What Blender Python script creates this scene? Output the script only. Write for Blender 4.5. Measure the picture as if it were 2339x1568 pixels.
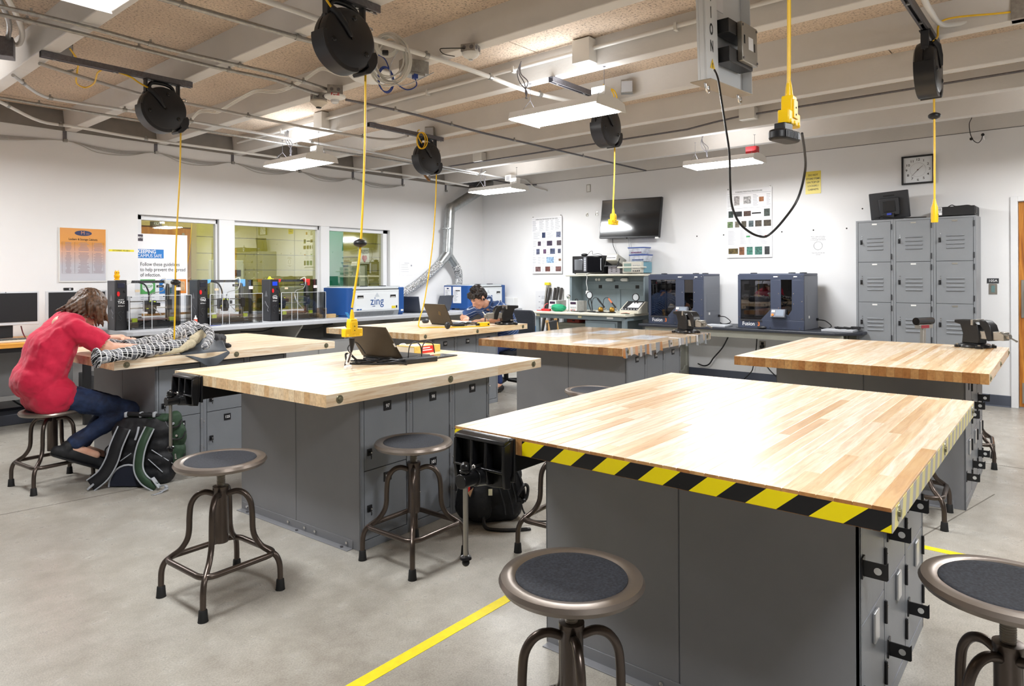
import bpy, math, random
from math import sin, cos, pi, radians as R
from mathutils import Vector as V, Matrix
random.seed(7)
for o in list(bpy.data.objects): bpy.data.objects.remove(o)
SC = bpy.context.scene; COL = SC.collection

# ---------------------------------------------------------------- camera, world, lights, exposure
CAMH, FPX, PCX, PCY, YAW, ROLL = 1.38, 1549.6, 1169.5, 631.8, R(39.547), -0.0045
cd = bpy.data.cameras.new('camera'); cam = bpy.data.objects.new('camera', cd); COL.objects.link(cam)
cd.sensor_width = 36; cd.lens = FPX*36/2339; cd.shift_y = -(784-PCY)/2339; cd.clip_start = .02
cam.matrix_world = Matrix.Translation((0, 0, CAMH)) @ Matrix.Rotation(YAW-pi/2, 4, 'Z') @ Matrix.Rotation(pi/2, 4, 'X') @ Matrix.Rotation(ROLL, 4, 'Z')
SC.camera = cam
W = bpy.data.worlds.new('world'); SC.world = W; W.use_nodes = True
W.node_tree.nodes['Background'].inputs[0].default_value = (.9, .95, 1, 1)
W.node_tree.nodes['Background'].inputs[1].default_value = .4
SC.view_settings.view_transform = 'Standard'; SC.view_settings.look = 'None'
SC.view_settings.gamma = 1; SC.view_settings.use_curve_mapping = False
SC.view_settings.exposure = 0.26
LAMP_W = 42          # watts of each ceiling tube fixture's own light
TUBE_E = 30           # glow of the tubes

def area(name, loc, sx, sy, watts, rot=(0, 0, 0), col=(.94, .97, 1), parent=None):
    l = bpy.data.lights.new(name, 'AREA'); l.shape = 'RECTANGLE'; l.size = sx; l.size_y = sy
    l.energy = watts; l.color = col
    o = bpy.data.objects.new(name, l); COL.objects.link(o); o.location = loc; o.rotation_euler = rot
    if parent: o.parent = parent
    return o

# ---------------------------------------------------------------- picture pixel -> point on a known plane of the room
def ray(x, y):
    dx, dy = x-PCX, y-PCY; c, s = cos(ROLL), sin(ROLL)
    dx, dy = dx*c+dy*s, -dx*s+dy*c
    r, u = dx/FPX, -dy/FPX; c, s = cos(YAW), sin(YAW)
    return V((c+r*s, s-r*c, u))
def atz(x, y, z): d = ray(x, y); p = d*((z-CAMH)/d.z); return V((p.x, p.y, z))
def aty(x, y, Y): d = ray(x, y); p = d*(Y/d.y); return V((p.x, Y, p.z+CAMH))
WALL_Y = 8.0                                   # left wall
RWA = R(-91.49); RWO = V((8.68, 0, 0)); REX = V((cos(RWA), sin(RWA), 0)); REY = V((-sin(RWA), cos(RWA), 0))
def rwp(u, z, off=0): return RWO + REX*u - REY*off + V((0, 0, z))     # point on the right wall
def rw(x, y, off=0):                                                   # pixel -> (u, z) on the right wall's plane
    d = ray(x, y); p = d*((RWO.dot(REY)-off)/d.dot(REY))
    return (p-RWO).dot(REX), p.z+CAMH

# ---------------------------------------------------------------- colours and materials
def lin(h):
    if isinstance(h, str):
        h = h.lstrip('#'); c = [int(h[i:i+2], 16)/255 for i in (0, 2, 4)]
        return tuple(v/12.92 if v <= .04045 else ((v+.055)/1.055)**2.4 for v in c)
    return tuple(h)
MATS = {}
def mat(name, col, rough=.5, metal=0, var=None, bump=None, emit=0, alpha=1, coat=0, spec=.5, sheen=0):
    """var=(scale, amount[, dark colour]) mottles the colour; bump=(scale, strength)"""
    if name in MATS: return MATS[name]
    m = bpy.data.materials.new(name); m.use_nodes = True; MATS[name] = m
    nt = m.node_tree; b = nt.nodes['Principled BSDF']; c = lin(col)
    b.inputs['Base Color'].default_value = (*c, 1); b.inputs['Roughness'].default_value = rough
    b.inputs['Metallic'].default_value = metal; b.inputs['Specular IOR Level'].default_value = spec
    if coat: b.inputs['Coat Weight'].default_value = coat; b.inputs['Coat Roughness'].default_value = .12
    if sheen: b.inputs['Sheen Weight'].default_value = sheen
    if emit: b.inputs['Emission Color'].default_value = (*c, 1); b.inputs['Emission Strength'].default_value = emit
    if alpha < 1: b.inputs['Alpha'].default_value = alpha
    if var or bump:
        tc = nt.nodes.new('ShaderNodeTexCoord')
    if var:
        n = nt.nodes.new('ShaderNodeTexNoise'); n.inputs['Scale'].default_value = var[0]; n.inputs['Detail'].default_value = 5
        n.inputs['Roughness'].default_value = .6
        nt.links.new(tc.outputs['Object'], n.inputs['Vector'])
        rp = nt.nodes.new('ShaderNodeValToRGB'); d = lin(var[2]) if len(var) > 2 else tuple(v*(1-var[1]) for v in c)
        rp.color_ramp.elements[0].position = .34; rp.color_ramp.elements[1].position = .66
        rp.color_ramp.elements[0].color = (*d, 1); rp.color_ramp.elements[1].color = (*c, 1)
        nt.links.new(n.outputs['Fac'], rp.inputs[0]); nt.links.new(rp.outputs[0], b.inputs['Base Color'])
    if bump:
        n2 = nt.nodes.new('ShaderNodeTexNoise'); n2.inputs['Scale'].default_value = bump[0]; n2.inputs['Detail'].default_value = 3
        nt.links.new(tc.outputs['Object'], n2.inputs['Vector'])
        bp = nt.nodes.new('ShaderNodeBump'); bp.inputs['Strength'].default_value = bump[1]; bp.inputs['Distance'].default_value = .01
        nt.links.new(n2.outputs['Fac'], bp.inputs['Height']); nt.links.new(bp.outputs[0], b.inputs['Normal'])
    return m
def nodes(name, rough=.5):
    m = bpy.data.materials.new(name); m.use_nodes = True; MATS[name] = m
    nt = m.node_tree; b = nt.nodes['Principled BSDF']; b.inputs['Roughness'].default_value = rough
    return m, nt, b
def N(nt, kind, **kw):
    n = nt.nodes.new(kind)
    for k, v in kw.items():
        if k in n.inputs.keys(): n.inputs[k].default_value = v
        else: setattr(n, k, v)
    return n
def math_(nt, op, a, b=None):
    n = nt.nodes.new('ShaderNodeMath'); n.operation = op
    for i, x in enumerate((a, b)):
        if x is None: continue
        if isinstance(x, (int, float)): n.inputs[i].default_value = x
        else: nt.links.new(x, n.inputs[i])
    return n.outputs[0]
def ramp(nt, fac, stops, interp='LINEAR'):
    n = nt.nodes.new('ShaderNodeValToRGB'); e = n.color_ramp.elements; n.color_ramp.interpolation = interp
    while len(e) < len(stops): e.new(.5)
    for el, (p, c) in zip(e, stops): el.position = p; el.color = (*lin(c), 1)
    nt.links.new(fac, n.inputs[0]); return n.outputs[0]
def mixc(nt, fac, a, b, mode='MIX'):
    n = nt.nodes.new('ShaderNodeMix'); n.data_type = 'RGBA'; n.blend_type = mode
    for i, x in ((0, fac), (6, a), (7, b)):
        if isinstance(x, (int, float)): n.inputs[i].default_value = x
        elif isinstance(x, (tuple, str)): n.inputs[i].default_value = (*lin(x), 1)
        else: nt.links.new(x, n.inputs[i])
    return n.outputs[2]

# ---------------------------------------------------------------- mesh builder
class MB:
    def __init__(s): s.v = []; s.f = []; s.M = Matrix()
    def add(s, vs, fs):
        n = len(s.v); s.v += [tuple(s.M @ V(p)) for p in vs]; s.f += [[i+n for i in f] for f in fs]; return s
    def b(s, x0, y0, z0, x1, y1, z1):                      # box from corner to corner
        x0, x1 = sorted((x0, x1)); y0, y1 = sorted((y0, y1)); z0, z1 = sorted((z0, z1))
        return s.add([(x0,y0,z0),(x1,y0,z0),(x1,y1,z0),(x0,y1,z0),(x0,y0,z1),(x1,y0,z1),(x1,y1,z1),(x0,y1,z1)],
              [(0,3,2,1),(4,5,6,7),(0,1,5,4),(1,2,6,5),(2,3,7,6),(3,0,4,7)])
    def box(s, c, d): return s.b(c[0]-d[0]/2, c[1]-d[1]/2, c[2]-d[2]/2, c[0]+d[0]/2, c[1]+d[1]/2, c[2]+d[2]/2)
    def bar(s, p, q, w, h=None, up=(0, 0, 1)):             # rectangular bar between two points
        p, q = V(p), V(q); h = h or w; d = (q-p).normalized(); u = V(up)
        if abs(d.dot(u)) > .98: u = V((1, 0, 0))
        a = d.cross(u).normalized(); u = a.cross(d)
        vs = [tuple(P+a*i*w/2+u*j*h/2) for P in (p, q) for i, j in ((-1,-1),(1,-1),(1,1),(-1,1))]
        return s.add(vs, [(3,2,1,0),(4,5,6,7),(0,1,5,4),(1,2,6,5),(2,3,7,6),(3,0,4,7)])
    def tube(s, pts, r, n=8, closed=False, caps=True):
        P = [V(p) for p in pts]; m = len(P); rs = r if isinstance(r, (list, tuple)) else [r]*m
        vs = []; a = None
        for i, p in enumerate(P):
            if closed: t = P[(i+1) % m]-P[i-1]
            else: t = P[min(i+1, m-1)]-P[max(i-1, 0)]
            t = t.normalized() if t.length > 1e-9 else V((0, 0, 1))
            if a is None:
                a = t.orthogonal().normalized()
            else:
                a = a - t*a.dot(t); a = a.normalized() if a.length > 1e-6 else t.orthogonal().normalized()
            b = t.cross(a)
            vs += [tuple(p+(a*cos(2*pi*k/n)+b*sin(2*pi*k/n))*rs[i]) for k in range(n)]
        fs = []
        for i in range(m if closed else m-1):
            j = (i+1) % m
            for k in range(n): fs.append((i*n+k, i*n+(k+1) % n, j*n+(k+1) % n, j*n+k))
        if caps and not closed: fs += [tuple(range(n-1, -1, -1)), tuple(range((m-1)*n, m*n))]
        return s.add(vs, fs)
    def cyl(s, p, q, r, r2=None, n=16): return s.tube([p, q], [r, r if r2 is None else r2], n)
    def lathe(s, prof, n=24, c=(0, 0, 0), ax='Z'):
        vs = []; fs = []; m = len(prof)
        for i, (r, z) in enumerate(prof):
            for k in range(n):
                a = 2*pi*k/n; x, y = r*cos(a), r*sin(a)
                q = (x, y, z) if ax == 'Z' else (x, -z, y) if ax == 'Y' else (z, x, y)
                vs.append((c[0]+q[0], c[1]+q[1], c[2]+q[2]))
        for i in range(m-1):
            for k in range(n): fs.append((i*n+k, i*n+(k+1) % n, (i+1)*n+(k+1) % n, (i+1)*n+k))
        fs += [tuple(range(n-1, -1, -1)), tuple(range((m-1)*n, m*n))]
        return s.add(vs, fs)
    def prism(s, poly, z0, z1, ax='Z'):                   # polygon swept along an axis
        n = len(poly); f = {'Z': lambda a, b, z: (a, b, z), 'Y': lambda a, b, z: (a, z, b), 'X': lambda a, b, z: (z, a, b)}[ax]
        return s.add([f(a, b, z0) for a, b in poly]+[f(a, b, z1) for a, b in poly],
              [tuple(range(n-1, -1, -1)), tuple(range(n, 2*n))]+[(i, (i+1) % n, (i+1) % n+n, i+n) for i in range(n)])
    def ball(s, c, r, n=14, m=8):
        r = (r, r, r) if isinstance(r, (int, float)) else r; vs = []; fs = []
        for i in range(m+1):
            t = pi*i/m
            for k in range(n): vs.append((c[0]+r[0]*sin(t)*cos(2*pi*k/n), c[1]+r[1]*sin(t)*sin(2*pi*k/n), c[2]-r[2]*cos(t)))
        for i in range(m):
            for k in range(n): fs.append((i*n+k, i*n+(k+1) % n, (i+1)*n+(k+1) % n, (i+1)*n+k))
        return s.add(vs, fs)
    def quad(s, *p): return s.add(p, [tuple(range(len(p)))])
    def build(s, name, m, parent=None, loc=None, rotz=0, bev=0, seg=2, flat=False, ang=38, merge=False):
        me = bpy.data.meshes.new(name); me.from_pydata(s.v, [], s.f)
        me.validate()
        import bmesh
        bm = bmesh.new(); bm.from_mesh(me)
        bmesh.ops.remove_doubles(bm, verts=bm.verts, dist=1e-6) if merge else None
        bmesh.ops.recalc_face_normals(bm, faces=bm.faces); bm.to_mesh(me); bm.free()
        if not flat: me.shade_smooth(); me.set_sharp_from_angle(angle=R(ang))
        me.materials.append(m)
        o = bpy.data.objects.new(name, me); COL.objects.link(o)
        if parent: o.parent = parent
        if loc is not None: o.location = loc
        if rotz: o.rotation_euler.z = rotz
        if bev:
            md = o.modifiers.new('bevel', 'BEVEL'); md.width = bev; md.segments = seg; md.limit_method = 'ANGLE'; md.angle_limit = R(40)
            md.harden_normals = False
        return o
def ellipse(rx, rz, n=20, c=(0, 0)): return [(c[0]+rx*cos(2*pi*k/n), c[1]+rz*sin(2*pi*k/n)) for k in range(n)]
def rrect(x0, y0, x1, y1, r, n=4):
    out = []
    for cx, cy, a in ((x1-r, y0+r, -pi/2), (x1-r, y1-r, 0), (x0+r, y1-r, pi/2), (x0+r, y0+r, pi)):
        out += [(cx+r*cos(a+pi/2*k/n), cy+r*sin(a+pi/2*k/n)) for k in range(n+1)]
    return out
def curve(pts, k=6, closed=False):                        # smooth path through points
    P = [V(p) for p in pts]; n = len(P); out = []
    for i in range(n if closed else n-1):
        g = (lambda j: P[j % n]) if closed else (lambda j: P[max(0, min(n-1, j))])
        a, b, c, d = g(i-1), g(i), g(i+1), g(i+2)
        for q in range(k):
            t = q/k
            out.append(.5*((2*b)+(c-a)*t+(2*a-5*b+4*c-d)*t*t+(3*b-a-3*c+d)*t*t*t))
    if not closed: out.append(P[-1])
    return out
# ---------------------------------------------------------------- things, parts, labels
def tag(o, label=None, cat=None, group=None, kind=None):
    if label: o['label'] = label
    if cat: o['category'] = cat
    if group: o['group'] = group
    if kind: o['kind'] = kind
    return o
def thing(name, label, cat, loc=(0, 0, 0), rotz=0, group=None):
    o = bpy.data.objects.new(name, None); COL.objects.link(o); o.empty_display_size = .05
    o.location = loc; o.rotation_euler.z = rotz
    return tag(o, label, cat, group)
def kids(o): return [c for c in bpy.data.objects if c.parent == o]
def copy_tree(o, parent=None):
    c = o.copy(); COL.objects.link(c)
    if parent: c.parent = parent
    for ch in kids(o): copy_tree(ch, c)
    return c
def struct(o): o['kind'] = 'structure'; return o
def text(name, body, size, m, parent=None, loc=(0, 0, 0), rot=(pi/2, 0, 0), bold=0, align='CENTER', sx=1, ext=.0003, shear=0):
    c = bpy.data.curves.new(name, 'FONT'); c.body = body; c.size = size; c.align_x = align; c.align_y = 'CENTER'
    c.offset = bold*size; c.extrude = ext; c.resolution_u = 3; c.shear = shear
    t = bpy.data.objects.new(name, c); COL.objects.link(t)
    dg = bpy.context.evaluated_depsgraph_get(); me = bpy.data.meshes.new_from_object(t.evaluated_get(dg))
    bpy.data.objects.remove(t); bpy.data.curves.remove(c)
    me.name = name; me.materials.clear(); me.materials.append(m)
    o = bpy.data.objects.new(name, me); COL.objects.link(o); o.parent = parent; o.location = loc; o.rotation_euler = rot
    o.scale.x = sx
    return o
def bake(o):                                              # freeze an object's modifiers into its mesh
    dg = bpy.context.evaluated_depsgraph_get(); me = bpy.data.meshes.new_from_object(o.evaluated_get(dg))
    o.modifiers.clear(); old = o.data; o.data = me; bpy.data.meshes.remove(old); return o
# ================================================================ materials
WHITE = mat('white_paint', '#E9E9EA', .6, bump=(60, .04))
WALLM = mat('wall_paint', '#EBEBEC', .7, var=(1.3, .03), bump=(90, .05))
TRIMW = mat('trim_paint', '#E6E7E9', .45)
JOISTM = mat('joist_paint', '#D9D6D2', .7, var=(2.5, .07), bump=(35, .15))
COVE = mat('rubber_cove', '#4A4F5C', .55)
GALV = mat('galvanised', '#A9A8A5', .38, .85, var=(40, .25))
GALVD = mat('dull_steel', '#77757A', .45, .7, var=(60, .25))
CHROME = mat('chrome', '#D8D8D8', .18, 1)
STEEL = mat('steel', '#A8A49C', .35, .9)
BLACK = mat('black_plastic', '#17171A', .42)
BLACKG = mat('black_gloss', '#0D0D10', .2)
BLACKM = mat('black_enamel', '#131315', .28, var=(30, .2))
DARK = mat('dark_grey_plastic', '#2C2D31', .5)
RUBBER = mat('black_rubber', '#141414', .7)
YEL = mat('yellow_rubber', '#F2C40A', .4)
YELD = mat('yellow_cord_jacket', '#EDBE10', .42)
WPL = mat('white_plastic', '#E4E4E2', .4)
GREYL = mat('light_grey_plastic', '#B9BBC0', .45)
CABM = mat('grey_cabinet_enamel', '#7E8288', .38, var=(8, .06), bump=(180, .03))
CABD = mat('grey_cabinet_end', '#85868A', .42, var=(5, .06), bump=(160, .03))
GAP = mat('shadow_gap_black', '#1A1B1E', .8)
INK = mat('black_ink', '#161616', .7)
INKG = mat('grey_ink', '#9A9CA6', .8)
WINK = mat('white_ink', '#F2F2F2', .6)
PAPER = mat('paper_white', '#F1F1F4', .55)
BLUEP = mat('blue_panel', '#1F4E93', .4)
TUBEM = mat('tube_glow', '#FFFDF8', .5, emit=TUBE_E)

def make_deck():
    m, nt, b = nodes('wood_wool_deck', .95)
    tc = N(nt, 'ShaderNodeTexCoord'); 
    n1 = N(nt, 'ShaderNodeTexNoise', Scale=62, Detail=3, Roughness=.75); nt.links.new(tc.outputs['Object'], n1.inputs['Vector'])
    n2 = N(nt, 'ShaderNodeTexNoise', Scale=2.2, Detail=3); nt.links.new(tc.outputs['Object'], n2.inputs['Vector'])
    sp = ramp(nt, n1.outputs['Fac'], [(0, '#5E5144'), (.36, '#6F6152'), (.45, '#C6B39D'), (.7, '#DCCDBB')])
    c = mixc(nt, .5, sp, ramp(nt, n2.outputs['Fac'], [(.3, '#B59F88'), (.7, '#E0D3C3')]), 'MULTIPLY')
    c = mixc(nt, .12, c, '#FFFFFF', 'ADD')
    nt.links.new(c, b.inputs['Base Color'])
    bp = N(nt, 'ShaderNodeBump', Strength=.5, Distance=.01); nt.links.new(n1.outputs['Fac'], bp.inputs['Height']); nt.links.new(bp.outputs[0], b.inputs['Normal'])
    return m
DECK = make_deck()
def make_floor():
    m, nt, b = nodes('polished_concrete', .5)
    tc = N(nt, 'ShaderNodeTexCoord'); o = tc.outputs['Object']
    n1 = N(nt, 'ShaderNodeTexNoise', Scale=.8, Detail=8, Roughness=.62); n2 = N(nt, 'ShaderNodeTexNoise', Scale=7, Detail=6, Roughness=.7)
    n3 = N(nt, 'ShaderNodeTexNoise', Scale=160, Detail=2)
    mp = N(nt, 'ShaderNodeMapping'); mp.inputs['Scale'].default_value = (1, 1, 1); nt.links.new(o, mp.inputs['Vector'])
    for n, s in ((n1, o), (n2, mp.outputs[0]), (n3, o)): nt.links.new(s, n.inputs['Vector'])
    c = ramp(nt, n1.outputs['Fac'], [(.28, '#8E877C'), (.45, '#A7A196'), (.6, '#B9B5AC'), (.75, '#CBC8C1')])
    c = mixc(nt, .35, c, ramp(nt, n2.outputs['Fac'], [(.3, '#8A8378'), (.55, '#BFBBB2'), (.72, '#DEDBD5')]), 'MIX')
    c = mixc(nt, .3, c, ramp(nt, n3.outputs['Fac'], [(.35, '#8C8A86'), (.65, '#FFFFFF')]), 'MULTIPLY')
    nt.links.new(c, b.inputs['Base Color'])
    nt.links.new(ramp(nt, n2.outputs['Fac'], [(.3, '#A8A8A8'), (.7, '#868686')]), b.inputs['Roughness'])
    bp = N(nt, 'ShaderNodeBump', Strength=.06, Distance=.01); nt.links.new(n3.outputs['Fac'], bp.inputs['Height']); nt.links.new(bp.outputs[0], b.inputs['Normal'])
    return m
FLOORM = make_floor()

# ================================================================ room shell
X0, X1, Y0 = -7.0, 9.15, -6.0
fl = struct(MB().b(X0-.2, Y0-.2, -.1, X1+.2, WALL_Y+.2, 0).build('floor', FLOORM, flat=True))
JNT = mat('joint_dark', '#6D675E', .8)
for p, q in (((1.14, 4.83), (8.4, 3.85)), ((-2.5, 2.05), (5.2, .38)), ((5.9, -3.1), (6.25, 7.9))):
    MB().bar((*p, .0004), (*q, .0004), .007, .001).build('control_joint', JNT, fl, flat=True)
TAPE = mat('floor_tape_yellow', '#F3DE12', .5, var=(30, .12))
for nm, a, bb in (('floor_tape', (-2.4, 1.845, 0), (3.99, 1.895, .0012)), ('floor_tape', (3.945, -2.8, 0), (3.995, 1.84, .0012))):
    o = MB().b(*a, *bb).build(nm, TAPE, flat=True)
    tag(o, 'yellow floor tape stripe running under the nearest bench to the lower left' if a[1] > 0 else 'yellow floor tape stripe on the concrete at the lower right', 'floor tape')
# left wall with its long window opening
WX0, WX1, WZ0, WZ1 = 3.166, 6.777, .90, 2.09
wl = MB(); T = .16
wl.b(X0-.2, WALL_Y, 0, WX0, WALL_Y+T, 2.9); wl.b(WX1, WALL_Y, 0, X1+.2, WALL_Y+T, 2.9)
wl.b(WX0, WALL_Y, WZ1, WX1, WALL_Y+T, 2.9); wl.b(WX0, WALL_Y, 0, WX1, WALL_Y+T, WZ0)
struct(wl.build('wall_left', WALLM, flat=True))
struct(MB().b(X0-.2, WALL_Y-.012, 2.9, X1+.2, WALL_Y+T, 3.14).build('wall_left_top', mat('soffit_grey', '#8C8782', .9, var=(3, .2)), flat=True))
# right wall in its own frame (slightly out of square)
rwm = MB().b(-8.3, 0, 0, -.47, .15, 2.9); rwm.b(-.47, 0, 2.165, .60, .15, 2.9); rwm.b(.60, 0, 0, 6.4, .15, 2.9)
struct(rwm.build('wall_right', WALLM, loc=RWO, rotz=RWA, flat=True))
struct(MB().b(-8.3, .0, 2.9, 6.4, .15, 3.14).build('wall_right_top', JOISTM, loc=RWO, rotz=RWA, flat=True))
struct(MB().b(-8.3, -.003, 2.894, 6.4, .001, 2.9).build('trim_1', mat('seam_grey', '#6A6866', .8), loc=RWO, rotz=RWA, flat=True))
struct(MB().b(X0-.2, Y0-.2, 0, X1+.3, Y0, 3.2).build('wall_near', WALLM, flat=True))
struct(MB().b(X0-.2, Y0, 0, X0, WALL_Y, 3.2).build('wall_front', WALLM, flat=True))
def cove(): return MB().prism([(0, 0), (-.022, 0), (-.009, .012), (-.007, .112), (0, .118)], -8.3, -.5, 'X') 
bs = MB().prism([(0, 0), (-.02, 0), (-.009, .012), (-.007, .112), (0, .118)], -7.95, -.47, 'X').build('baseboard_right', COVE, loc=RWO, rotz=RWA); struct(bs)
struct(MB().prism([(WALL_Y, 0), (WALL_Y-.02, 0), (WALL_Y-.009, .012), (WALL_Y-.007, .112), (WALL_Y, .118)], X0, X1-.3, 'X').build('baseboard_left', COVE))
# ceiling: wood wool deck panels between concrete joists
ce = struct(MB().b(X0-.2, Y0-.2, 3.16, X1+.5, WALL_Y+.3, 3.26).build('ceiling', DECK, flat=True))
JX = [-6.73, -5.81, -4.90, -3.98, -3.07, -2.15, -1.24, -.32, .59, 1.50, 2.42, 3.33, 4.24, 5.15, 6.06, 6.98, 7.90]; SK = .018
jm = None
for i, x in enumerate(JX):
    if jm is None:
        jo = MB().prism([(-.052, 2.9), (.052, 2.9), (.078, 3.165), (-.078, 3.165)], Y0, WALL_Y-.013, 'Y').build('joist', JOISTM, ce, bev=.006); jm = jo
    else: jo = jm.copy(); COL.objects.link(jo)
    jo.location = (x-3*SK, 0, 0); jo.rotation_euler.z = -SK
pm = {}
for i in range(len(JX)+1):
    a = JX[i-1] if i else X0; b_ = JX[i] if i < len(JX) else 8.78
    y = Y0+(i*1.37 % 2.4)-2.4
    while y < WALL_Y:
        y2 = min(y+2.4, WALL_Y-.02); y1 = max(y, Y0)
        if y2-y1 > .1:
            p = MB().b(a+.05, y1+.004, 3.1-random.uniform(0, .004), b_-.05, y2-.004, 3.155).build('deck_panel', DECK, ce, flat=True, loc=(-3*SK, 0, 0))
            p.rotation_euler.z = -SK
        y += 2.4
# ---------------------------------------------------------------- door in the right wall
FR = struct(MB().build('door_1', TRIMW)) if False else None
dm = MB(); u0, u1 = -.47, .60
dr = bpy.data.objects.new('door_1', None); COL.objects.link(dr); dr.location = RWO; dr.rotation_euler.z = RWA; struct(dr)
MB().b(-.49, -.02, 0, -.428, .13, 2.18).b(.55, -.02, 0, .62, .13, 2.18).b(-.428, -.02, 2.128, .55, .13, 2.18).build('door_frame', TRIMW, dr, bev=.003)
def make_oak(name='oak_veneer', a='#A8651C', b2='#C98A35', c3='#7E4712', sc=(9, 9, .7)):
    m, nt, b = nodes(name, .4); tc = N(nt, 'ShaderNodeTexCoord')
    mp = N(nt, 'ShaderNodeMapping'); mp.inputs['Scale'].default_value = sc; nt.links.new(tc.outputs['Object'], mp.inputs['Vector'])
    n = N(nt, 'ShaderNodeTexNoise', Scale=2.2, Detail=6, Distortion=1.6); nt.links.new(mp.outputs[0], n.inputs['Vector'])
    nt.links.new(ramp(nt, n.outputs['Fac'], [(.25, c3), (.5, a), (.7, b2)]), b.inputs['Base Color']); return m
OAK = make_oak()
MB().b(-.425, .03, .012, .545, .075, 2.124).build('door_panel', OAK, dr, bev=.002)
MB().b(-.40, .022, .05, .52, .031, .26).build('kick_plate', STEEL, dr, bev=.001)
MB().b(-.405, .018, .93, -.335, .031, 1.32).tube([(-.37, .018, 1.0), (-.37, -.03, 1.02), (-.37, -.03, 1.2), (-.37, .018, 1.22)], .009).build('door_handle', STEEL, dr, bev=.002)

# ---------------------------------------------------------------- window to the corridor
wn = bpy.data.objects.new('window_1', None); COL.objects.link(wn); struct(wn)
yw = WALL_Y+.085
f = MB()
ZT = 2.035
for a, b_ in ((WX0, WX0+.06), (4.08, 4.17), (4.22, 4.30), (5.53, 5.61), (5.66, 5.70), (WX1-.09, WX1)):
    f.b(a, yw-.03, WZ0, b_, yw+.03, WZ1)
f.b(4.10, yw-.08, WZ0, 4.30, yw+.02, WZ1); f.b(5.55, yw-.08, WZ0, 5.69, yw+.02, WZ1)
f.b(WX0, yw-.03, ZT, WX1, yw+.03, WZ1); f.b(WX0, yw-.03, WZ0, WX1, yw+.03, WZ0+.05)
f.build('window_frame', TRIMW, wn, bev=.004)
MB().b(WX0, WALL_Y-.02, WZ0-.02, WX1, WALL_Y+.12, WZ0).build('window_sill', TRIMW, wn)
def glassm(name, tint, refl, rough=.0):
    m = bpy.data.materials.new(name); m.use_nodes = True; nt = m.node_tree; nt.nodes.clear(); MATS[name] = m
    out = N(nt, 'ShaderNodeOutputMaterial'); mx = N(nt, 'ShaderNodeMixShader'); t = N(nt, 'ShaderNodeBsdfTransparent'); g = N(nt, 'ShaderNodeBsdfGlossy')
    t.inputs['Color'].default_value = (*tint, 1); g.inputs['Roughness'].default_value = rough; g.inputs['Color'].default_value = (1, 1, 1, 1)
    lw = N(nt, 'ShaderNodeLayerWeight', Blend=.25)
    k = math_(nt, 'ADD', math_(nt, 'MULTIPLY', lw.outputs['Fresnel'], .9), refl)
    k = math_(nt, 'MINIMUM', k, .95)
    nt.links.new(k, mx.inputs[0]); nt.links.new(t.outputs[0], mx.inputs[1]); nt.links.new(g.outputs[0], mx.inputs[2]); nt.links.new(mx.outputs[0], out.inputs[0])
    return m
GLASS = glassm('window_glass', (.80, .84, .74), .22)
ACRYL = glassm('clear_acrylic', (.93, .94, .95), .03)
AMBER = glassm('smoked_acrylic', (.62, .62, .64), .05)
SMOKE = glassm('dark_smoked_acrylic', (.22, .15, .13), .06)
CLEAR = glassm('clear_film', (.95, .95, .95), .05, .12)
for a, b_ in ((WX0+.06, 4.09), (4.30, 5.55), (5.69, WX1-.09)):
    MB().b(a, yw+.018, WZ0+.05, b_, yw+.022, ZT).build('window_pane', GLASS, wn, flat=True)
# corridor behind the glass
CY = 10.1
YBLK = mat('yellow_glazed_block', '#B5A94E', .35, var=(4, .08)); TEAL = mat('teal_paint', '#1F8A7A', .45)
cor = struct(MB().b(1.6, CY+.02, 0, 10.6, CY+.1, 3.0).b(1.6, WALL_Y+.17, 0, 1.7, CY, 3).b(10.5, WALL_Y+.17, 0, 10.6, CY, 3).build('wall_back', mat('block_joint', '#5E5830', .8), flat=True))
blk = None
for r in range(12):
    for k in range(13):
        x = 1.72+k*.68+(.34 if False else 0)
        if blk is None: o = MB().b(0, 0, 0, .672, .03, .242).build('block', YBLK, cor, bev=.003); blk = o
        else: o = blk.copy(); COL.objects.link(o)
        o.location = (x, CY-.01, r*.25+.004)
struct(MB().b(1.6, WALL_Y+.16, -.1, 10.6, CY+.1, -.001).build('floor_corridor', mat('corridor_floor', '#77716A', .4), flat=True))
struct(MB().b(1.6, WALL_Y+.16, 2.95, 10.6, CY+.1, 3.05).build('ceiling_corridor', WHITE, flat=True))
struct(MB().b(6.95, CY-.17, 0, 7.35, CY-.011, 2.95).build('trim_2', TEAL, bev=.01))
struct(MB().b(3.45, CY-.05, 0, 3.62, CY-.011, 2.95).build('trim_3', TEAL, bev=.01))
d2 = bpy.data.objects.new('door_2', None); COL.objects.link(d2); struct(d2)
FRB = mat('tan_door_frame', '#A8925A', .5)
MB().b(3.72, CY-.05, 0, 3.80, CY-.011, 2.2).b(4.72, CY-.05, 0, 4.80, CY-.011, 2.2).b(3.8, CY-.05, 2.12, 4.72, CY-.011, 2.2).build('door_frame', FRB, d2, bev=.003)
MB().b(3.8, CY-.03, .01, 4.72, CY-.012, 2.12).build('door_panel', OAK, d2)
MB().cyl((4.60, CY-.03, 2.02), (4.60, CY-.06, 2.02), .02).build('door_stop', CHROME, d2)
MB().b(4.14, CY-.056, 2.125, 4.3, CY-.05, 2.185).build('number_plate', mat('brown_plate', '#3A2E1E', .5), d2)
text('door_number', '152', .05, WINK, d2, (4.22, CY-.0565, 2.155))
area('corridor_lamp', (4.5, 9.2, 2.9), 1.2, .5, 45, col=(1, .97, .85)); area('corridor_lamp', (7.2, 9.2, 2.9), 1.2, .5, 32, col=(1, .97, .85))
t = thing('corridor_light', 'round glowing ceiling light in the corridor behind the window', 'ceiling light', (4.05, 9.0, 2.95))
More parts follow.
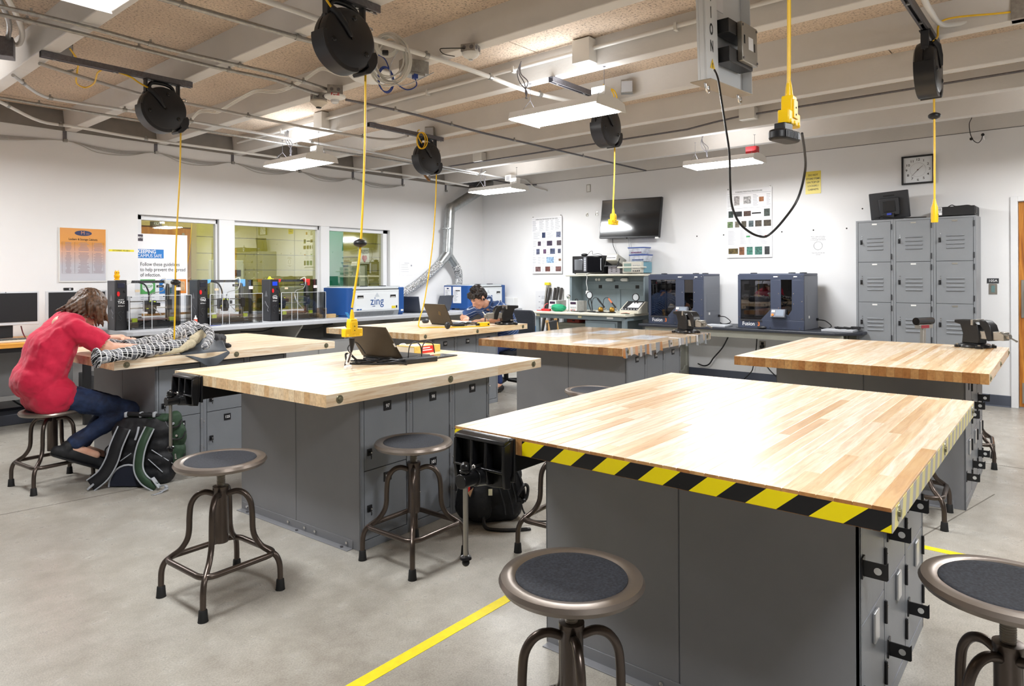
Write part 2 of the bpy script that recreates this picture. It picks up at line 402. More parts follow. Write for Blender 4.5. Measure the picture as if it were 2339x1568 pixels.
MB().lathe([(.02, 0), (.17, 0), (.17, -.03), (.12, -.05), (.02, -.055)], 20).build('diffuser', TUBEM, t)
t = thing('wall_heater', 'cream wall unit with a dark grille in the corridor beside the wooden door', 'wall unit', (5.0, CY-.011, 1.1))
MB().b(0, -.12, 0, .5, 0, .55).build('casing', mat('cream_enamel', '#D8D6BE', .5), t, bev=.01); MB().b(.05, -.125, .30, .45, -.119, .40).build('grille', BLACK, t)
t = thing('alarm_sign', 'white heart sign on the corridor wall seen through the right pane', 'sign', (7.78, CY-.011, 1.62))
MB().b(0, -.06, 0, .22, 0, .3).build('sign_box', WPL, t, bev=.005); text('letter', 'AED', .1, INK, t, (.11, -.062, .22))
MB().prism([(.11, .03), (.17, .1), (.16, .15), (.125, .16), (.11, .135), (.095, .16), (.06, .15), (.05, .1)], -.064, -.06, 'Y').build('heart', mat('sign_red', '#C32020', .5), t)
t = thing('wall_cabinet', 'white cabinet with a narrow door on the corridor wall, right pane', 'cabinet', (7.42, CY-.011, .75))
MB().b(0, -.2, 0, .42, 0, .85).build('casing', mat('pale_green_enamel', '#9AA088', .5), t, bev=.006); MB().b(.24, -.212, .02, .36, -.2, .83).build('door', WPL, t, bev=.003)

# ---------------------------------------------------------------- tube fixtures hung from the ceiling
def tube_lamp(x, y, z, label, red=False, ww=None):
    t = thing('tube_light', label, 'ceiling light', (x, y, z), 0, 'hanging tube lights'); w, l = .40, .80
    MB().prism([(-w/2, 0), (-w/2+.02, .05), (-.08, .07), (.08, .07), (w/2-.02, .05), (w/2, 0), (w/2-.01, .0), (.08, .055), (-.08, .055), (-w/2+.01, 0)], -l/2, l/2, 'Y').build('reflector', WHITE, t)
    for s in (-1, 1): MB().prism([(-w/2, -.012), (w/2, -.012), (w/2-.02, .05), (.08, .072), (-.08, .072), (-w/2+.02, .05)], s*l/2-.004, s*l/2+.004, 'Y').build('end_cap', WPL, t)
    for s in (-1, 1): MB().cyl((s*.13, -l/2+.02, .008), (s*.13, l/2-.02, .008), .026, n=14).build('tube', TUBEM, t)
    MB().b(-.05, -.38, .07, .03, -.26, .15).build('driver_box', mat('red_tag', '#B3262B', .5) if red else WPL, t, bev=.004)
    for s in (-1, 1):
        m = MB(); h = 2.9-z
        m.tube([(-.12, s*.34, .05), (0, s*.34, h*.55)], .0022, 5); m.tube([(.12, s*.34, .05), (0, s*.34, h*.55)], .0022, 5); m.tube([(0, s*.34, h*.55), (0, s*.34, h)], .0022, 5)
        m.lathe([(.0001, h-.004), (.012, h-.003), (.012, h), (.0001, h)], 8, (0, s*.34, 0))
        m.build('hanger_wire', GALVD, t)
    area('tube_glow', (0, 0, -.02), .36, .76, LAMP_W if ww is None else ww, parent=t)
    u = area('added_uplight', (0, 0, .10), .30, .70, (LAMP_W if ww is None else ww)*.16, rot=(pi, 0, 0), parent=t)  # added above the closed reflector, stands in for light bounced onto the ceiling
    return t
tube_lamp(1.03, 2.98, 2.6, 'glowing twin tube light at the top left corner of the room view')
tube_lamp(4.22, 2.95, 2.6, 'glowing twin tube light beside the middle cord reel under the ceiling')
tube_lamp(7.32, 2.98, 2.62, 'glowing tube light with a red driver box in front of the right wall', True)
tube_lamp(4.18, 6.40, 2.6, 'glowing twin tube light hanging near the left wall above the window')
tube_lamp(7.33, 6.30, 2.6, 'glowing tube light hanging in the corner in front of the silver duct')
for x, y, lb in ((1.0, -.5, 'tube light above the camera side of the room'), (4.2, -.5, 'tube light behind the caution panel, out of view'), (7.3, -.5, 'tube light near the wooden door, out of view'), (.95, 6.4, 'tube light above the student desk, out of view')):
    tube_lamp(x, y, 2.6, lb)
# ================================================================ workbenches
def make_wood(name, cols, endcols, rough=.34, wear=0):
    m, nt, b = nodes(name, rough); tc = N(nt, 'ShaderNodeTexCoord'); oi = N(nt, 'ShaderNodeObjectInfo'); rnd = oi.outputs['Random']
    sep = N(nt, 'ShaderNodeSeparateXYZ'); nt.links.new(tc.outputs['Object'], sep.inputs[0])
    seg = math_(nt, 'FLOOR', math_(nt, 'ADD', math_(nt, 'MULTIPLY', sep.outputs[0], 1.25), math_(nt, 'MULTIPLY', rnd, 7.3)))
    cmb = N(nt, 'ShaderNodeCombineXYZ'); nt.links.new(seg, cmb.inputs[0]); nt.links.new(math_(nt, 'MULTIPLY', rnd, 97.0), cmb.inputs[1])
    wn_ = N(nt, 'ShaderNodeTexWhiteNoise', noise_dimensions='3D'); nt.links.new(cmb.outputs[0], wn_.inputs['Vector'])
    base = ramp(nt, wn_.outputs['Value'], cols)
    # grain running along the stave
    off = N(nt, 'ShaderNodeVectorMath', operation='ADD'); nt.links.new(tc.outputs['Object'], off.inputs[0])
    sc_ = N(nt, 'ShaderNodeVectorMath', operation='SCALE'); nt.links.new(cmb.outputs[0], sc_.inputs[0]); sc_.inputs['Scale'].default_value = 3.1; nt.links.new(sc_.outputs[0], off.inputs[1])
    mp = N(nt, 'ShaderNodeMapping'); mp.inputs['Scale'].default_value = (1.6, 22, 22); nt.links.new(off.outputs[0], mp.inputs['Vector'])
    g = N(nt, 'ShaderNodeTexNoise', Scale=2.4, Detail=6, Roughness=.65, Distortion=.7); nt.links.new(mp.outputs[0], g.inputs['Vector'])
    c = mixc(nt, .55, base, ramp(nt, g.outputs['Fac'], [(.28, '#A9743C'), (.42, '#E2C49A'), (.6, '#FFFFFF')]), 'MULTIPLY')
    if wear:
        w = N(nt, 'ShaderNodeTexNoise', Scale=2.3, Detail=7, Roughness=.7); nt.links.new(tc.outputs['Generated'], w.inputs['Vector'])
        geo = N(nt, 'ShaderNodeNewGeometry'); nt.links.new(geo.outputs['Position'], w.inputs['Vector'])
        c = mixc(nt, ramp(nt, w.outputs['Fac'], [(.40, '#000000'), (.72, '#707070')]), c, '#EFE7DC')
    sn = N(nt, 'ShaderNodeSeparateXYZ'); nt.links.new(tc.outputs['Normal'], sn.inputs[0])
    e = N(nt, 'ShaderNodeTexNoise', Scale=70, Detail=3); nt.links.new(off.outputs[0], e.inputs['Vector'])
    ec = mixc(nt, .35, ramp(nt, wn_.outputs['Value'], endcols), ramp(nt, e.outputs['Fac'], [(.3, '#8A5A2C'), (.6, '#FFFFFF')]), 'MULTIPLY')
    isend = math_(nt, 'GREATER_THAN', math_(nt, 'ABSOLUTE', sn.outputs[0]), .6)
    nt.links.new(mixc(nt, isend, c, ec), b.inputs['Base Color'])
    b.inputs['Coat Weight'].default_value = .25; b.inputs['Coat Roughness'].default_value = .25
    return m
MAPLE = [(0, '#E9CFA6'), (.25, '#F0DEC2'), (.55, '#F6E9D6'), (.8, '#EAD2AC'), (.93, '#DCB888'), (1, '#CFA56C')]
MAPLE2 = [(0, '#EBD3AE'), (.3, '#F1E0C6'), (.7, '#F6EAD6'), (1, '#E8CDA2')]
END_L = [(0, '#D8B080'), (.4, '#EACDA2'), (.75, '#F0DBB8'), (1, '#CFA26A')]
END_D = [(0, '#A9713C'), (.35, '#C08F58'), (.7, '#CFA066'), (.9, '#B9814A'), (1, '#8E5B2E')]  # darker browns for the end faces of the staves
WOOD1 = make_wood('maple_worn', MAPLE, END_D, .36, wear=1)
WOOD2 = make_wood('maple_clean', MAPLE2, END_L, .36)
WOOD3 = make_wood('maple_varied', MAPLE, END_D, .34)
ZTOP, TH = .845, .058; LX, LY = 1.70, 1.39; NST = 34
SW = LY/NST
def stave_mesh():
    w, c = SW/2-.0003, .0015; P = [(-w, c), (-w+c, 0), (w-c, 0), (w, c), (w, TH-c), (w-c, TH), (-w+c, TH), (-w, TH-c)]
    return MB().prism(P, -LX/2, LX/2, 'X')
plate_m = mat('number_plate_black', '#15151A', .4)
def make_bench(name, cx, cy, rot, wood, label, rows, hasp=False, bracket=True):
    t = thing(name, label, 'workbench', (cx, cy, 0), R(rot), 'grey locker workbenches with butcher block tops')
    st = None
    for k in range(NST):
        if st is None: o = stave_mesh().build('stave', wood, t, flat=True); st = o
        else: o = st.copy(); COL.objects.link(o)
        o.location = (0, -LY/2+SW*(k+.5), ZTOP-TH)
    x0, x1, y0, y1 = -.54, .48, -.56, .52; zt = ZTOP-TH
    MB().b(x0+.004, y0+.012, 0.0, x1-.004, y1-.004, zt).build('cabinet_body', CABM, t)
    ym = (y0+y1)/2
    for a, b_ in ((y0, ym-.002), (ym+.002, y1)):
        MB().b(x0, a, .0, x0+.012, b_, zt).build('end_panel', CABD, t, bev=.002)
        MB().b(x1-.012, a, .0, x1, b_, zt).build('end_panel', CABD, t, bev=.002)
    MB().b(x0, y1-.004, 0, x1, y1, zt).build('side_panel', CABM, t)
    # face frame and doors
    n = 3; cw = (x1-x0)/n; fr = MB()
    for k in range(n):
        a, b_ = x0+k*cw, x0+(k+1)*cw
        fr.b(a, y0, 0, a+.022, y0+.012, zt).b(b_-.022, y0, 0, b_, y0+.012, zt)
        for z in ((0, .045), (zt-.02, zt)): fr.b(a+.022, y0, z[0], b_-.022, y0+.012, z[1])
    fr.build('face_frame', CABM, t, bev=.0015)
    MB().b(x0+.01, y0+.010, .01, x1-.01, y0+.0125, zt-.01).build('door_gap', GAP, t, flat=True)
    zm = .395
    for r, (za, zb) in enumerate(((zm+.004, zt-.024), (.049, zm))):
        for k in range(n):
            a, b_ = x0+k*cw+.026, x0+(k+1)*cw-.026
            d = MB().b(a, y0+.001, za, b_, y0+.012, zb).build('locker_door', CABM, t, bev=.0015)
            num = rows[r][k]
            px = (a+b_)/2+.01; pz = zb-.055
            if hasp and r == 1:
                MB().b(px-.028, y0-.008, pz-.045, px+.028, y0+.001, pz+.045).build('number_plate', mat('aluminium_plate', '#C9CACC', .3, .8), d, bev=.003)
            else: MB().b(px-.026, y0-.003, pz-.024, px+.026, y0+.001, pz+.024).build('number_plate', plate_m, d, bev=.001)
            if num: text('door_number', num, .026, WINK, d, (px, y0-.0034 if not (hasp and r == 1) else y0-.0085, pz), bold=.02)
            for hz in (.25, .8):
                z = za+(zb-za)*hz
                MB().cyl((b_+.006, y0-.003, z-.035), (b_+.006, y0-.003, z+.035), .005, n=8).b(b_+.002, y0-.001, z-.035, b_+.018, y0+.003, z+.035).build('hinge', BLACK if hasp else CABD, d)
                MB().ball((b_+.028, y0-.002, z+.01), .005, 8, 5).build('hinge_screw', CHROME, d)
            if hasp:
                z = za+(zb-za)*(.45 if r == 0 else .42)
                MB().prism([(a-.012+(0.0), z-.03), (a-.012, z+.03), (a+.02, z+.03), (a+.02, z-.03)], y0-.004, y0+.001, 'Y').build('hasp_base', BLACK, d, bev=.001)
                h = MB()
                q = [(y0-.004, z-.022), (y0-.062, z-.022), (y0-.066, z-.018), (y0-.066, z+.03), (y0-.06, z+.022), (y0-.004, z+.022)]
                h.prism(q, a-.004, a, 'X'); h.build('hasp', BLACK, d)
                MB().cyl((a-.0048, y0-.04, z), (a+.0008, y0-.04, z), .010, n=14).build('hasp_hole', mat('hole_light', '#C9C9C6', .6), d)
            else:
                z = za+(zb-za)*(.25 if r == 0 else .45); lx = a+.03
                m = MB().b(lx-.014, y0-.006, z-.017, lx+.014, y0+.001, z+.017); m.lathe([(.002, -.004), (.008, -.003), (.008, .012), (.002, .013)], 10, (lx, y0-.006, z), 'Y')
                m.tube([(lx, y0-.012, z-.006), (lx, y0-.018, z-.02), (lx+.004, y0-.012, z-.034)], .003, 6)
                m.build('latch', BLACK, d, bev=.001); MB().ball((lx, y0-.019, z), .0045, 8, 5).build('latch_pin', CHROME, d)
    if bracket:
        MB().b(x0-.04, y0+.06, 0, x0, y1-.01, .004).b(x0-.004, y0+.06, 0, x0, y1-.01, .045).build('floor_angle', CABD, t, bev=.001)
        for y in (y0+.10, y0+.36, y0+.45, y0+.60, y1-.07): MB().cyl((x0-.003, y, .026), (x0-.013, y, .026), .008, n=6).build('anchor_bolt', CHROME, t)
        for y in (y0+.12, y0+.5, y1-.1): MB().cyl((x0-.025, y, .004), (x0-.025, y, .010), .008, n=6).build('anchor_bolt', GALVD, t)
    for x in (-LX/2+.075, -.02, LX/2-.085):
        e = MB(); yy = -LY/2; zc = ZTOP-TH/2
        e.lathe([(.001, -.001), (.019, -.001), (.020, .001), (.019, .003), (.009, .003), (.009, .007), (.001, .008)], 18, (x, yy, zc), 'Y')
        e.build('edge_bolt', mat('bolt_brass', '#8E8A72', .35, .8), t)
    return t
B1 = make_bench('locker_workbench', 2.595, 1.015, 0, WOOD1, 'nearest workbench with hazard-striped front edge and scratched wooden top', [['', '', ''], ['', '', '']], hasp=True)
B2 = make_bench('locker_workbench', 2.655, 3.335, 2.2, WOOD2, 'workbench numbered 97 to 99 with an open black laptop on it', [['97', '98', '99'], ['100', '101', '102']])
B3 = make_bench('locker_workbench', 5.27, 1.045, .4, WOOD3, 'right rear workbench in front of the lockers with dark brown end edge', [['', '', ''], ['', '', '']], hasp=True)
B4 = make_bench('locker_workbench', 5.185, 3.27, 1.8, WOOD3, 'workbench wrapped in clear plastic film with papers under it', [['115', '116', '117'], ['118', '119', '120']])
B5 = make_bench('locker_workbench', 2.57, 5.44, .6, WOOD2, 'workbench numbered 121 to 125 with the plaid jacket lying on it', [['121', '122', '123'], ['124', '125', '126']])
B6 = make_bench('locker_workbench', 5.155, 5.42, 2.0, WOOD2, 'workbench numbered 127 and 128 where the boy in blue leans', [['127', '128', '129'], ['130', '131', '132']])
# knee-wing of lockers standing deeper behind benches is the bench's own cabinet

# hazard tape on the nearest bench
def make_hazard(name, a, b2, pitch, slope, ax):
    m, nt, b = nodes(name, .32); tc = N(nt, 'ShaderNodeTexCoord'); s = N(nt, 'ShaderNodeSeparateXYZ'); nt.links.new(tc.outputs['Object'], s.inputs[0])
    k = math_(nt, 'FRACT', math_(nt, 'DIVIDE', math_(nt, 'ADD', s.outputs[ax], math_(nt, 'MULTIPLY', s.outputs[2], slope)), pitch))
    n = N(nt, 'ShaderNodeTexNoise', Scale=55, Detail=5, Roughness=.7); nt.links.new(tc.outputs['Object'], n.inputs['Vector'])
    c = mixc(nt, math_(nt, 'GREATER_THAN', k, .5), a, b2)
    c = mixc(nt, ramp(nt, n.outputs['Fac'], [(.70, '#000000'), (.76, '#B0B0B0')]), c, '#B58A3A')
    nt.links.new(c, b.inputs['Base Color']); return m
HZ = make_hazard('hazard_stripes', '#F2DC00', '#131316', .157, 1.15, 1)
HZ2 = make_hazard('hazard_stripes_faded', '#E2D57C', '#A9A6A0', .092, -.35, 0)
o = MB().b(-LX/2-.0016, -LY/2, ZTOP-TH+.002, -LX/2-.0004, LY/2-.31, ZTOP-.009).build('hazard_tape', HZ, B1, flat=True)
o = MB().b(-LX/2-.0016, LY/2-.07, ZTOP-TH+.002, -LX/2-.0004, LY/2-.001, ZTOP-.009).build('hazard_tape', HZ, B1, flat=True)
o = MB().b(-LX/2, -LY/2-.0016, ZTOP-TH+.001, LX/2-.02, -LY/2-.0004, ZTOP-.006).build('hazard_tape', HZ2, B1, flat=True); o['label'] = 'faded see-through hazard tape'

# plastic film over bench 4
fm = MB(); nx, ny = 30, 26; e = .004
for i in range(nx+1):
    for j in range(ny+1): pass
film_pts = []
def film():
    m = MB(); prof = []
    hx, hy = LX/2+.004, LY/2+.004
    m.quad((-hx, -hy, ZTOP+.002), (hx, -hy, ZTOP+.002), (hx, hy, ZTOP+.002), (-hx, hy, ZTOP+.002))
    n = 44
    for s in range(n):      # hanging skirt with an uneven hem on the long side
        xa, xb = -hx+2*hx*s/n, -hx+2*hx*(s+1)/n
        za = ZTOP-.066-.012*sin(s*1.1)-.020*max(0, sin(s*.23-1.2)); zb = ZTOP-.066-.012*sin((s+1)*1.1)-.020*max(0, sin((s+1)*.23-1.2))
        ya = -hy-.004*sin(s*2.3)-.003; yb = -hy-.004*sin((s+1)*2.3)-.003
        m.quad((xa, -hy, ZTOP+.002), (xb, -hy, ZTOP+.002), (xb, yb, zb), (xa, ya, za))
    for s in range(36):
        y_a, y_b = -hy+2*hy*s/36, -hy+2*hy*(s+1)/36
        m.quad((-hx, y_a, ZTOP+.002), (-hx, y_b, ZTOP+.002), (-hx-.003-.003*sin(s*1.9+1.9), y_b, ZTOP-.06), (-hx-.003-.003*sin(s*1.9), y_a, ZTOP-.06))
    return m
o = film().build('plastic_film', CLEAR, loc=(5.185, 3.27, 0), rotz=R(1.8), ang=60)
tag(o, 'clear plastic film stretched over the middle rear workbench and folded down its edge', 'plastic film')
def onb(b, x, y, z=ZTOP): return b.matrix_basis @ V((x, y, z))
TPW = mat('tape_clear_white', '#E9E9EC', .3)
for x, w in ((.13, .03), (.50, .025)):
    MB().b(x, -LY/2-.012, ZTOP-.055, x+w, -LY/2-.008, ZTOP+.004).b(x, -LY/2-.01, ZTOP+.0025, x+w, -LY/2+.09, ZTOP+.0035).build('tape_strip', TPW, o)
for i, (x, y, a, lb) in enumerate(((-.50, -.27, 8, 'white paper under the film, front corner nearest the camera'), (-.15, .36, 4, 'white paper under the film, left side'), (.08, -.42, 2, 'white paper under the film beside the long front edge'), (.36, .12, 6, 'white paper under the film, farthest toward the electronics bench'))):
    p = onb(B4, x, y, ZTOP); t = thing('paper_sheet', lb, 'paper', (p.x, p.y, p.z), R(a), 'papers under the film')
    MB().b(-.19, -.14, .0002, .19, .14, .0012).build('sheet', PAPER, t, flat=True)
    ml = MB()
    for r in range(4):
        q = -.12
        while q < .12: w = random.uniform(.01, .04); ml.b(q, .05-r*.03, .0013, q+w, .058-r*.03, .0016); q += w+.012
    ml.build('printed_lines', INKG, t, flat=True)

# ================================================================ stools
BRZ = mat('bronze_tube', '#5A504A', .3, .75); BRZ2 = mat('bronze_rim', '#857B73', .34, .7)
def seat_pad_mat():
    m, nt, b = nodes('seat_pad', .85); tc = N(nt, 'ShaderNodeTexCoord'); n = N(nt, 'ShaderNodeTexNoise', Scale=140, Detail=3); nt.links.new(tc.outputs['Object'], n.inputs['Vector'])
    nt.links.new(ramp(nt, n.outputs['Fac'], [(.35, '#14161C'), (.7, '#2C2F38')]), b.inputs['Base Color']); return m
PAD = seat_pad_mat()
def make_stool(h):
    t = thing('shop_stool', '-', 'stool', (0, 0, 0), 0, 'round metal shop stools')
    RS = .192
    MB().lathe([(.05, h-.022), (RS-.03, h-.03), (RS-.008, h-.027), (RS, h-.014), (RS-.006, h-.003), (RS-.022, h), (RS-.040, h-.001), (RS-.044, h-.006), (.02, h-.010)], 48).build('seat', BRZ2, t, ang=50)
    MB().lathe([(.001, h-.008), (RS-.05, h-.0065), (RS-.0445, h-.004), (RS-.046, h-.0025), (RS-.06, h-.003), (.001, h-.008)], 48).build('seat_pad', PAD, t, ang=50)
    m = MB().lathe([(.017, h-.03), (.05, h-.024), (.06, h-.03), (.02, h-.045)], 16); m.build('seat_plate', BRZ, t)
    m = MB(); zs = .455
    prof = []; z = zs
    while z < h-.03: prof += [(.0165, z), (.0185, z+.003)]; z += .006
    MB().lathe([(.016, zs-.05)]+prof+[(.0165, h-.028)], 14).build('screw', STEEL, t)
    MB().lathe([(.001, .225), (.030, .225), (.031, .228), (.031, .452), (.034, .455), (.034, .47), (.02, .472)], 24).build('column', BRZ, t, ang=50)
    for k in range(4):
        a = pi/4+k*pi/2; P = [(.028, .435), (.065, .445), (.10, .432), (.124, .395), (.131, .34), (.133, .28), (.142, .24), (.168, .20), (.205, .172), (.232, .150), (.246, .115), (.249, .07), (.249, .02)]
        L = MB().tube(curve([(r*cos(a), r*sin(a), z) for r, z in P], 4), .0125, 10).build('leg', BRZ, t, ang=60)
        MB().lathe([(.014, .048), (.0165, .045), (.0195, .006), (.021, 0), (.001, 0)], 14, (.249*cos(a), .249*sin(a), 0)).build('rubber_foot', RUBBER, L)
    h2 = .163; s = .168; ring = [(x, y, h2) for x, y in rrect(-s, -s, s, s, .055, 5)]
    MB().tube(ring, .0125, 10, closed=True).build('foot_ring', BRZ, t, ang=60)
    return t
STOOLS = [(1.475, 2.875, 2, .590, 'bronze metal stool in the left foreground before the end of bench 97'),
          (2.262, 2.50, 1, .575, 'bronze metal stool drawn up to locker 101'),
          (1.475, 1.02, 0, .595, 'front stool whose seat overlaps the nearest cabinet, second closest to the camera'),
          (2.07, .125, 10, .615, 'cropped stool at the bottom right corner of the view'),
          (1.545, 5.285, 5, .505, 'metal stool the student in red sits on'),
          (3.95, 2.55, 3, .60, 'stool tucked behind the nearest bench, only its far rim showing above the tabletop'),
          (2.82, 1.98, 4, .56, 'stool hidden behind the nearest cabinet, foot ring showing beside the black backpack'),
          (4.46, .72, 3, .56, 'stool under the end of the right rear workbench, legs showing'),
          (6.02, .62, 5, .66, 'stool at the far right beside the right rear workbench')]
base = {}
for x, y, a, h, lb in STOOLS:
    if h in base: t = copy_tree(base[h])
    else: t = make_stool(h); base[h] = t
    t.location = (x, y, 0); t.rotation_euler.z = R(a); t['label'] = lb

# ================================================================ vises
def wood_vise(bench, y, label):
    p = onb(bench, -LX/2, y, 0); t = thing('woodworking_vise', label, 'vise', (p.x, p.y, ZTOP), bench.rotation_euler.z, 'black front vises'); w = .115
    MB().b(-.012, -w, -.15, -.002, w, -.004).b(-.010, -.05, -.145, .30, -.03, -.062).b(-.010, .03, -.145, .30, .05, -.062).b(.1, -.06, -.075, .33, .06, -.060).b(.24, -.06, -.12, .30, .06, -.06).build('rear_jaw', BLACKM, t, bev=.003)
    q = [(-w, -.006), (-w+.005, 0), (w-.005, 0), (w, -.006), (w-.008, -.12), (w-.03, -.168), (.03, -.175), (-.03, -.175), (-w+.03, -.168), (-w+.008, -.12)]
    j = MB().prism(q, -.030, -.014, 'X'); 
    for yy in (-w+.006, -.032, .032, w-.006): j.prism([(-.030, -.01), (-.062, -.02), (-.066, -.10), (-.058, -.16), (-.030, -.165)], yy-.006, yy+.006, 'Y')
    j.prism([(-.030, -.0), (-.058, -.006), (-.064, -.018), (-.030, -.02)], -w+.002, w-.002, 'Y').prism([(-.030, -.108), (-.066, -.104), (-.066, -.112), (-.030, -.118)], -w+.006, w-.006, 'Y')
    j.build('front_jaw', BLACKM, t, bev=.0025)
    MB().cyl((-.03, 0, -.135), (-.085, 0, -.135), .038, .03).cyl((-.08, 0, -.135), (-.15, 0, -.135), .024).build('screw_hub', BLACKM, t, bev=.002)
    MB().cyl((-.02, -.0, -.135), (.30, 0, -.135), .014).build('screw', BLACKM, t)
    MB().cyl((-.03, -.004, -.10), (-.085, -.004, -.097), .005).ball((-.087, -.004, -.097), .008).build('release_lever', CHROME, t)
    h = MB().cyl((-.125, 0, -.10), (-.125, 0, -.40), .0085); h.build('handle', STEEL, t)
    MB().ball((-.125, 0, -.092), .018).lathe([(.009, -.11), (.019, -.108), (.020, -.102), (.012, -.098)], 14, (-.125, 0, 0)).build('handle_knob', BLACKM, t)
    MB().ball((-.125, 0, -.405), .013).lathe([(.009, -.395), (.02, -.393), (.018, -.385), (.009, -.38)], 14, (-.125, 0, 0)).build('handle_knob', BLACKM, t)
    return t
wood_vise(B1, .525, 'black woodworking vise on the corner of the hazard-striped bench')
wood_vise(B2, .49, 'black woodworking vise on the corner of the laptop bench')
def bench_vise(loc, rotz, label, s=1.0, open_=.03):
    t = thing('bench_vise', label, 'vise', loc, rotz, 'machinist bench vises'); t.scale = (s, s, s)
    b = MB().lathe([(.001, 0), (.10, 0), (.105, .006), (.10, .022), (.085, .03), (.001, .032)], 32)
    for a in (0.4, 2.0, 3.6, 5.2): b.prism(rrect(.085, -.022, .128, .022, .012), 0, .016) if False else b.M.identity()
    for a in range(4):
        b.M = Matrix.Rotation(a*pi/2+pi/4, 4, 'Z'); b.prism(rrect(.08, -.024, .13, .024, .014), 0, .018); b.M = Matrix()
    b.build('base', BLACKM, t, bev=.002)
    for a in range(4):
        MB().cyl((.112*cos(a*pi/2+pi/4), .112*sin(a*pi/2+pi/4), .018), (.112*cos(a*pi/2+pi/4), .112*sin(a*pi/2+pi/4), .027), .009, n=6).build('base_bolt', STEEL, t)
    # fixed body: rear block rising to a jaw with an anvil tail
    MB().prism([(-.055, .03), (.07, .03), (.062, .10), (.072, .135), (.082, .165), (.125, .175), (.125, .20), (-.02, .205), (-.024, .185), (-.045, .17), (-.06, .09)], -.045, .045, 'Y').build('fixed_jaw', BLACKM, t, bev=.006)
    MB().b(-.024, -.062, .165, -.008, .062, .206).build('jaw_plate', STEEL, t, bev=.001)
    sl = MB().b(-.19-open_, -.032, .066, -.05, .032, .126); sl.build('slide_bar', STEEL, t, bev=.004)
    MB().prism([(-.025-open_, .205), (-.07-open_, .20), (-.10-open_, .17), (-.115-open_, .12), (-.118-open_, .06), (-.08-open_, .055), (-.06-open_, .13), (-.03-open_, .165)], -.042, .042, 'Y').build('sliding_jaw', BLACKM, t, bev=.005)
    MB().cyl((-.11-open_, 0, .095), (-.215-open_, 0, .095), .017).build('screw', STEEL, t)
    MB().cyl((-.2-open_, -.09, .06), (-.2-open_, .09, .13), .006).ball((-.2-open_, -.09, .06), .009).ball((-.2-open_, .09, .13), .009).build('handle', STEEL, t)
    MB().cyl((.02, -.10, .05), (.02, -.05, .05), .008).cyl((.02, -.095, .05), (.075, -.115, .055), .004).build('lock_lever', CHROME, t)
    return t
p = onb(B3, .72, -.50); bench_vise((p.x, p.y, p.z), R(62), 'black machinist vise on the far right corner of the right rear workbench', 1.0)
p = onb(B4, .74, -.50); bench_vise((p.x, p.y, p.z), R(70), 'black machinist vise in front of the left dark printer')
p = onb(B6, .62, -.57); bench_vise((p.x, p.y, p.z), R(-30), 'black machinist vise beside the elbow of the boy in blue', 1.05)
# ================================================================ right wall
def rt(name, label, cat, u, z, off=0, group=None, rot=0): 
    p = rwp(u, z, off); return thing(name, label, cat, p, RWA+rot, group)
LOCK = mat('locker_enamel', '#85888C', .38, var=(5, .05), bump=(150, .03))
def louvre(x, z, w, parent):
    MB().prism([(0, -.011), (-.010, -.008), (-.012, -.003), (0, .006)], x, x+w, 'X').build('louvre', LOCK, parent, loc=(0, 0, z), bev=.002)
nick = ['left', 'middle', 'right']
for k in range(3):
    t = rt('locker_column', nick[k]+' column of the tall grey locker bank by the wall', 'locker', -1.87+.376*k, 0, .36, 'tall grey lockers'); w = .374
    MB().b(0, .014, .10, w, .35, 1.985).b(0, 0, .10, .022, .014, 1.985).b(w-.022, 0, .10, w, .014, 1.985).b(.022, 0, 1.965, w-.022, .014, 1.985).b(0, .03, 0, w, .35, .1).build('body', LOCK, t, bev=.0015)
    MB().b(.022, .0135, .12, w-.022, .0155, 1.965).build('door_gap', GAP, t, flat=True)
    z1 = 1.963
    for r in range(4):
        z0 = z1-.445; d = MB().b(.025, -.001, z0+.004, w-.025, .013, z1).build('locker_door', LOCK, t, bev=.0015)
        for q in range(4): louvre(.115, z1-.205-.042*q+.03, .16, d)
        MB().b(.165, -.004, z1-.032, .215, -.001, z1-.016).build('number_plate', WPL if (k < 2 and r) or (k == 0) else STEEL, d, bev=.001)
        m = MB().b(.045, -.006, z1-.245, .068, -.001, z1-.195); m.tube([(.056, -.006, z1-.215), (.056, -.022, z1-.22), (.056, -.022, z1-.245)], .006, 8); m.build('handle', BLACK, d, bev=.001)
        MB().cyl((.064, -.002, z1-.18), (.064, -.006, z1-.18), .005, n=8).build('lock_pin', CHROME, d); MB().cyl((.064, -.002, z1-.155), (.064, -.006, z1-.155), .005, n=8).build('lock_pin', CHROME, d)
        for z in (z1-.06, z0+.06): MB().cyl((w-.018, -.004, z-.03), (w-.018, -.004, z+.03), .006, n=8).build('hinge', DARK, d)
        z1 = z0
# clock
t = rt('wall_clock', 'square black-framed wall clock above the lockers', 'clock', -1.32, 2.548, 0)
s = .158
fr = MB()
for a in (1,):
    fr.b(-s, -.035, -s, s, 0, -s+.017).b(-s, -.035, s-.017, s, 0, s).b(-s, -.035, -s, -s+.017, 0, s).b(s-.017, -.035, -s, s, 0, s)
fr.build('frame', BLACK, t, bev=.002); MB().b(-s+.015, -.012, -s+.015, s-.015, -.002, s-.015).build('dial', mat('dial_white', '#E6EAEE', .3), t, flat=True)
for i in range(1, 13):
    a = pi/2-i*pi/6; r = .112*(1 if i % 3 == 0 else 1.0); text('numeral', str(i), .036, INK, t, (r*cos(a), -.0125, r*sin(a)), bold=.012, sx=1.15)
mm = MB()
for i in range(60):
    a = i*pi/30; mm.bar((.074*cos(a), -.0125, .074*sin(a)), (.080*cos(a), -.0125, .080*sin(a)), .0016 if i % 5 else .004, .001)
mm.build('minute_marks', INK, t, flat=True)
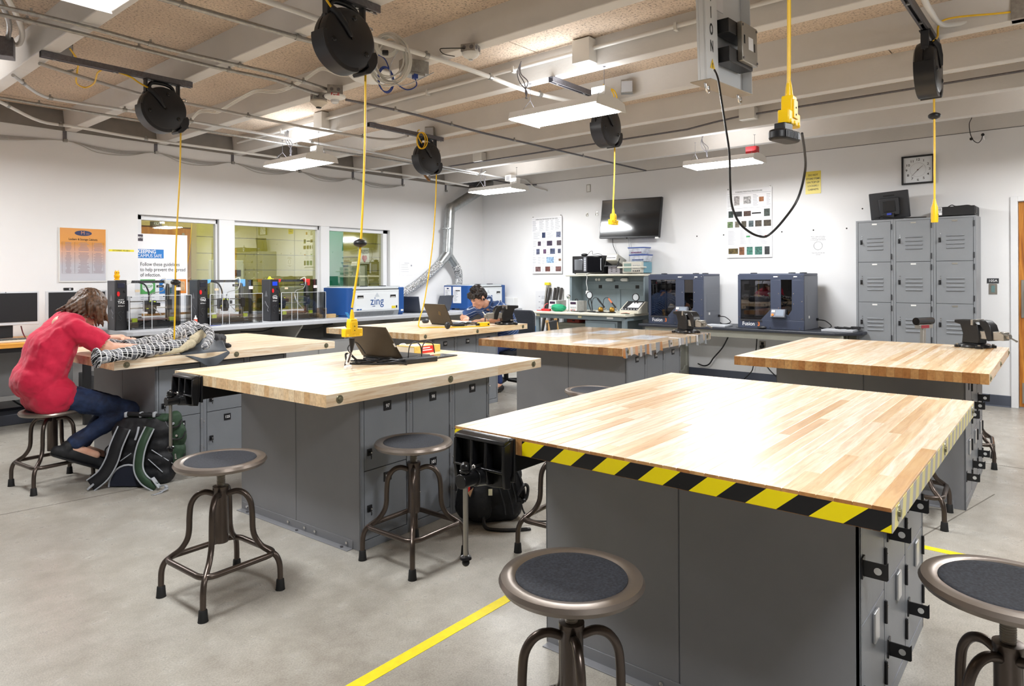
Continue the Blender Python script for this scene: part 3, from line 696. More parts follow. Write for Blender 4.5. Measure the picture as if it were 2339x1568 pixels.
for nm, a, l, w in (('hour_hand', pi/2-(1+37/60)*pi/6, .062, .007), ('minute_hand', pi/2-37*pi/30, .095, .005)):
    MB().bar((-.012*cos(a), -.015, -.012*sin(a)), (l*cos(a), -.015, l*sin(a)), w, .001).build(nm, INK, t, flat=True)
MB().cyl((0, -.013, 0), (0, -.018, 0), .006).build('hub', mat('dark_red', '#5A1A1A', .5), t)
# signs and notices
t = rt('yellow_sign', 'yellow warning sign about storing items on lockers', 'sign', -2.438, 2.512, 0)
MB().b(-.09, -.004, -.138, .09, 0, .138).build('panel', mat('sign_yellow', '#E0CB3C', .35), t)
for i, (a, b_) in enumerate((('DO NOT', .014), ('STORE ITEMS', .014), ('ON TOP OF', .014), ('LOCKERS /', .006), ('CABINETS', .01))): text('sign_text', a, .031, INK, t, (0, -.0045, .09-.044*i), bold=b_, sx=.88)
t = rt('notice_sheet', 'small white notice with a round stamp below the yellow sign', 'notice', -2.384, 1.737, 0)
MB().b(-.106, -.002, -.137, .106, 0, .137).build('sheet', PAPER, t, flat=True)
for i, a in enumerate(('Please report all broken', 'equipment and injuries', 'to the google form below')): text('sheet_text', a, .017, INK, t, (0, -.0025, .112-.02*i))
for i, a in enumerate(('Help keep the lab safe', 'and fun!')): text('sheet_text', a, .017, INK, t, (0, -.0025, -.088-.02*i))
rg = MB()
for r in (.052, .047): rg.tube([(r*cos(k*pi/16), -.0025, r*sin(k*pi/16)) for k in range(32)], .0012, 4, closed=True)
rg.build('stamp_ring', INK, t)
t = rt('room_sign', 'dark room number plate 105A beside the door', 'sign', -.641, 1.311, 0)
MB().b(-.051, -.005, -.026, .051, 0, .026).build('plate', mat('charcoal_plate', '#35363A', .5), t, bev=.001); text('plate_text', '105A', .036, WINK, t, (0, -.0055, 0), bold=.012)
t = rt('key_reader', 'steel light switch plate with a lit window under the room number', 'switch', -.64, 1.225, 0)
MB().b(-.036, -.006, -.055, .036, 0, .055).build('plate', STEEL, t, bev=.002); MB().b(-.016, -.009, -.036, .016, -.005, .036).build('switch', mat('teal_grey', '#6E8C8C', .3), t, bev=.002)
def poster(name, label, x0, x1, z0, z1, rows, title, off=.02):
    t = rt(name, label, 'poster', (x0+x1)/2, (z0+z1)/2, 0); w, h = (x1-x0)/2, (z1-z0)/2
    MB().b(-w, -off, -h, w, -off+.012, h).build('board', PAPER, t, bev=.001)
    y = -off-.0006
    if title: text('poster_title', title, .026, INK, t, (0, y, h-.035), sx=.92)
    ln = MB(); ru = MB()
    for zt, hh, cells in rows:
        ru.b(-w+.01, y-.0002, zt+hh/2+.012, w-.01, y, zt+hh/2+.0145)
        for kind, cx, cw, col in cells:
            if kind == 't':
                n = max(2, int(hh/.017))
                for i in range(n): ln.b(cx-cw/2, y-.0002, zt+hh/2-.012-i*hh/n, cx-cw/2+cw*random.uniform(.6, 1), y, zt+hh/2-.0165-i*hh/n)
            else:
                ph = hh*.8*(kind if isinstance(kind, float) else 1)
                o = MB().b(cx-cw/2, y-.0004, zt-ph/2, cx+cw/2, y, zt+ph/2).build('printed_photo', mat('photo'+col, col, .5, var=(38, .75)), t, flat=True)
    ln.build('printed_lines', INKG, t, flat=True); ru.build('printed_rules', INKG, t, flat=True)
    for sx_ in (-1, 1): MB().cyl((sx_*(w-.02), -off-.001, h+.012), (sx_*(w-.02), -off+.012, h+.012), .008, n=10).build('mounting_clip', CHROME, t)
    return t
C = lambda *a: list(a)
poster('procedure_poster', 'white printing procedure poster behind the hanging black cable', -3.53, -2.935, 1.612, 2.505, [
  (.30, .15, C(('t', -.25, .07, ''), (1., -.16, .075, '#C9C3C3'), (.8, -.02, .1, '#D8D6D6'), ('t', .09, .07, ''), (.5, .165, .06, '#C07A48'), ('t', .26, .06, ''))),
  (.125, .12, C((.9, -.24, .065, '#3A4A46'), (.7, -.14, .10, '#34363A'), (.7, -.02, .095, '#5A443C'), (.2, .10, .12, '#2A2A2C'), (1., .235, .075, '#3E4A44'))),
  (-.01, .10, C((1., -.25, .075, '#7A9468'), (1., -.155, .06, '#8A8272'), (1., -.065, .065, '#5E5648'), (1., .03, .065, '#5A6A70'), (1., .125, .085, '#564C40'), (1., .24, .095, '#4A3E2C'))),
  (-.175, .19, C(('t', -.22, .12, ''), ('t', -.03, .17, ''), (.12, .235, .06, '#C8603A'), ('t', .17, .14, ''), (.13, -.01, .05, '#4FA96A'))),
  (-.36, .13, C((.7, -.21, .13, '#6A5A30'), (1., -.095, .07, '#8A5A3A'), (1., .01, .08, '#4E8C7C'), (1., .125, .095, '#4A8074'), (1., .235, .065, '#3A3D40')))], 'FUSION3 PRINTING PROCEDURE')
poster('laser_poster', 'white laser operating poster near the room corner', -6.86, -6.25, 1.425, 2.34, [
  (.33, .17, C(('t', -.24, .1, ''), ('t', -.10, .10, ''), ('t', .02, .08, ''), ('t', .12, .07, ''), ('t', .23, .11, ''))),
  (.165, .11, C(('t', -.2, .15, ''), (1., -.06, .07, '#3B4A72'), ('t', .08, .14, ''), (1., .24, .09, '#7C84A0'))),
  (.03, .10, C(('t', -.24, .08, ''), (.9, -.15, .065, '#5A4A60'), ('t', -.06, .07, ''), (1., .06, .11, '#4A3E58'), ('t', .16, .06, ''), (1., .25, .09, '#5C5058'))),
  (-.10, .11, C(('t', -.26, .05, ''), (1., -.18, .07, '#6A7090'), (.8, -.04, .06, '#7A5A80'), ('t', .04, .06, ''), (1., .12, .1, '#5E6888'), (.8, .255, .06, '#5A5E78'))),
  (-.24, .12, C(('t', -.25, .08, ''), ('t', -.15, .07, ''), ('t', -.06, .07, ''), (1., .07, .15, '#A9CBF0'), ('t', .18, .07, ''), (.4, .265, .05, '#8A6A50'))),
  (-.385, .10, C(('t', -.27, .05, ''), (1., -.18, .11, '#8C6A6A'), ('t', -.08, .06, ''), (1., .02, .10, '#84504A'), ('t', .12, .06, ''), (1., .235, .11, '#8A605E')))], 'OPERATING PROCEDURE FOR THE LASER', .03)
# blank plate, wall bumps and small dark bolt holes
t = rt('outlet_plate', 'small upright steel plate high on the wall left of the television', 'wall plate', -5.75, 2.735, 0); MB().b(-.037, -.006, -.06, .037, 0, .06).build('plate', STEEL, t, bev=.002); MB().b(-.026, -.008, -.049, .026, -.005, .049).build('cover', WPL, t, bev=.001)
for i, (px, py) in enumerate(((1342, 490), (1364, 488))):
    u, z = rw(px, py); t = rt('wall_hook', ('left' if i == 0 else 'right')+' one of the two small steel hooks left of the television', 'hook', u, z, 0); MB().b(-.012, -.004, -.03, .012, 0, .03).tube([(0, -.004, .01), (0, -.03, 0), (0, -.034, -.02), (0, -.024, -.03)], .005, 8).build('hook', STEEL, t)
for px, py in ((1592, 540), (1653, 537), (1786, 530), (1858, 526), (1934, 522), (1970, 477)):
    u, z = rw(px, py); t = rt('wall_anchor', 'small dark anchor hole in the white right wall', 'anchor', u, z, 0, 'dark anchor holes'); MB().lathe([(.002, 0), (.009, 0), (.009, .003), (.002, .002)], 12, ax='Y').build('anchor', INK, t)
# television
t = rt('television', 'black flat television tilted down on the right wall', 'television', -4.96, 2.22, 0)
bx = MB(); bx.M = Matrix.Translation((0, -.11, 0)) @ Matrix.Rotation(R(-7), 4, 'X') @ Matrix.Rotation(R(1.2), 4, 'Y')
bx.b(-.50, -.0, -.29, .50, .045, .29); bx.build('casing', BLACK, t, bev=.004)
sc2 = MB(); sc2.M = bx.M; sc2.b(-.488, -.003, -.268, .488, .001, .28); sc2.build('screen', mat('screen_glass', '#0A0B10', .08, coat=.6), t, flat=True)
MB().b(-.10, -.10, -.12, .10, 0, .12).build('wall_bracket', DARK, t); sc3 = MB(); sc3.M = bx.M; sc3.b(.44, 0, -.31, .49, .02, -.285); sc3.build('sticker', WPL, t); sc4 = MB(); sc4.M = bx.M; sc4.ball((-.02, -.002, -.292), .012); sc4.build('sensor', BLACKG, t)
for i, (x, ln) in enumerate(((-.33, .50), (-.06, .55), (-.03, .55))):
    p = curve([(x, -.05, -.28), (x+.004, -.03, -.4), (x+(.10 if i == 0 else 0), -.02, -.6), (x+(.14 if i == 0 else .01), -.02, -.28-ln)], 5)
    o = MB().tube(p, .004, 6).build('power_lead', INK if i == 0 else GREYL, t)

# ---------------------------------------------------------------- electronics bench
SLATE = mat('slate_enamel', '#77848A', .45, var=(6, .08)); CREAM = mat('cream_laminate', '#DAD6C6', .4, var=(20, .04))
t = rt('electronics_bench', 'grey steel electronics bench with cream top and raised shelf', 'workbench', -5.42, 0, 0)
x0, x1 = -.80, .82
MB().prism([(-.82, .862), (-.83, .855), (-.83, .835), (-.82, .825), (0, .825), (0, .862)], x0, x1, 'X').build('bench_top', CREAM, t, bev=.003)
MB().b(x0+.05, -.78, .765, x1-.03, -.74, .825).b(x0+.05, -.06, .765, x1-.03, -.02, .825).b(x0+.05, -.78, .765, x0+.09, -.02, .825).b(x1-.07, -.78, .765, x1-.03, -.02, .825).build('apron', SLATE, t, bev=.002)
for x in (x0+.07, x1-.05):
    for y in (-.76, -.06): MB().b(x-.03, y-.025, 0, x+.03, y+.025, .79).build('leg', SLATE, t, bev=.002)
MB().b(-.45, -.04, .862, x1, -.015, 1.375).build('back_panel', SLATE, t); MB().b(-.45, -.31, .862, -.43, -.0, 1.375).b(-.47, -.315, .862, -.43, -.295, 1.375).build('riser_side', SLATE, t, bev=.002)
MB().b(x1-.02, -.31, .862, x1, 0, 1.375).build('riser_side', SLATE, t)
MB().b(-.43, -.05, 1.18, x1, -.038, 1.26).b(-.43, -.06, 1.32, x1, -.038, 1.375).b(.20, -.055, .862, .26, -.038, 1.18).build('riser_rail', SLATE, t, bev=.002)
for x in (-.12, .17, .52): MB().b(x, -.053, 1.195, x+.06, -.049, 1.243).build('knockout', INK, t)
MB().prism([(-.33, 1.41), (-.345, 1.4), (-.345, 1.385), (-.33, 1.377), (0, 1.377), (0, 1.41)], -.53, x1+.01, 'X').build('riser_shelf', CREAM, t, bev=.003)
for x in (.06, .32): MB().b(x, -.10, 1.30, x+.09, -.06, 1.345).prism([(-.03+x, 1.31), (x, 1.30), (x, 1.345), (x-.03, 1.335)], -.095, -.065, 'Y').build('outlet_adapter', WPL, t, bev=.003)
for x in (-.155, -.105): MB().cyl((x, -.066, 1.325), (x, -.058, 1.325), .02).build('socket', WPL, t)
for x in (-.74, .02): MB().b(x, -.792, .785, x+.06, -.778, .815).build('front_outlet', mat('cream_plate', '#C9C3A2', .5), t, bev=.002)
MB().b(.50, -.784, .79, .60, -.779, .815).build('rating_label', WPL, t)
dw = MB().b(.13, -.77, .3, .66, -.1, .755).build('drawer_box', SLATE, t, bev=.003); f2 = MB().b(.16, -.785, .42, .63, -.768, .725).build('drawer', SLATE, t, bev=.003); MB().b(.30, -.789, .585, .47, -.784, .655).build('drawer_pull', INK, f2, bev=.003)
OLIVE = mat('olive_enamel', '#6A695C', .5)
t = rt('steel_cabinet', 'olive steel cabinet tucked under the electronics bench', 'cabinet', -5.83, 0, .70); MB().b(0, 0, 0, .50, .5, .70).build('body', OLIVE, t, bev=.004); MB().b(.03, -.012, .03, .48, 0, .66).build('door', OLIVE, t, bev=.002); MB().b(.40, -.02, .4, .42, -.012, .5).build('handle', STEEL, t)
t = rt('tool_case', 'red case lying on the olive cabinet under the bench', 'case', -5.72, .701, .62); MB().b(0, 0, 0, .22, .25, .05).build('case', mat('case_red', '#B84A3C', .5), t, bev=.006); MB().b(.10, -.005, .02, .14, 0, .035).build('clasp', BLACK, t)
# ---- things on the raised shelf
ZS = 1.411
t = rt('microwave_oven', 'black microwave oven at the left end of the raised shelf', 'microwave', -5.83, ZS, .33)
MB().b(0, 0, .012, .56, .30, .27).build('casing', BLACK, t, bev=.008); MB().b(.28, -.012, .02, .55, 0, .262).build('door', mat('black_door_gloss', '#101014', .12), t, bev=.006)
MB().b(.045, -.006, .06, .19, 0, .22).build('window', mat('mirror_window', '#B8BCC4', .1, .8), t, bev=.004); MB().b(.215, -.008, .04, .262, 0, .25).build('keypad', mat('keypad_grey', '#8E9098', .5), t, bev=.002)
for r in range(6): MB().b(.222, -.0095, .06+r*.03, .255, -.007, .075+r*.03).build('key', GREYL, t)
MB().tube(curve([(.53, -.012, .06), (.535, -.03, .07), (.535, -.03, .21), (.53, -.012, .22)], 4), .006).build('handle', GREYL, t)
for x, y in ((.04, .03), (.52, .03), (.04, .26), (.52, .26)): MB().cyl((x, y, 0), (x, y, .014), .015).build('foot', RUBBER, t)
t = rt('computer_mouse', 'black mouse lying on top of the microwave', 'mouse', -5.66, ZS+.271, .25); MB().ball((0, 0, .018), (.06, .035, .022)).build('shell', BLACK, t); MB().tube(curve([(.06, 0, .015), (.10, 0, .06), (.13, .02, .07), (.15, .0, .02), (.25, -.01, .03), (.33, -.02, .0), (.34, -.12, -.06)], 5), .003, 6).build('cord', BLACK, t)
t = rt('signal_box', 'grey test box with slots between the microwave and oscilloscope', 'test box', -5.21, ZS, .30); MB().b(0, 0, 0, .20, .26, .115).build('casing', mat('warm_grey', '#8A868A', .5), t, bev=.004)
for x in (.05, .13):
    for z in (.03, .055, .08): MB().b(x, -.002, z, x+.025, .001, z+.009).build('slot', INK, t)
t = rt('function_generator', 'beige signal generator propped up at an angle on its stand', 'test instrument', -5.13, ZS+.20, .30); G = MB(); G.M = Matrix.Rotation(R(-20), 4, 'X'); BEI = mat('beige_case', '#C2BFB4', .5)
G.b(-.075, -.06, -.03, .11, .19, .07).build('casing', BEI, t, bev=.005); G = MB(); G.M = Matrix.Rotation(R(-20), 4, 'X'); G.b(-.06, -.066, -.018, .095, -.058, .055); G.build('front_panel', PAPER, t)
for i in range(6): q = MB(); q.M = Matrix.Rotation(R(-20), 4, 'X'); q.cyl((-.045+i*.024, -.07, .01), (-.045+i*.024, -.064, .01), .008, n=10); q.build('knob', DARK, t)
MB().tube([(-.085, -.02, .02), (-.12, -.03, -.1), (-.12, .0, -.085)], .008, 8).tube([(.12, -.0, .02), (.09, -.03, -.1), (.09, 0, -.085)], .008, 8).tube([(-.12, -.03, -.085), (.09, -.03, -.085)], .008).build('tilt_handle', DARK, t)
t = rt('oscilloscope', 'beige and blue oscilloscope on the raised shelf', 'oscilloscope', -4.94, ZS, .335); SCB = mat('scope_blue', '#6E9AAA', .5)
MB().b(0, .06, .012, .30, .30, .165).build('casing', SCB, t, bev=.005); MB().b(-.005, 0, .008, .305, .06, .17).build('bezel', BEI, t, bev=.006); MB().b(.02, -.004, .03, .14, .001, .145).build('screen', mat('scope_screen', '#7E938C', .2), t, bev=.003)
for i in range(12): x, z = .175+(i % 4)*.032, .04+(i//4)*.04; MB().cyl((x, -.008, z), (x, .001, z), .009, n=10).build('knob', DARK if i < 4 else GREYL, t)
MB().tube(curve([(-.02, .08, .09), (-.03, -.06, .09), (.0, -.08, .09), (.28, -.08, .09), (.33, -.05, .09), (.33, .08, .09)], 4), .011).build('carry_handle', mat('ivory', '#DAD8CC', .5), t)
MB().cyl((.07, .1, .0), (.07, .1, .014), .02).cyl((.25, .1, 0), (.25, .1, .014), .02).build('foot', RUBBER, t)
BXM = mat('box_plastic', '#D6DBE6', .25, var=(18, .35)); LID = mat('lid_blue', '#3C57A0', .4)
for i, (x, z, w) in enumerate(((-4.87, ZS+.172, .26), (-4.89, ZS+.277, .25))):
    t = rt('storage_box', ('lower' if i == 0 else 'upper')+' of two clear boxes with blue lids stacked on the oscilloscope', 'storage box', x, z, .27, 'clear lidded boxes')
    MB().add([(.02, .02, 0), (w-.02, .02, 0), (w-.02, .18, 0), (.02, .18, 0), (0, 0, .085), (w, 0, .085), (w, .2, .085), (0, .2, .085)], [(0, 3, 2, 1), (4, 5, 6, 7), (0, 1, 5, 4), (1, 2, 6, 5), (2, 3, 7, 6), (3, 0, 4, 7)]).build('tub', BXM, t, bev=.004)
    MB().b(-.005, -.005, .085, w+.005, .205, .1).build('lid', LID, t, bev=.003)
    MB().b(.04, -.001 if False else .012, .015, w-.04, .016, .055).build('contents', mat('box_contents%d' % i, ('#5C6C9A', '#8A6A88')[i], .6, var=(60, .6)), t)
# ---- things on the electronics bench top
ZE = .8625
def psu(u, label):
    t = rt('power_supply', label, 'power supply', u, ZE, .66, 'white bench power supplies')
    MB().b(0, .012, .008, .125, .26, .155).build('casing', mat('psu_side', '#B9B9B6', .5, var=(30, .2)), t, bev=.003); MB().b(-.003, 0, .006, .128, .014, .158).build('front_panel', WPL, t, bev=.004)
    MB().b(.014, -.002, .108, .112, .001, .142).build('display', mat('display_plum', '#3E2A40', .2), t)
    for i in range(4): MB().cyl((.022+i*.027, -.010, .068), (.022+i*.027, .001, .068), .009, n=12).build('knob', GREYL, t)
    for i in range(3): MB().cyl((.032+i*.03, -.010, .026), (.032+i*.03, .001, .026), .007, n=10).build('terminal', (mat('terminal_red', '#C8302A', .4), BLACK, mat('terminal_red', '#C8302A', .4))[i], t)
    MB().tube(curve([(.04, .08, .157), (.05, .08, .18), (.08, .08, .18), (.09, .08, .157)], 4), .006).build('handle', BLACK, t)
psu(-6.02, 'white power supply at the left with the red lead beside it'); psu(-5.64, 'white power supply right of the green cloth')
t = rt('green_cloth', 'crumpled green cloth between the two power supplies', 'cloth', -5.80, ZE, .72)
import bmesh
def crumple(name, m, parent, rx, ry, rz, seed, amp=.35, sub=3, loc=(0, 0, 0)):
    rnd = random.Random(seed); bm = bmesh.new(); bmesh.ops.create_icosphere(bm, subdivisions=sub, radius=1)
    ph = [(V((rnd.uniform(-1, 1), rnd.uniform(-1, 1), rnd.uniform(-1, 1))).normalized()*rnd.uniform(2, 6), rnd.uniform(0, 6)) for _ in range(6)]
    for v in bm.verts:
        k = 1+amp*sum(abs(sin(v.co.dot(d)+p))-.6 for d, p in ph)/3
        v.co = V((v.co.x*rx*k, v.co.y*ry*k, max(0, (v.co.z*k*.8+.75)*rz)))
    me = bpy.data.meshes.new(name); bm.to_mesh(me); bm.free(); me.shade_smooth(); me.set_sharp_from_angle(angle=R(30)); me.materials.append(m)
    o = bpy.data.objects.new(name, me); COL.objects.link(o); o.parent = parent; o.location = loc; return o
crumple('cloth_heap', mat('green_cloth', '#1E9468', .8), t, .12, .07, .07, 5)
t = rt('red_test_lead', 'red test lead and clip lying at the left front of the bench', 'cable', -6.09, ZE, .75); MB().tube(curve([(-.09, .0, .008), (-.02, -.01, .008), (.02, .0, .02), (.02, .06, .09), (.05, .09, .11)], 6), .006).build('lead', mat('lead_red', '#C41F22', .45), t); MB().b(.0, -.02, .0, .16, .03, .035).build('clip_block', mat('lead_red', '#C41F22', .45), t, bev=.01)
t = rt('helping_hand', 'small chrome ball on a thin stand between the power supplies', 'holder', -5.70, ZE, .60); MB().lathe([(.03, 0), (.03, .008), (.005, .012), (.004, .19), (.002, .19)], 14).build('stand', CHROME, t); MB().ball((0, 0, .215), .033).build('ball', CHROME, t)
def magnifier(u, off, h, label):
    t = rt('magnifier_lamp', label, 'magnifier', u, ZE, off, 'round magnifiers on stands'); MB().b(-.02, -.03, 0, .08, .04, .012).build('foot', BLACK, t, bev=.003); MB().tube(curve([(.03, 0, .01), (.0, 0, .08), (-.02, 0, .14), (0, 0, h-.05)], 5), .007).tube(curve([(.05, 0, .01), (.04, 0, .1), (.02, 0, h-.05)], 4), .007).build('arm', BLACK, t)
    MB().tube([(.05*cos(a*pi/12), 0, h+.05*sin(a*pi/12)) for a in range(24)], .007, 8, closed=True).build('rim', BLACK, t); MB().cyl((0, -.003, h), (0, .003, h), .047, n=24).build('lens', mat('lens_grey', '#C9CED2', .15), t)
magnifier(-5.40, .50, .24, 'round magnifier beside the right power supply'); magnifier(-4.66, .45, .22, 'round magnifier half hidden by the left dark printer')
def iron(u, off, tip, label):
    t = rt('soldering_iron', label, 'soldering iron', u, ZE, off, 'soldering irons in stands'); BR = mat('brass_wool', '#C8973A', .35, .7, var=(120, .6))
    MB().lathe([(.002, 0), (.052, .0), (.052, .012), (.04, .018), (.002, .018)], 16).build('stand_base', BLACK, t); MB().ball((0, -.0, .045), (.042, .035, .04)).build('tip_cleaner', BR, t)
    h = MB(); n = 34
    h.tube([(.075-.055*k/n+.008*cos(k*1.2), .03, .03+.06*k/n+.008*sin(k*1.2)) for k in range(n)], .0022, 5); h.build('coil_holder', CHROME, t)
    MB().tube([(.04, .03, .075), (-.005, .03, .125), (-.02, .03, .14)], [.013, .010, .011], 10).build('collar', BLACK, t); MB().tube([(-.02, .03, .14), (-.075, .03, .20)], [.013, .011], 10).build('grip', mat('iron_grip'+tip, tip, .5), t)
    MB().tube(curve([(-.075, .03, .20), (-.10, .03, .215), (-.15, .03, .19), (-.17, .03, .10), (-.14, .0, .01), (-.05, -.05, .006)], 5), .004, 6).build('lead', BLACK, t)
iron(-5.10, .66, '#1C1C20', 'soldering iron with a black grip in its coil stand'); iron(-4.94, .62, '#E07A50', 'soldering iron with an orange grip in its coil stand')
t = rt('solder_station', 'cream sloping console with rows of knobs and a white sheet, before the left printer', 'console', -4.83, ZE, .60); MB().prism([(0, 0), (.25, 0), (.25, .16), (.2, .16), (0, .045)], 0, .30, 'X').build('case', CREAM, t, bev=.003)
MB().add([(.02, -.0, .047), (.28, -.0, .047), (.28, .2, .163), (.02, .2, .163)], [(0, 1, 2, 3)]).build('panel', DARK, t, flat=True); MB().add([(.09, .05, .08), (.27, .05, .08), (.27, .17, .15), (.12, .17, .15)], [(0, 1, 2, 3)]).build('paper', PAPER, t, flat=True)
for i in range(6): MB().cyl((.045+i*.045, .015, .052), (.045+i*.045, .008, .064), .009, n=10).build('knob', GREYL, t)
t = rt('alligator_clip', 'red and green clip leads at the right front of the bench', 'cable', -4.72, ZE, .74); MB().tube([(0, 0, .006), (.07, .02, .008), (.12, .03, .006)], [.004, .009, .004], 8).build('red_clip', mat('lead_red', '#C41F22', .45), t); MB().tube([(.02, -.02, .006), (.10, -.02, .007), (.15, -.02, .006)], [.003, .007, .003], 8).build('green_clip', mat('dark_green', '#1E5A44', .5), t)
t = rt('bench_cables', 'tangled black leads lying across the electronics bench top', 'cable', -5.42, ZE, .70)
for i in range(4): rr = random.Random(i); MB().tube(curve([(-.2+.12*k+.05*i, rr.uniform(-.04, .05), .005+rr.uniform(0, .012)) for k in range(6)], 6), .004, 6).build('lead', BLACK, t)
t = rt('white_power_lead', 'white lead hanging from the raised shelf in front of its outlets', 'cable', -5.53, ZS, .345); MB().tube(curve([(.08, .1, .01), (.02, .03, .012), (-.03, -.01, .004), (-.01, -.012, -.05), (-.025, -.01, -.12), (-.01, -.01, -.2), (-.012, -.01, -.25)], 6), .0045, 7).b(-.03, -.02, -.30, .02, 0, -.25).build('lead', WPL, t)
t = rt('power_strip', 'flat beige plate lying in front of the microwave', 'plate', -5.80, ZS, .34); MB().b(.05, -.012, 0, .27, -.002, .012).build('strip', BEI, t, bev=.003)

# rods and instruction panel near the corner, blue board
ROD = mat('dark_pipe', '#4A4643', .45, .4, var=(3, .2))
for i, (px, xo, tl, py) in enumerate(((1250, -.08, 1.25, 658), (1261, -.0, 1.22, 658), (1268, -.02, 1.22, 656), (1276, -.01, 1.2, 658))):
    u, z = rw(px, py, .12); t = rt('metal_rod', ['leftmost', 'second', 'third', 'rightmost'][i]+' of the dark square rods leaning beside the electronics bench', 'rod', u, 0, 0, 'leaning dark rods'); MB().bar((xo-.02, -.28, .005), (0, -.035, z), .032, .032).build('rod', ROD, t, bev=.003)
u, z = rw(1246, 652, .10); t = rt('long_level', 'upright steel level with a yellow cap leaning among the rods', 'level', u, 0, 0); MB().bar((-.03, -.26, .004), (0, -.045, z+.02), .045, .02).build('bar', STEEL, t, bev=.002); MB().b(-.045, -.07, z, .045, -.02, z+.045).build('cap', mat('cap_yellow', '#E3CF2E', .5), t, bev=.004)
t = rt('instruction_sheet', 'thin clear instruction panel on the wall behind the rods', 'notice', -6.585, .88, 0); MB().b(-.225, -.006, -.26, .225, -.001, .26).build('panel', mat('panel_pale', '#E2E3E6', .3), t)
ml = MB()
for r in range(4):
    for q in range(3): ml.b(-.10, -.0068, .17-.09*r-.018*q, -.10+random.uniform(.08, .22), -.0062, .176-.09*r-.018*q)
    ml.b(-.16, -.0068, .165-.09*r, -.125, -.0062, .176-.09*r)
ml.build('printed_lines', INKG, t, flat=True)
t = rt('blue_board', 'bright blue board standing on the floor beside the electronics bench', 'board', -6.52, 0, .42); MB().b(-.13, 0, .0, .13, .02, .60).build('board', mat('bright_blue', '#178BE0', .5), t, bev=.003); MB().b(-.125, -.003, .5, -.105, 0, .55).build('label', PAPER, t)
t = rt('wall_socket_box', 'white wall box with dark sockets behind the boy near the corner', 'panel', -7.45, .80, 0)
MB().b(-.25, -.10, 0, .25, 0, .22).build('box', WPL, t, bev=.004)
for i in range(3): MB().b(-.18+.13*i, -.104, .03, -.10+.13*i, -.099, .10).build('socket', DARK, t)

# ---------------------------------------------------------------- black table with two dark 3D printers
LAM = mat('black_laminate', '#2A2D36', .4); PUTTY = mat('putty_enamel', '#A9A99E', .5)
t = rt('printer_table', 'long table with black top and putty steel frame under the dark printers', 'table', -3.14, 0, 0); x0, x1 = -1.28, 1.32
MB().prism([(x0, -.78), (x0-.02, -.76), (x0-.02, -.02), (x1+.06, -.02), (x1+.06, -.55), (x1-.16, -.78)], .712, .745, 'Z').build('table_top', LAM, t, bev=.008, seg=3)
MB().b(x0+.05, -.70, .63, x1-.1, -.67, .712).b(x0+.05, -.12, .63, x1-.1, -.09, .712).b(x0+.05, -.70, .625, x1-.1, -.62, .635).build('frame_rail', PUTTY, t, bev=.002)
for x in (x0+.35, x1-.22):
    MB().b(x-.03, -.68, .0, x+.03, -.62, .71).build('leg', PUTTY, t, bev=.003); MB().b(x-.03, -.16, 0, x+.03, -.10, .71).build('leg', PUTTY, t, bev=.003)
    MB().b(x-.012, -.64, .12, x+.012, -.12, .69).prism([(-.68, .05), (-.1, .05), (-.1, .16), (-.2, .16), (-.26, .10), (-.52, .10), (-.58, .16), (-.68, .16)], x-.03, x+.03, 'X').build('end_frame', PUTTY, t, bev=.003)
NAVY = mat('printer_navy', '#3C4356', .42, .1); NAVYL = mat('printer_grey', '#70737C', .45, .2); ORG = mat('print_orange', '#F07A1E', .45)
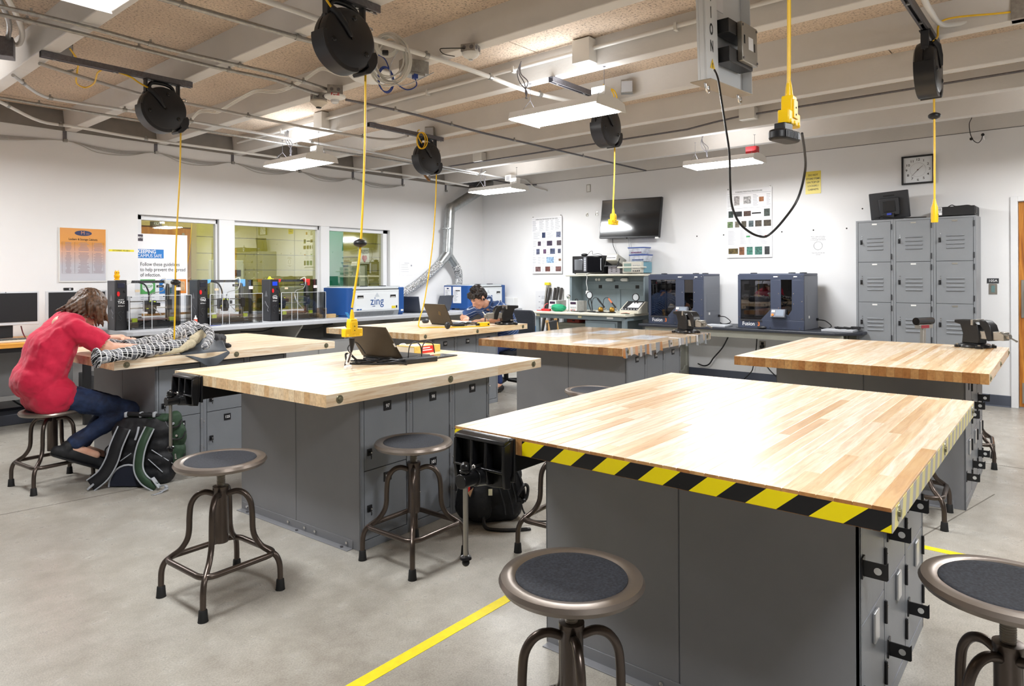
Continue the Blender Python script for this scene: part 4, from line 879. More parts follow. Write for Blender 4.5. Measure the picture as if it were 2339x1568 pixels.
def fusion(u, label, w=.775):
    t = rt('enclosed_printer', label, '3D printer', u, .7465, .65, 'dark enclosed 3D printers'); d, h = .50, .655
    # frame with window openings: front face strips
    L, Rr = .033, .395*w/.775
    fm_ = MB()
    fm_.b(0, .0, 0, w, .03, .105).b(0, 0, h-.075, w, .03, h-.012).b(0, 0, .105, L, .03, h-.075).prism([(.395, h-.075), (.395, .23), (.28, .105), (.62, .105), (.62, .15), (.53, .20), (.515, .24), (.515, h-.075)], 0, .03, 'Y').prism([(.62, .105), (w, .105), (w, h-.075), (.64, h-.075), (.64, .23), (.60, .17), (.60, .15)], 0, .03, 'Y')
    fm_.build('front_frame', NAVY, t, bev=.003)
    MB().b(0, .03, h-.03, w, d, h).build('top_panel', NAVY, t, bev=.006); MB().b(w-.012, .03, 0, w, d, h-.03).build('side_panel', NAVYL, t, bev=.002); MB().b(0, .35, 0, .012, d, h-.03).b(0, .03, 0, .012, .35, .08).b(0, .03, h-.09, .012, .35, h-.03).b(0, .03, .08, .012, .06, h-.09).build('side_panel', NAVY, t, bev=.002)
    MB().b(.42, d-.012, 0, w-.012, d, h-.03).b(.012, .03, 0, w-.012, d, .03).b(.012, d-.012, .03, .42, d, .12).b(.012, d-.012, h-.09, .42, d, h-.03).build('back_panel', DARK, t)
    MB().b(.012, d-.01, .12, .42, d-.006, h-.09).build('back_window', AMBER, t, flat=True)
    MB().b(.415, .03, .03, .43, d-.012, h-.03).build('inner_wall', DARK, t)
    MB().b(L-.005, .012, .10, .40, .016, h-.07).build('front_window', AMBER, t, flat=True); MB().b(.003, .06, .08, .006, .35, h-.09).build('side_window', AMBER, t, flat=True); MB().b(.51, .012, .14, .645, .016, h-.07).build('filament_window', SMOKE, t, flat=True)
    MB().prism([(L+.01, .085), (.30, .085), (.285, .105), (L-.005, .105)], -.006, 0, 'Y').build('door_catch', DARK, t)
    text('front_badge', 'Fusion', .068, WINK, t, (.055, -.0008, .052), align='LEFT', bold=.006, sx=.86); text('front_badge', '3', .068, ORG, t, (.238, -.0008, .052), align='LEFT', bold=.012, sx=.95)
    text('inner_badge', 'FUSION', .125, WINK, t, (.235, .36, .27), align='LEFT', bold=.004, sx=.9)
    # works behind the window
    MB().b(.04, .08, .10, .40, .36, .115).build('print_bed', mat('bed_brown', '#4A342A', .4), t); MB().cyl((.03, .17, .50), (.40, .17, .50), .007).cyl((.03, .23, .50), (.40, .23, .50), .007).build('gantry_rods', STEEL, t)
    MB().b(.18, .14, .44, .27, .26, .53).build('tool_head', BLACK, t, bev=.006); MB().b(.03, .12, .45, .075, .2, .53).build('gantry_end', BLACK, t, bev=.004)
    for x in (.09, .33): MB().cyl((x, .30, .03), (x, .30, h-.05), .007).build('lead_screw', STEEL, t)
    MB().tube(curve([(.22, .2, .53), (.24, .22, .60), (.29, .25, .60), (.32, .3, .5)], 5), .004, 6).build('filament_tube', WPL, t)
    MB().cyl((.52, .18, .36), (.63, .18, .36), .012).build('spool_rod', GREYL, t); MB().cyl((.535, .18, .36), (.59, .18, .36), .085, n=28).build('filament_spool', mat('spool_dark', '#221A18', .5), t); MB().prism([(.52, .355), (.575, .40), (.60, .36)], .06, .066, 'Y').build('orange_tag', ORG, t); MB().b(.56, .05, .575, .63, .07, .60).build('orange_tag', ORG, t)
    # control panel
    cp = MB(); cp.M = Matrix.Translation((.41, 0, .165)) @ Matrix.Rotation(R(-20), 4, 'X'); cp.b(0, -.05, -.04, .165, .0, .06); cpo = cp.build('control_panel', NAVYL, t, bev=.006)
    q = MB(); q.M = cp.M; q.b(.06, -.053, -.022, .15, -.05, .048); q.build('touch_screen', mat('touch_grey', '#8A93A0', .15), t); q = MB(); q.M = cp.M; q.cyl((.028, -.058, -.012), (.028, -.05, -.012), .014); q.build('dial', ORG, t)
    q = MB(); q.M = cp.M; q.b(.012, -.052, .02, .05, -.05, .045); q.build('panel_print', WINK, t)
    for x in (.10, .56, .69): MB().lathe([(.001, .012), (.04, .010), (.04, 0), (.001, 0)], 18, (x, .25, h)).build('top_vent', BLACK, t)
    for x, z in ((.02, .13), (.39, .02), (.73, .02), (.755, .13), (.755, .33), (.755, .62), (.49, .62), (.49, .42), (.49, .25), (.66, .6), (.66, .3), (.66, .42), (.3, .015), (.09, .015)): MB().cyl((x, -.003, z), (x, .001, z), .006, n=8).build('screw', CHROME, t)
    MB().b(w, .10, .18, w+.002, .45, .40).build('access_panel', NAVYL, t, bev=.001); MB().b(w, .16, .13, w+.002, .20, .16).build('side_label', WPL, t)
    MB().b(.66, -.002, .61, .70, 0, .622).b(.43, -.002, .61, .48, 0, .622).build('serial_label', WPL, t)
    MB().b(w, d-.06, .09, w+.02, d-.03, .12).tube(curve([(w+.02, d-.045, .10), (w+.10, d-.05, .09), (w+.17, d-.06, .03), (w+.12, d-.16, .006), (w+.05, d-.10, .02)], 6), .006).build('power_lead', BLACK, t)
    return t
fusion(-4.347, 'left of the two dark enclosed printers, partly behind the vise'); fusion(-3.121, 'right of the two dark enclosed printers, nearer the lockers')
for u, lb in ((-3.50, 'grey closed laptop between the two dark printers'), (-2.14, 'grey closed laptop at the right end of the black table')):
    t = rt('closed_laptop', lb, 'laptop', u-.03, .746, .52 if u < -3 else .40); MB().b(-.0, -.22, .0, .33 if u > -3 else .28, .02, .012).b(0, -.22, .013, .33 if u > -3 else .28, .02, .022).build('body', GREYL, t, bev=.003); MB().b(.14, -.10, .0222, .17, -.07, .0226).build('badge', STEEL, t)
t = rt('computer_mouse', 'black mouse in front of the right dark printer', 'mouse', -2.80, .746, .72); MB().ball((0, 0, .018), (.055, .032, .02)).build('shell', BLACK, t); MB().tube(curve([(-.05, 0, .01), (-.15, .01, .004), (-.28, .0, .005), (-.33, .03, .01)], 5), .003, 6).build('cord', BLACK, t)
t = rt('cable_coil', 'coiled black leads on the laptop at the right end of the black table', 'cable', -2.08, .769, .40)
for i in range(3): MB().tube([(.10+.085*cos(k*pi/10)+.01*sin(k*2+i), -.05+.05*sin(k*pi/10), .006+.006*i+.003*sin(k*1.7)) for k in range(20)], .005, 6, closed=True).build('coil', BLACK, t)
MB().tube(curve([(.19, -.05, .01), (.27, .02, .02), (.33, .12, .0), (.38, .14, -.008)], 5), .005).b(.17, -.03, 0, .26, .02, .03).build('plug_lead', BLACK, t)
for i, (pts, lb) in enumerate(([[(1663, 771), (1650, 795), (1630, 818), (1620, 832), (1608, 836), (1594, 831)], 'thick black lead drooping from the black table toward its left leg'], [[(1729, 772), (1727, 800), (1721, 835), (1716, 850), (1700, 866)], 'black lead hanging behind the right rear bench to the floor'], [(( 1752, 838), (1762, 850), (1775, 862)), 'short black lead by the wall outlet behind the right rear bench'])):
    P = []
    for x, y in pts: u, z = rw(x, y, .08); P.append(rwp(u, z, .08))
    tag(MB().tube(curve(P, 6), .009 if i == 0 else .007, 8).build('hanging_lead', BLACK), lb, 'cable')
u, z = rw(1742, 790); t = rt('wall_outlet', 'dark wall outlet with a plug under the black table', 'outlet', u, z, 0); MB().b(-.04, -.008, -.06, .04, 0, .06).build('plate', STEEL, t, bev=.002); MB().cyl((0, -.045, -.012), (0, -.008, -.012), .022).build('plug', BLACK, t); MB().b(-.018, -.0095, .012, .018, -.007, .045).build('socket', INK, t)

# ---- on top of the lockers
t = rt('old_monitor', 'black monitor seen from the back, standing on the lockers', 'monitor', -1.56, 1.9865, .20)
q = MB(); q.M = Matrix.Translation((0, 0, .17)) @ Matrix.Rotation(R(-3), 4, 'Y') @ Matrix.Rotation(R(9), 4, 'X'); q.b(-.20, -.02, -.15, .19, .02, .15).b(-.10, -.055, -.11, .10, -.02, .08); q.build('back_shell', DARK, t, bev=.008)
q2 = MB(); q2.M = q.M; q2.b(-.06, -.062, -.07, .06, -.054, .05); q2.build('mount_plate', BLACK, t, bev=.003); q3 = MB(); q3.M = q.M; q3.b(-.055, -.0225, .10, .055, -.019, .115); q3.build('grip_slot', INK, t)
MB().b(-.13, -.10, 0, .13, .06, .015).b(-.05, -.06, .012, .05, -.03, .08).build('stand', BLACK, t, bev=.003)
for i in range(3): MB().tube(curve([(-.14+.05*i, -.1, .02), (-.05, -.12, .035+.01*i), (.06, -.115, .02), (.16+.05*i, -.09, .012), (.36, -.05, .012)], 5), .005, 6).build('cable', BLACK, t)
MB().b(-.015, -.075, .055, .03, -.06, .075).build('blue_plug', mat('plug_blue', '#2A3FB0', .4), t)
t = rt('desktop_computer', 'flat black desktop computer lying on the right end of the lockers', 'computer', -1.13, 1.9865, .36); MB().b(0, 0, .006, .375, .33, .10).build('case', BLACK, t, bev=.003); MB().b(.375, .02, .02, .379, .30, .09).build('vent_panel', mat('vent_dark', '#1E1F22', .6), t)
MB().b(.04, -.002, .05, .09, 0, .095).b(.055, -.002, .015, .09, 0, .045).build('barcode_label', PAPER, t)
for q in range(5): MB().b(.046+q*.008, -.003, .058, .050+q*.008, -.001, .088).build('barcode', INK, t)
MB().tube(curve([(.13, .1, .105), (.17, .06, .12), (.2, .1, .108), (.3, .07, .11), (.33, .1, .104)], 5), .005).build('lead', BLACK, t)
# bracing bar of a tool seen over the right rear bench
# wall-end conduit hook above the clock
u, z = rw(2222, 321); t = rt('antenna_posts', 'two small black knobs on the right wall joined by a drooping cable', 'wall fitting', u, z, 0)
for x in (0, .10): MB().cyl((x, 0, 0), (x, -.10, .03 if x else .0), .013).build('post', WALLM, t); MB().ball((x, -.11, .03 if x else 0), .016).build('knob', BLACK, t)
MB().tube(curve([(-.03, -.06, .35), (.0, -.07, .24), (-.02, -.08, .17), (-.01, -.10, .06), (.02, -.11, -.02), (.06, -.115, -.05), (.09, -.12, -.02), (.10, -.12, .03)], 6), .004, 6).build('cable', DARK, t)
# ================================================================ left wall
MB  # (left-wall things face -Y: local axes are the room's axes)
# orange list in a frame
t = thing('locker_list_poster', 'orange and grey list of lockers and cabinets on the left wall', 'poster', (2.622, WALL_Y, 1.622), 0)
def grad_mat():
    m, nt, b = nodes('orange_fade_print', .25); tc = N(nt, 'ShaderNodeTexCoord'); s = N(nt, 'ShaderNodeSeparateXYZ'); nt.links.new(tc.outputs['Object'], s.inputs[0])
    nt.links.new(ramp(nt, math_(nt, 'ADD', math_(nt, 'MULTIPLY', s.outputs[2], 1.85), .5), [(.05, '#C9CAD2'), (.30, '#C8C6CE'), (.62, '#E0A988'), (.72, '#DC9848'), (1, '#DB9440')]), b.inputs['Base Color']); return m
MB().b(-.225, -.012, -.282, .225, 0, .282).build('backing', WPL, t, bev=.002); MB().b(-.213, -.0135, -.268, .213, -.012, .28).build('sheet', grad_mat(), t, flat=True)
MB().prism(ellipse(.08, .028, 28, (0, .23)), -.0145, -.0135, 'Y').build('emblem', mat('emblem_navy', '#2B3560', .4), t); text('emblem_text', 'M', .05, mat('emblem_tan', '#C98E6A', .5), t, (-.005, -.015, .232)); text('emblem_text', 'aker', .018, MATS['emblem_tan'], t, (.042, -.015, .226))
text('list_title', 'Lockers & Storage Cabinets', .033, INK, t, (0, -.0142, .165), sx=.72, bold=.008)
g = MB()
for za, zb, n in ((.045, .135, 7), (-.19, .03, 16)):
    for i in range(n+1): z = za+(zb-za)*i/n; g.b(-.195, -.0142, z-.0006, .195, -.0136, z+.0006)
    for x in (-.195, -.08, .085, .195): g.b(x-.0008, -.0142, za, x+.0008, -.0136, zb)
g.build('table_lines', mat('print_brown', '#5C4A44', .7), t, flat=True)
g = MB()
for za, zb, n in ((.045, .135, 7), (-.19, .03, 16)):
    for i in range(n):
        z = za+(zb-za)*(i+.5)/n
        for x, w in ((-.138, .03), (.003, .06), (.14, .05)): q = w*random.uniform(.5, 1); g.b(x-q, -.0142, z-.0025, x+q, -.0136, z+.002)
g.build('printed_lines', mat('print_faint', '#9A8890', .7), t, flat=True)
t = thing('address_strip', 'thin yellow label strip between the orange list and the window', 'label', (2.996, WALL_Y, 1.681), 0)
MB().b(-.128, -.002, -.011, .128, 0, .011).build('strip', mat('strip_yellow', '#F2E43A', .4), t); text('strip_text', 'OCTOPRINT 192.168.4.1', .021, INK, t, (0, -.0026, 0), sx=.80, bold=.006)
t = thing('paper_notice', 'small white paper notice on the wall right of the window', 'notice', (7.11, WALL_Y, 1.515), 0)
MB().b(-.145, -.003, -.105, .145, 0, .105).build('sheet', PAPER, t, flat=True)
g = MB()
for r in range(4): g.b(-.10, -.0036, .05-.035*r, .02+.03*random.random(), -.003, .054-.035*r); g.b(-.12, -.0036, .05-.035*r, -.112, -.003, .056-.035*r)
g.b(-.05, -.0036, .078, .05, -.003, .084); g.b(.08, -.0036, .03, .11, -.003, .055); g.build('printed_lines', INKG, t, flat=True)
# safety poster standing inside the window recess
t = thing('safety_poster', 'large white campus safety poster inside the left window pane', 'poster', (3.46, WALL_Y+.045, 1.44), 0)
MB().b(-.29, -.003, -.46, .27, 0, .44).build('sheet', PAPER, t, flat=True); BL = mat('poster_blue', '#1478C8', .4)
MB().b(-.28, -.0045, .355, -.225, -.003, .43).build('logo_square', mat('logo_dark', '#3A2E3C', .4), t); text('logo_text', 'BYU', .026, WINK, t, (-.2525, -.0052, .395), bold=.03)
MB().b(-.29, -.0045, .165, .0, -.003, .265).build('title_box', BL, t); text('title_text', 'KEEPING', .058, WINK, t, (-.285, -.0052, .237), align='LEFT', bold=.02, sx=.88); text('title_text', 'CAMPUS SAFE', .052, WINK, t, (-.285, -.0052, .19), align='LEFT', sx=.82)
for i, a in enumerate(('Follow these guidelines', 'to help prevent the spread', 'of infection.')): text('poster_text', a, .058, INK, t, (-.255, -.0036, .095-.06*i), align='LEFT', sx=.80, bold=.003)
for x, c_, nm in ((-.255, '#4FA653', 'green'), (-.05, '#2F7FC4', 'blue'), (.135, '#E08A3C', 'orange')): MB().b(x, -.0042, -.24, x+(.16 if x < .1 else .12), -.003, -.075).build('poster_square', mat('poster_'+nm, c_, .4), t)
MB().prism([(-.175+.062*cos(k*pi/4+pi/8), -.155+.062*sin(k*pi/4+pi/8)) for k in range(8)], -.0052, -.0042, 'Y').build('stop_octagon', PAPER, t); text('stop_text', 'STOP', .042, MATS['poster_green'], t, (-.175, -.0058, -.155), bold=.02)
MB().prism(ellipse(.05, .035, 18, (.03, -.15)), -.0052, -.0042, 'Y').build('hand_print', PAPER, t); MB().b(.155, -.0052, -.21, .24, -.0042, -.1).build('photo_print', mat('photo_tan', '#D8B48A', .5, var=(30, .4)), t)
g = MB()
for cx in (-.25, -.05):
    for r in range(4): g.b(cx, -.0042, -.28-.022*r, cx+random.uniform(.1, .17), -.003, -.274-.022*r)
g.build('printed_lines', INKG, t, flat=True)

# ---------------------------------------------------------------- long counter along the left wall
CTR = mat('counter_grey', '#B9BBC0', .4, var=(60, .05)); ZC = .85
t = thing('wall_counter', 'long light grey counter along the left wall under the window', 'counter', (0, WALL_Y, 0), 0)
MB().prism([(2.72, -.86), (2.76, -.90), (8.86, -.90), (8.82, -.02), (2.72, -.02)], ZC-.042, ZC, 'Z').build('counter_top', CTR, t, bev=.003)
PNL = mat('support_grey', '#A3A19C', .6)
for x in (3.55, 4.75, 5.55, 6.6): MB().prism([(-.03, 0), (-.03, ZC-.042), (-.78, ZC-.042), (-.30, .35), (-.25, 0)], x-.012, x+.012, 'X').build('support_bracket', PNL, t, bev=.002)
MB().b(2.80, -.06, .55, 8.8, -.03, ZC-.042).build('back_rail', PNL, t)
t = thing('under_counter_cabinet', 'white low cabinet with a curved cable handle under the grey counter', 'cabinet', (4.55, WALL_Y-.03, 0), 0); MB().b(0, -.5, 0, 1.15, 0, .56).build('body', mat('pale_cabinet', '#C3C4C6', .5), t, bev=.006); MB().b(.02, -.512, .03, .56, -.5, .54).b(.585, -.512, .03, 1.13, -.5, .54).build('door', mat('pale_cabinet', '#C3C4C6', .5), t, bev=.004) ; MB().tube(curve([(.62, -.515, .47), (.66, -.54, .52), (.70, -.54, .52), (.69, -.515, .45)], 5), .008).build('handle', INK, t)
t = thing('white_carton', 'tall pale box standing under the counter left of the white low cabinet', 'box', (3.75, WALL_Y-.08, 0), 0); MB().b(0, -.35, 0, .5, 0, .62).build('box', mat('pale_beige', '#B5AD9E', .6), t, bev=.004); MB().b(.2, -.352, .2, .3, -.349, .28).build('label', PAPER, t)
for i, (pts, lb) in enumerate((([(298, 772), (318, 772), (345, 758)], 'short dark lead under the left end of the grey counter'), ([(550, 758), (600, 757), (632, 745)], 'dark lead drooping under the counter below the middle printer'), ([(677, 753), (720, 752), (760, 740)], 'dark lead drooping under the counter below the right printer'))):
    tag(MB().tube(curve([aty(x, y, WALL_Y-.62) for x, y in pts], 6), .008, 7).build('counter_lead', INK), lb, 'cable')

# ---------------------------------------------------------------- three open-frame printers behind clear panels
TZS = mat('printer_side', '#4A4B50', .4, .3); TZB = mat('printer_black', '#1B1B1F', .35); LIME = mat('lime_plastic', '#C3D628', .4); GREYP = mat('etched_grey', '#8A8C92', .4)
def taz(x, num, label, corner, cname, screen, head):
    t = thing('open_printer', label, '3D printer', (x, WALL_Y-.56, ZC), 0, 'open-frame printers on the counter'); CN = mat('corner_'+cname, corner, .4); h = .505
    MB().b(0, .012, 0, .105, .20, h).build('control_tower', TZS, t, bev=.004); MB().b(.004, -.004, .0, .109, .012, h+.004).build('front_panel', TZB, t, bev=.003)
    MB().b(.022, -.007, h-.075, .088, -.003, h-.025).build('display', mat('display_'+screen, screen, .15), t, bev=.002); MB().cyl((.092, -.016, h-.11), (.092, -.003, h-.11), .012).build('dial', BLACK, t)
    MB().prism(ellipse(.013, .025, 16, (.028, h-.135)), -.010, -.003, 'Y').build('power_switch', mat('switch_red', '#D3161E', .3), t)
    text('brand_text', 'LULZBOT', .014, WINK, t, (.056, -.0045, h-.195), sx=.85); text('brand_text', 'TAZ', .036, WINK, t, (.056, -.0045, h-.222), bold=.02, sx=.95); text('number_text', '3D Printer '+num, .0165, WINK, t, (.056, -.0045, h-.258), sx=.72, bold=.01)
    MB().tube(curve([(.03, -.005, .11), (.05, -.005, .10), (.055, -.005, .125), (.035, -.005, .15), (.03, -.005, .175), (.05, -.005, .19), (.07, -.005, .175), (.075, -.005, .2)], 5), .004, 6).build('swirl_ornament', DARK, t)
    MB().tube(curve([(-.001, .05, .12), (-.001, .07, .14), (-.001, .05, .17), (-.001, .09, .2), (-.001, .12, .24), (-.001, .14, .21)], 5), .003, 6).build('side_ornament', GREYP, t); MB().prism([(.07, .30), (.13, .30), (.10, .37)], -.0015, .001, 'X').build('side_logo', GREYP, t)
    # frame
    MB().b(.12, .10, 0, .15, .13, h).build('frame_post', TZB, t); MB().b(.545, .10, 0, .575, .13, h).build('frame_post', TZB, t); MB().b(.62, .02, 0, .645, .045, h).build('frame_post', TZB, t)
    MB().b(.12, .10, h-.028, .60, .13, h).build('top_beam', DARK, t); MB().b(.13, .02, 0, .645, .045, .03).b(.13, .36, 0, .645, .38, .03).build('base_rail', TZB, t)
    for xx, s in ((.105, 1), (.60, -1)):
        MB().prism([(0, 0), (s*.085, 0), (s*.075, -.035), (s*.035, -.05), (s*.03, -.085), (0, -.085)], .075, .135, 'Y').build('corner_bracket', CN, t, loc=(xx, 0, h+.006), bev=.003)
    for dx in (0, .024): MB().cyl((.555+dx*.8, .09, .03), (.555+dx*.8, .09, h-.03), .006).build('z_rod', STEEL, t)
    MB().cyl((.13, .085, .285), (.56, .085, .285), .006).cyl((.13, .085, .215), (.56, .085, .215), .006).build('x_rods', STEEL, t)
    for xx in (.12, .545): MB().b(xx, .06, .19, xx+.045, .11, .30).build('rod_carriage', TZB, t, bev=.006)
    hx = head
    MB().b(hx, .03, .175, hx+.12, .10, .295).b(hx+.03, .01, .15, hx+.10, .06, .19).build('tool_head', BLACK, t, bev=.012); MB().cyl((hx+.06, .008, .25), (hx+.06, .03, .25), .036, n=20).b(hx+.1, .02, .23, hx+.15, .06, .27).build('head_fan', BLACK, t, bev=.003)
    for q in ((.02, .21), (.05, .285), (.09, .28)): MB().box((hx+q[0], .022, q[1]), (.022, .012, .012)).build('lime_part', LIME, t, bev=.003)
    MB().tube(curve([(hx+.05, .06, .29), (hx+.05, .07, .38), (hx+.02, .09, .46), (hx-.05, .11, h-.015)], 6), .0085, 8).build('cable_sleeve', BLACK, t)
    MB().tube(curve([(.46, .08, h), (.52, .06, h+.02), (.50, .06, .40), (.36, .03, .36), (.36, .02, .25), (.46, .03, .14)], 6), .005, 7).build('filament_tube', WPL, t)
    MB().add([(.15, .0, .098), (.57, .0, .098), (.57, .36, .098), (.15, .36, .098), (.15, .0, .090), (.57, .0, .090), (.57, .36, .090), (.15, .36, .090)], [(0, 1, 2, 3), (7, 6, 5, 4), (0, 4, 5, 1), (1, 5, 6, 2), (2, 6, 7, 3), (3, 7, 4, 0)]).build('print_bed', mat('bed_copper', '#7A4E40', .4), t)
    for xx in (.16, .53): MB().b(xx, -.01, .075, xx+.05, .02, .115).build('bed_corner', LIME, t, bev=.004)
    MB().prism([(.24, .03), (.55, .03), (.55, .055), (.46, .085), (.35, .085), (.28, .06)], .015, .04, 'Y').build('bed_carriage', TZB, t, bev=.003); MB().b(.18, .05, .03, .56, .33, .07).build('bed_frame', DARK, t)
    # clear panels: low box and high front sheet
    MB().b(.11, -.06, 0, .74, -.056, .345).build('clear_panel', ACRYL, t, flat=True); MB().b(.736, -.06, 0, .74, .10, .345).build('clear_panel', ACRYL, t, flat=True); MB().b(.19, .0, .345, .62, .004, h).build('clear_panel', ACRYL, t, flat=True); MB().b(.648, .0, 0, .652, .3, h).build('clear_panel', ACRYL, t, flat=True); MB().b(.115, -.06, 0, .119, .01, .345).build('clear_panel', ACRYL, t, flat=True)
    ed = mat('panel_edge', '#D5D8DC', .3)
    MB().b(.11, -.062, .343, .74, -.054, .347).build('panel_edge', ed, t); MB().b(.105, -.062, 0, .112, -.056, .345).build('panel_edge', ed, t)
    for xx in (.25, .33, .74): MB().b(xx-.002, -.062, 0, xx+.002, -.056, .345).build('panel_edge', ed, t)
    for xx, z in ((.13, .335), (.3, .335), (.45, .335), (.6, .335), (.72, .335), (.13, .01), (.3, .01), (.5, .01), (.7, .01), (.2, .49), (.4, .49), (.6, .49)): MB().cyl((xx, -.066 if z < .4 else -.004, z), (xx, -.055 if z < .4 else .001, z), .0055, n=8).build('panel_screw', BLACK, t)
    MB().b(.40, -.003, h-.075, .475, -.001, h-.05).build('name_label', BLACK, t); text('label_text', '3D Printer '+num, .012, WINK, t, (.4375, -.0035, h-.0625), sx=.75)
    MB().b(.60, -.004, h-.11, .65, -.001, h-.075).build('warning_label', mat('label_pink', '#E8D4D6', .4), t); MB().b(.19, .002, h-.12, .235, -.002, h-.095).build('small_label', mat('label_tan', '#C9B79A', .5), t)
    return t
taz(2.725, '3', 'left open-frame printer with white corner parts, nearest the student in red', '#D8D8D6', 'white', '#2A2C3C', .30)
taz(3.565, '2', 'middle open-frame printer with light blue corner parts', '#5AA6E8', 'blue', '#23252E', .26)
taz(4.445, '1', 'right open-frame printer with red corner parts beside the laser cutter', '#E8352C', 'red', '#1E3FC0', .11)
t = thing('yellow_figurine', 'small yellow owl figurine on top of the left open-frame printer', 'figurine', (2.765, WALL_Y-.50, ZC+.5105), 0); YF = mat('figurine_yellow', '#F5B50A', .4)
MB().lathe([(.001, 0), (.026, 0), (.026, .008), (.018, .014), (.026, .03), (.028, .045), (.02, .058), (.024, .072), (.021, .088), (.001, .095)], 16).build('body', YF, t)
for s in (-1, 1): MB().lathe([(.006, 0), (.001, .016)], 8, (s*.013, 0, .088)).build('ear', YF, t); MB().ball((s*.009, -.021, .076), .004, 8, 5).build('eye', BLACK, t)
t = thing('yellow_part', 'small yellow printed part on top of the right open-frame printer', 'figurine', (4.50, WALL_Y-.45, ZC+.5105), 0); MB().lathe([(.001, 0), (.03, 0), (.02, .012), (.012, .03), (.001, .034)], 12).b(-.03, -.01, 0, .05, .01, .006).build('part', mat('part_yellow', '#E4E020', .4), t)
t = thing('wood_block', 'wooden block between the right open-frame printer and the laser cutter', 'block', (5.12, WALL_Y-.42, ZC+.0005), 0); MB().b(0, 0, 0, .22, .15, .125).b(.06, -.12, 0, .28, -.05, .05).build('block', make_oak('pine_block', '#C7A672', '#D6B98A', '#A98654', (1, 6, 6)), t, bev=.002); MB().cyl((.22, .07, .06), (.226, .07, .06), .02).build('end_knot', mat('knot_brown', '#8A6238', .6), t)
t = thing('blue_scissors', 'blue handled scissors lying on the counter before the middle printer', 'scissors', (3.62, WALL_Y-.74, ZC+.0005), 0)
for s in (-1, 1): MB().tube([(-.05+.035*cos(k*pi/8), s*.022+.016*sin(k*pi/8), .006) for k in range(16)], .006, 6, closed=True).build('handle', mat('scissor_blue', '#1F3FA8', .4), t); MB().bar((-.02, s*.012, .006), (.11, -s*.004, .006), .012, .003).build('blade', mat('scissor_blue', '#1F3FA8', .4), t)
t = thing('glue_bottle', 'small bottle with a red label beside the middle open-frame printer', 'bottle', (3.49, WALL_Y-.66, ZC+.0005), 0); MB().lathe([(.001, 0), (.018, 0), (.018, .09), (.008, .10), (.007, .12), (.001, .122)], 14).build('bottle', WPL, t); MB().cyl((0, 0, .03), (0, 0, .08), .0186, n=16).build('label', mat('label_red', '#E0563C', .5), t)

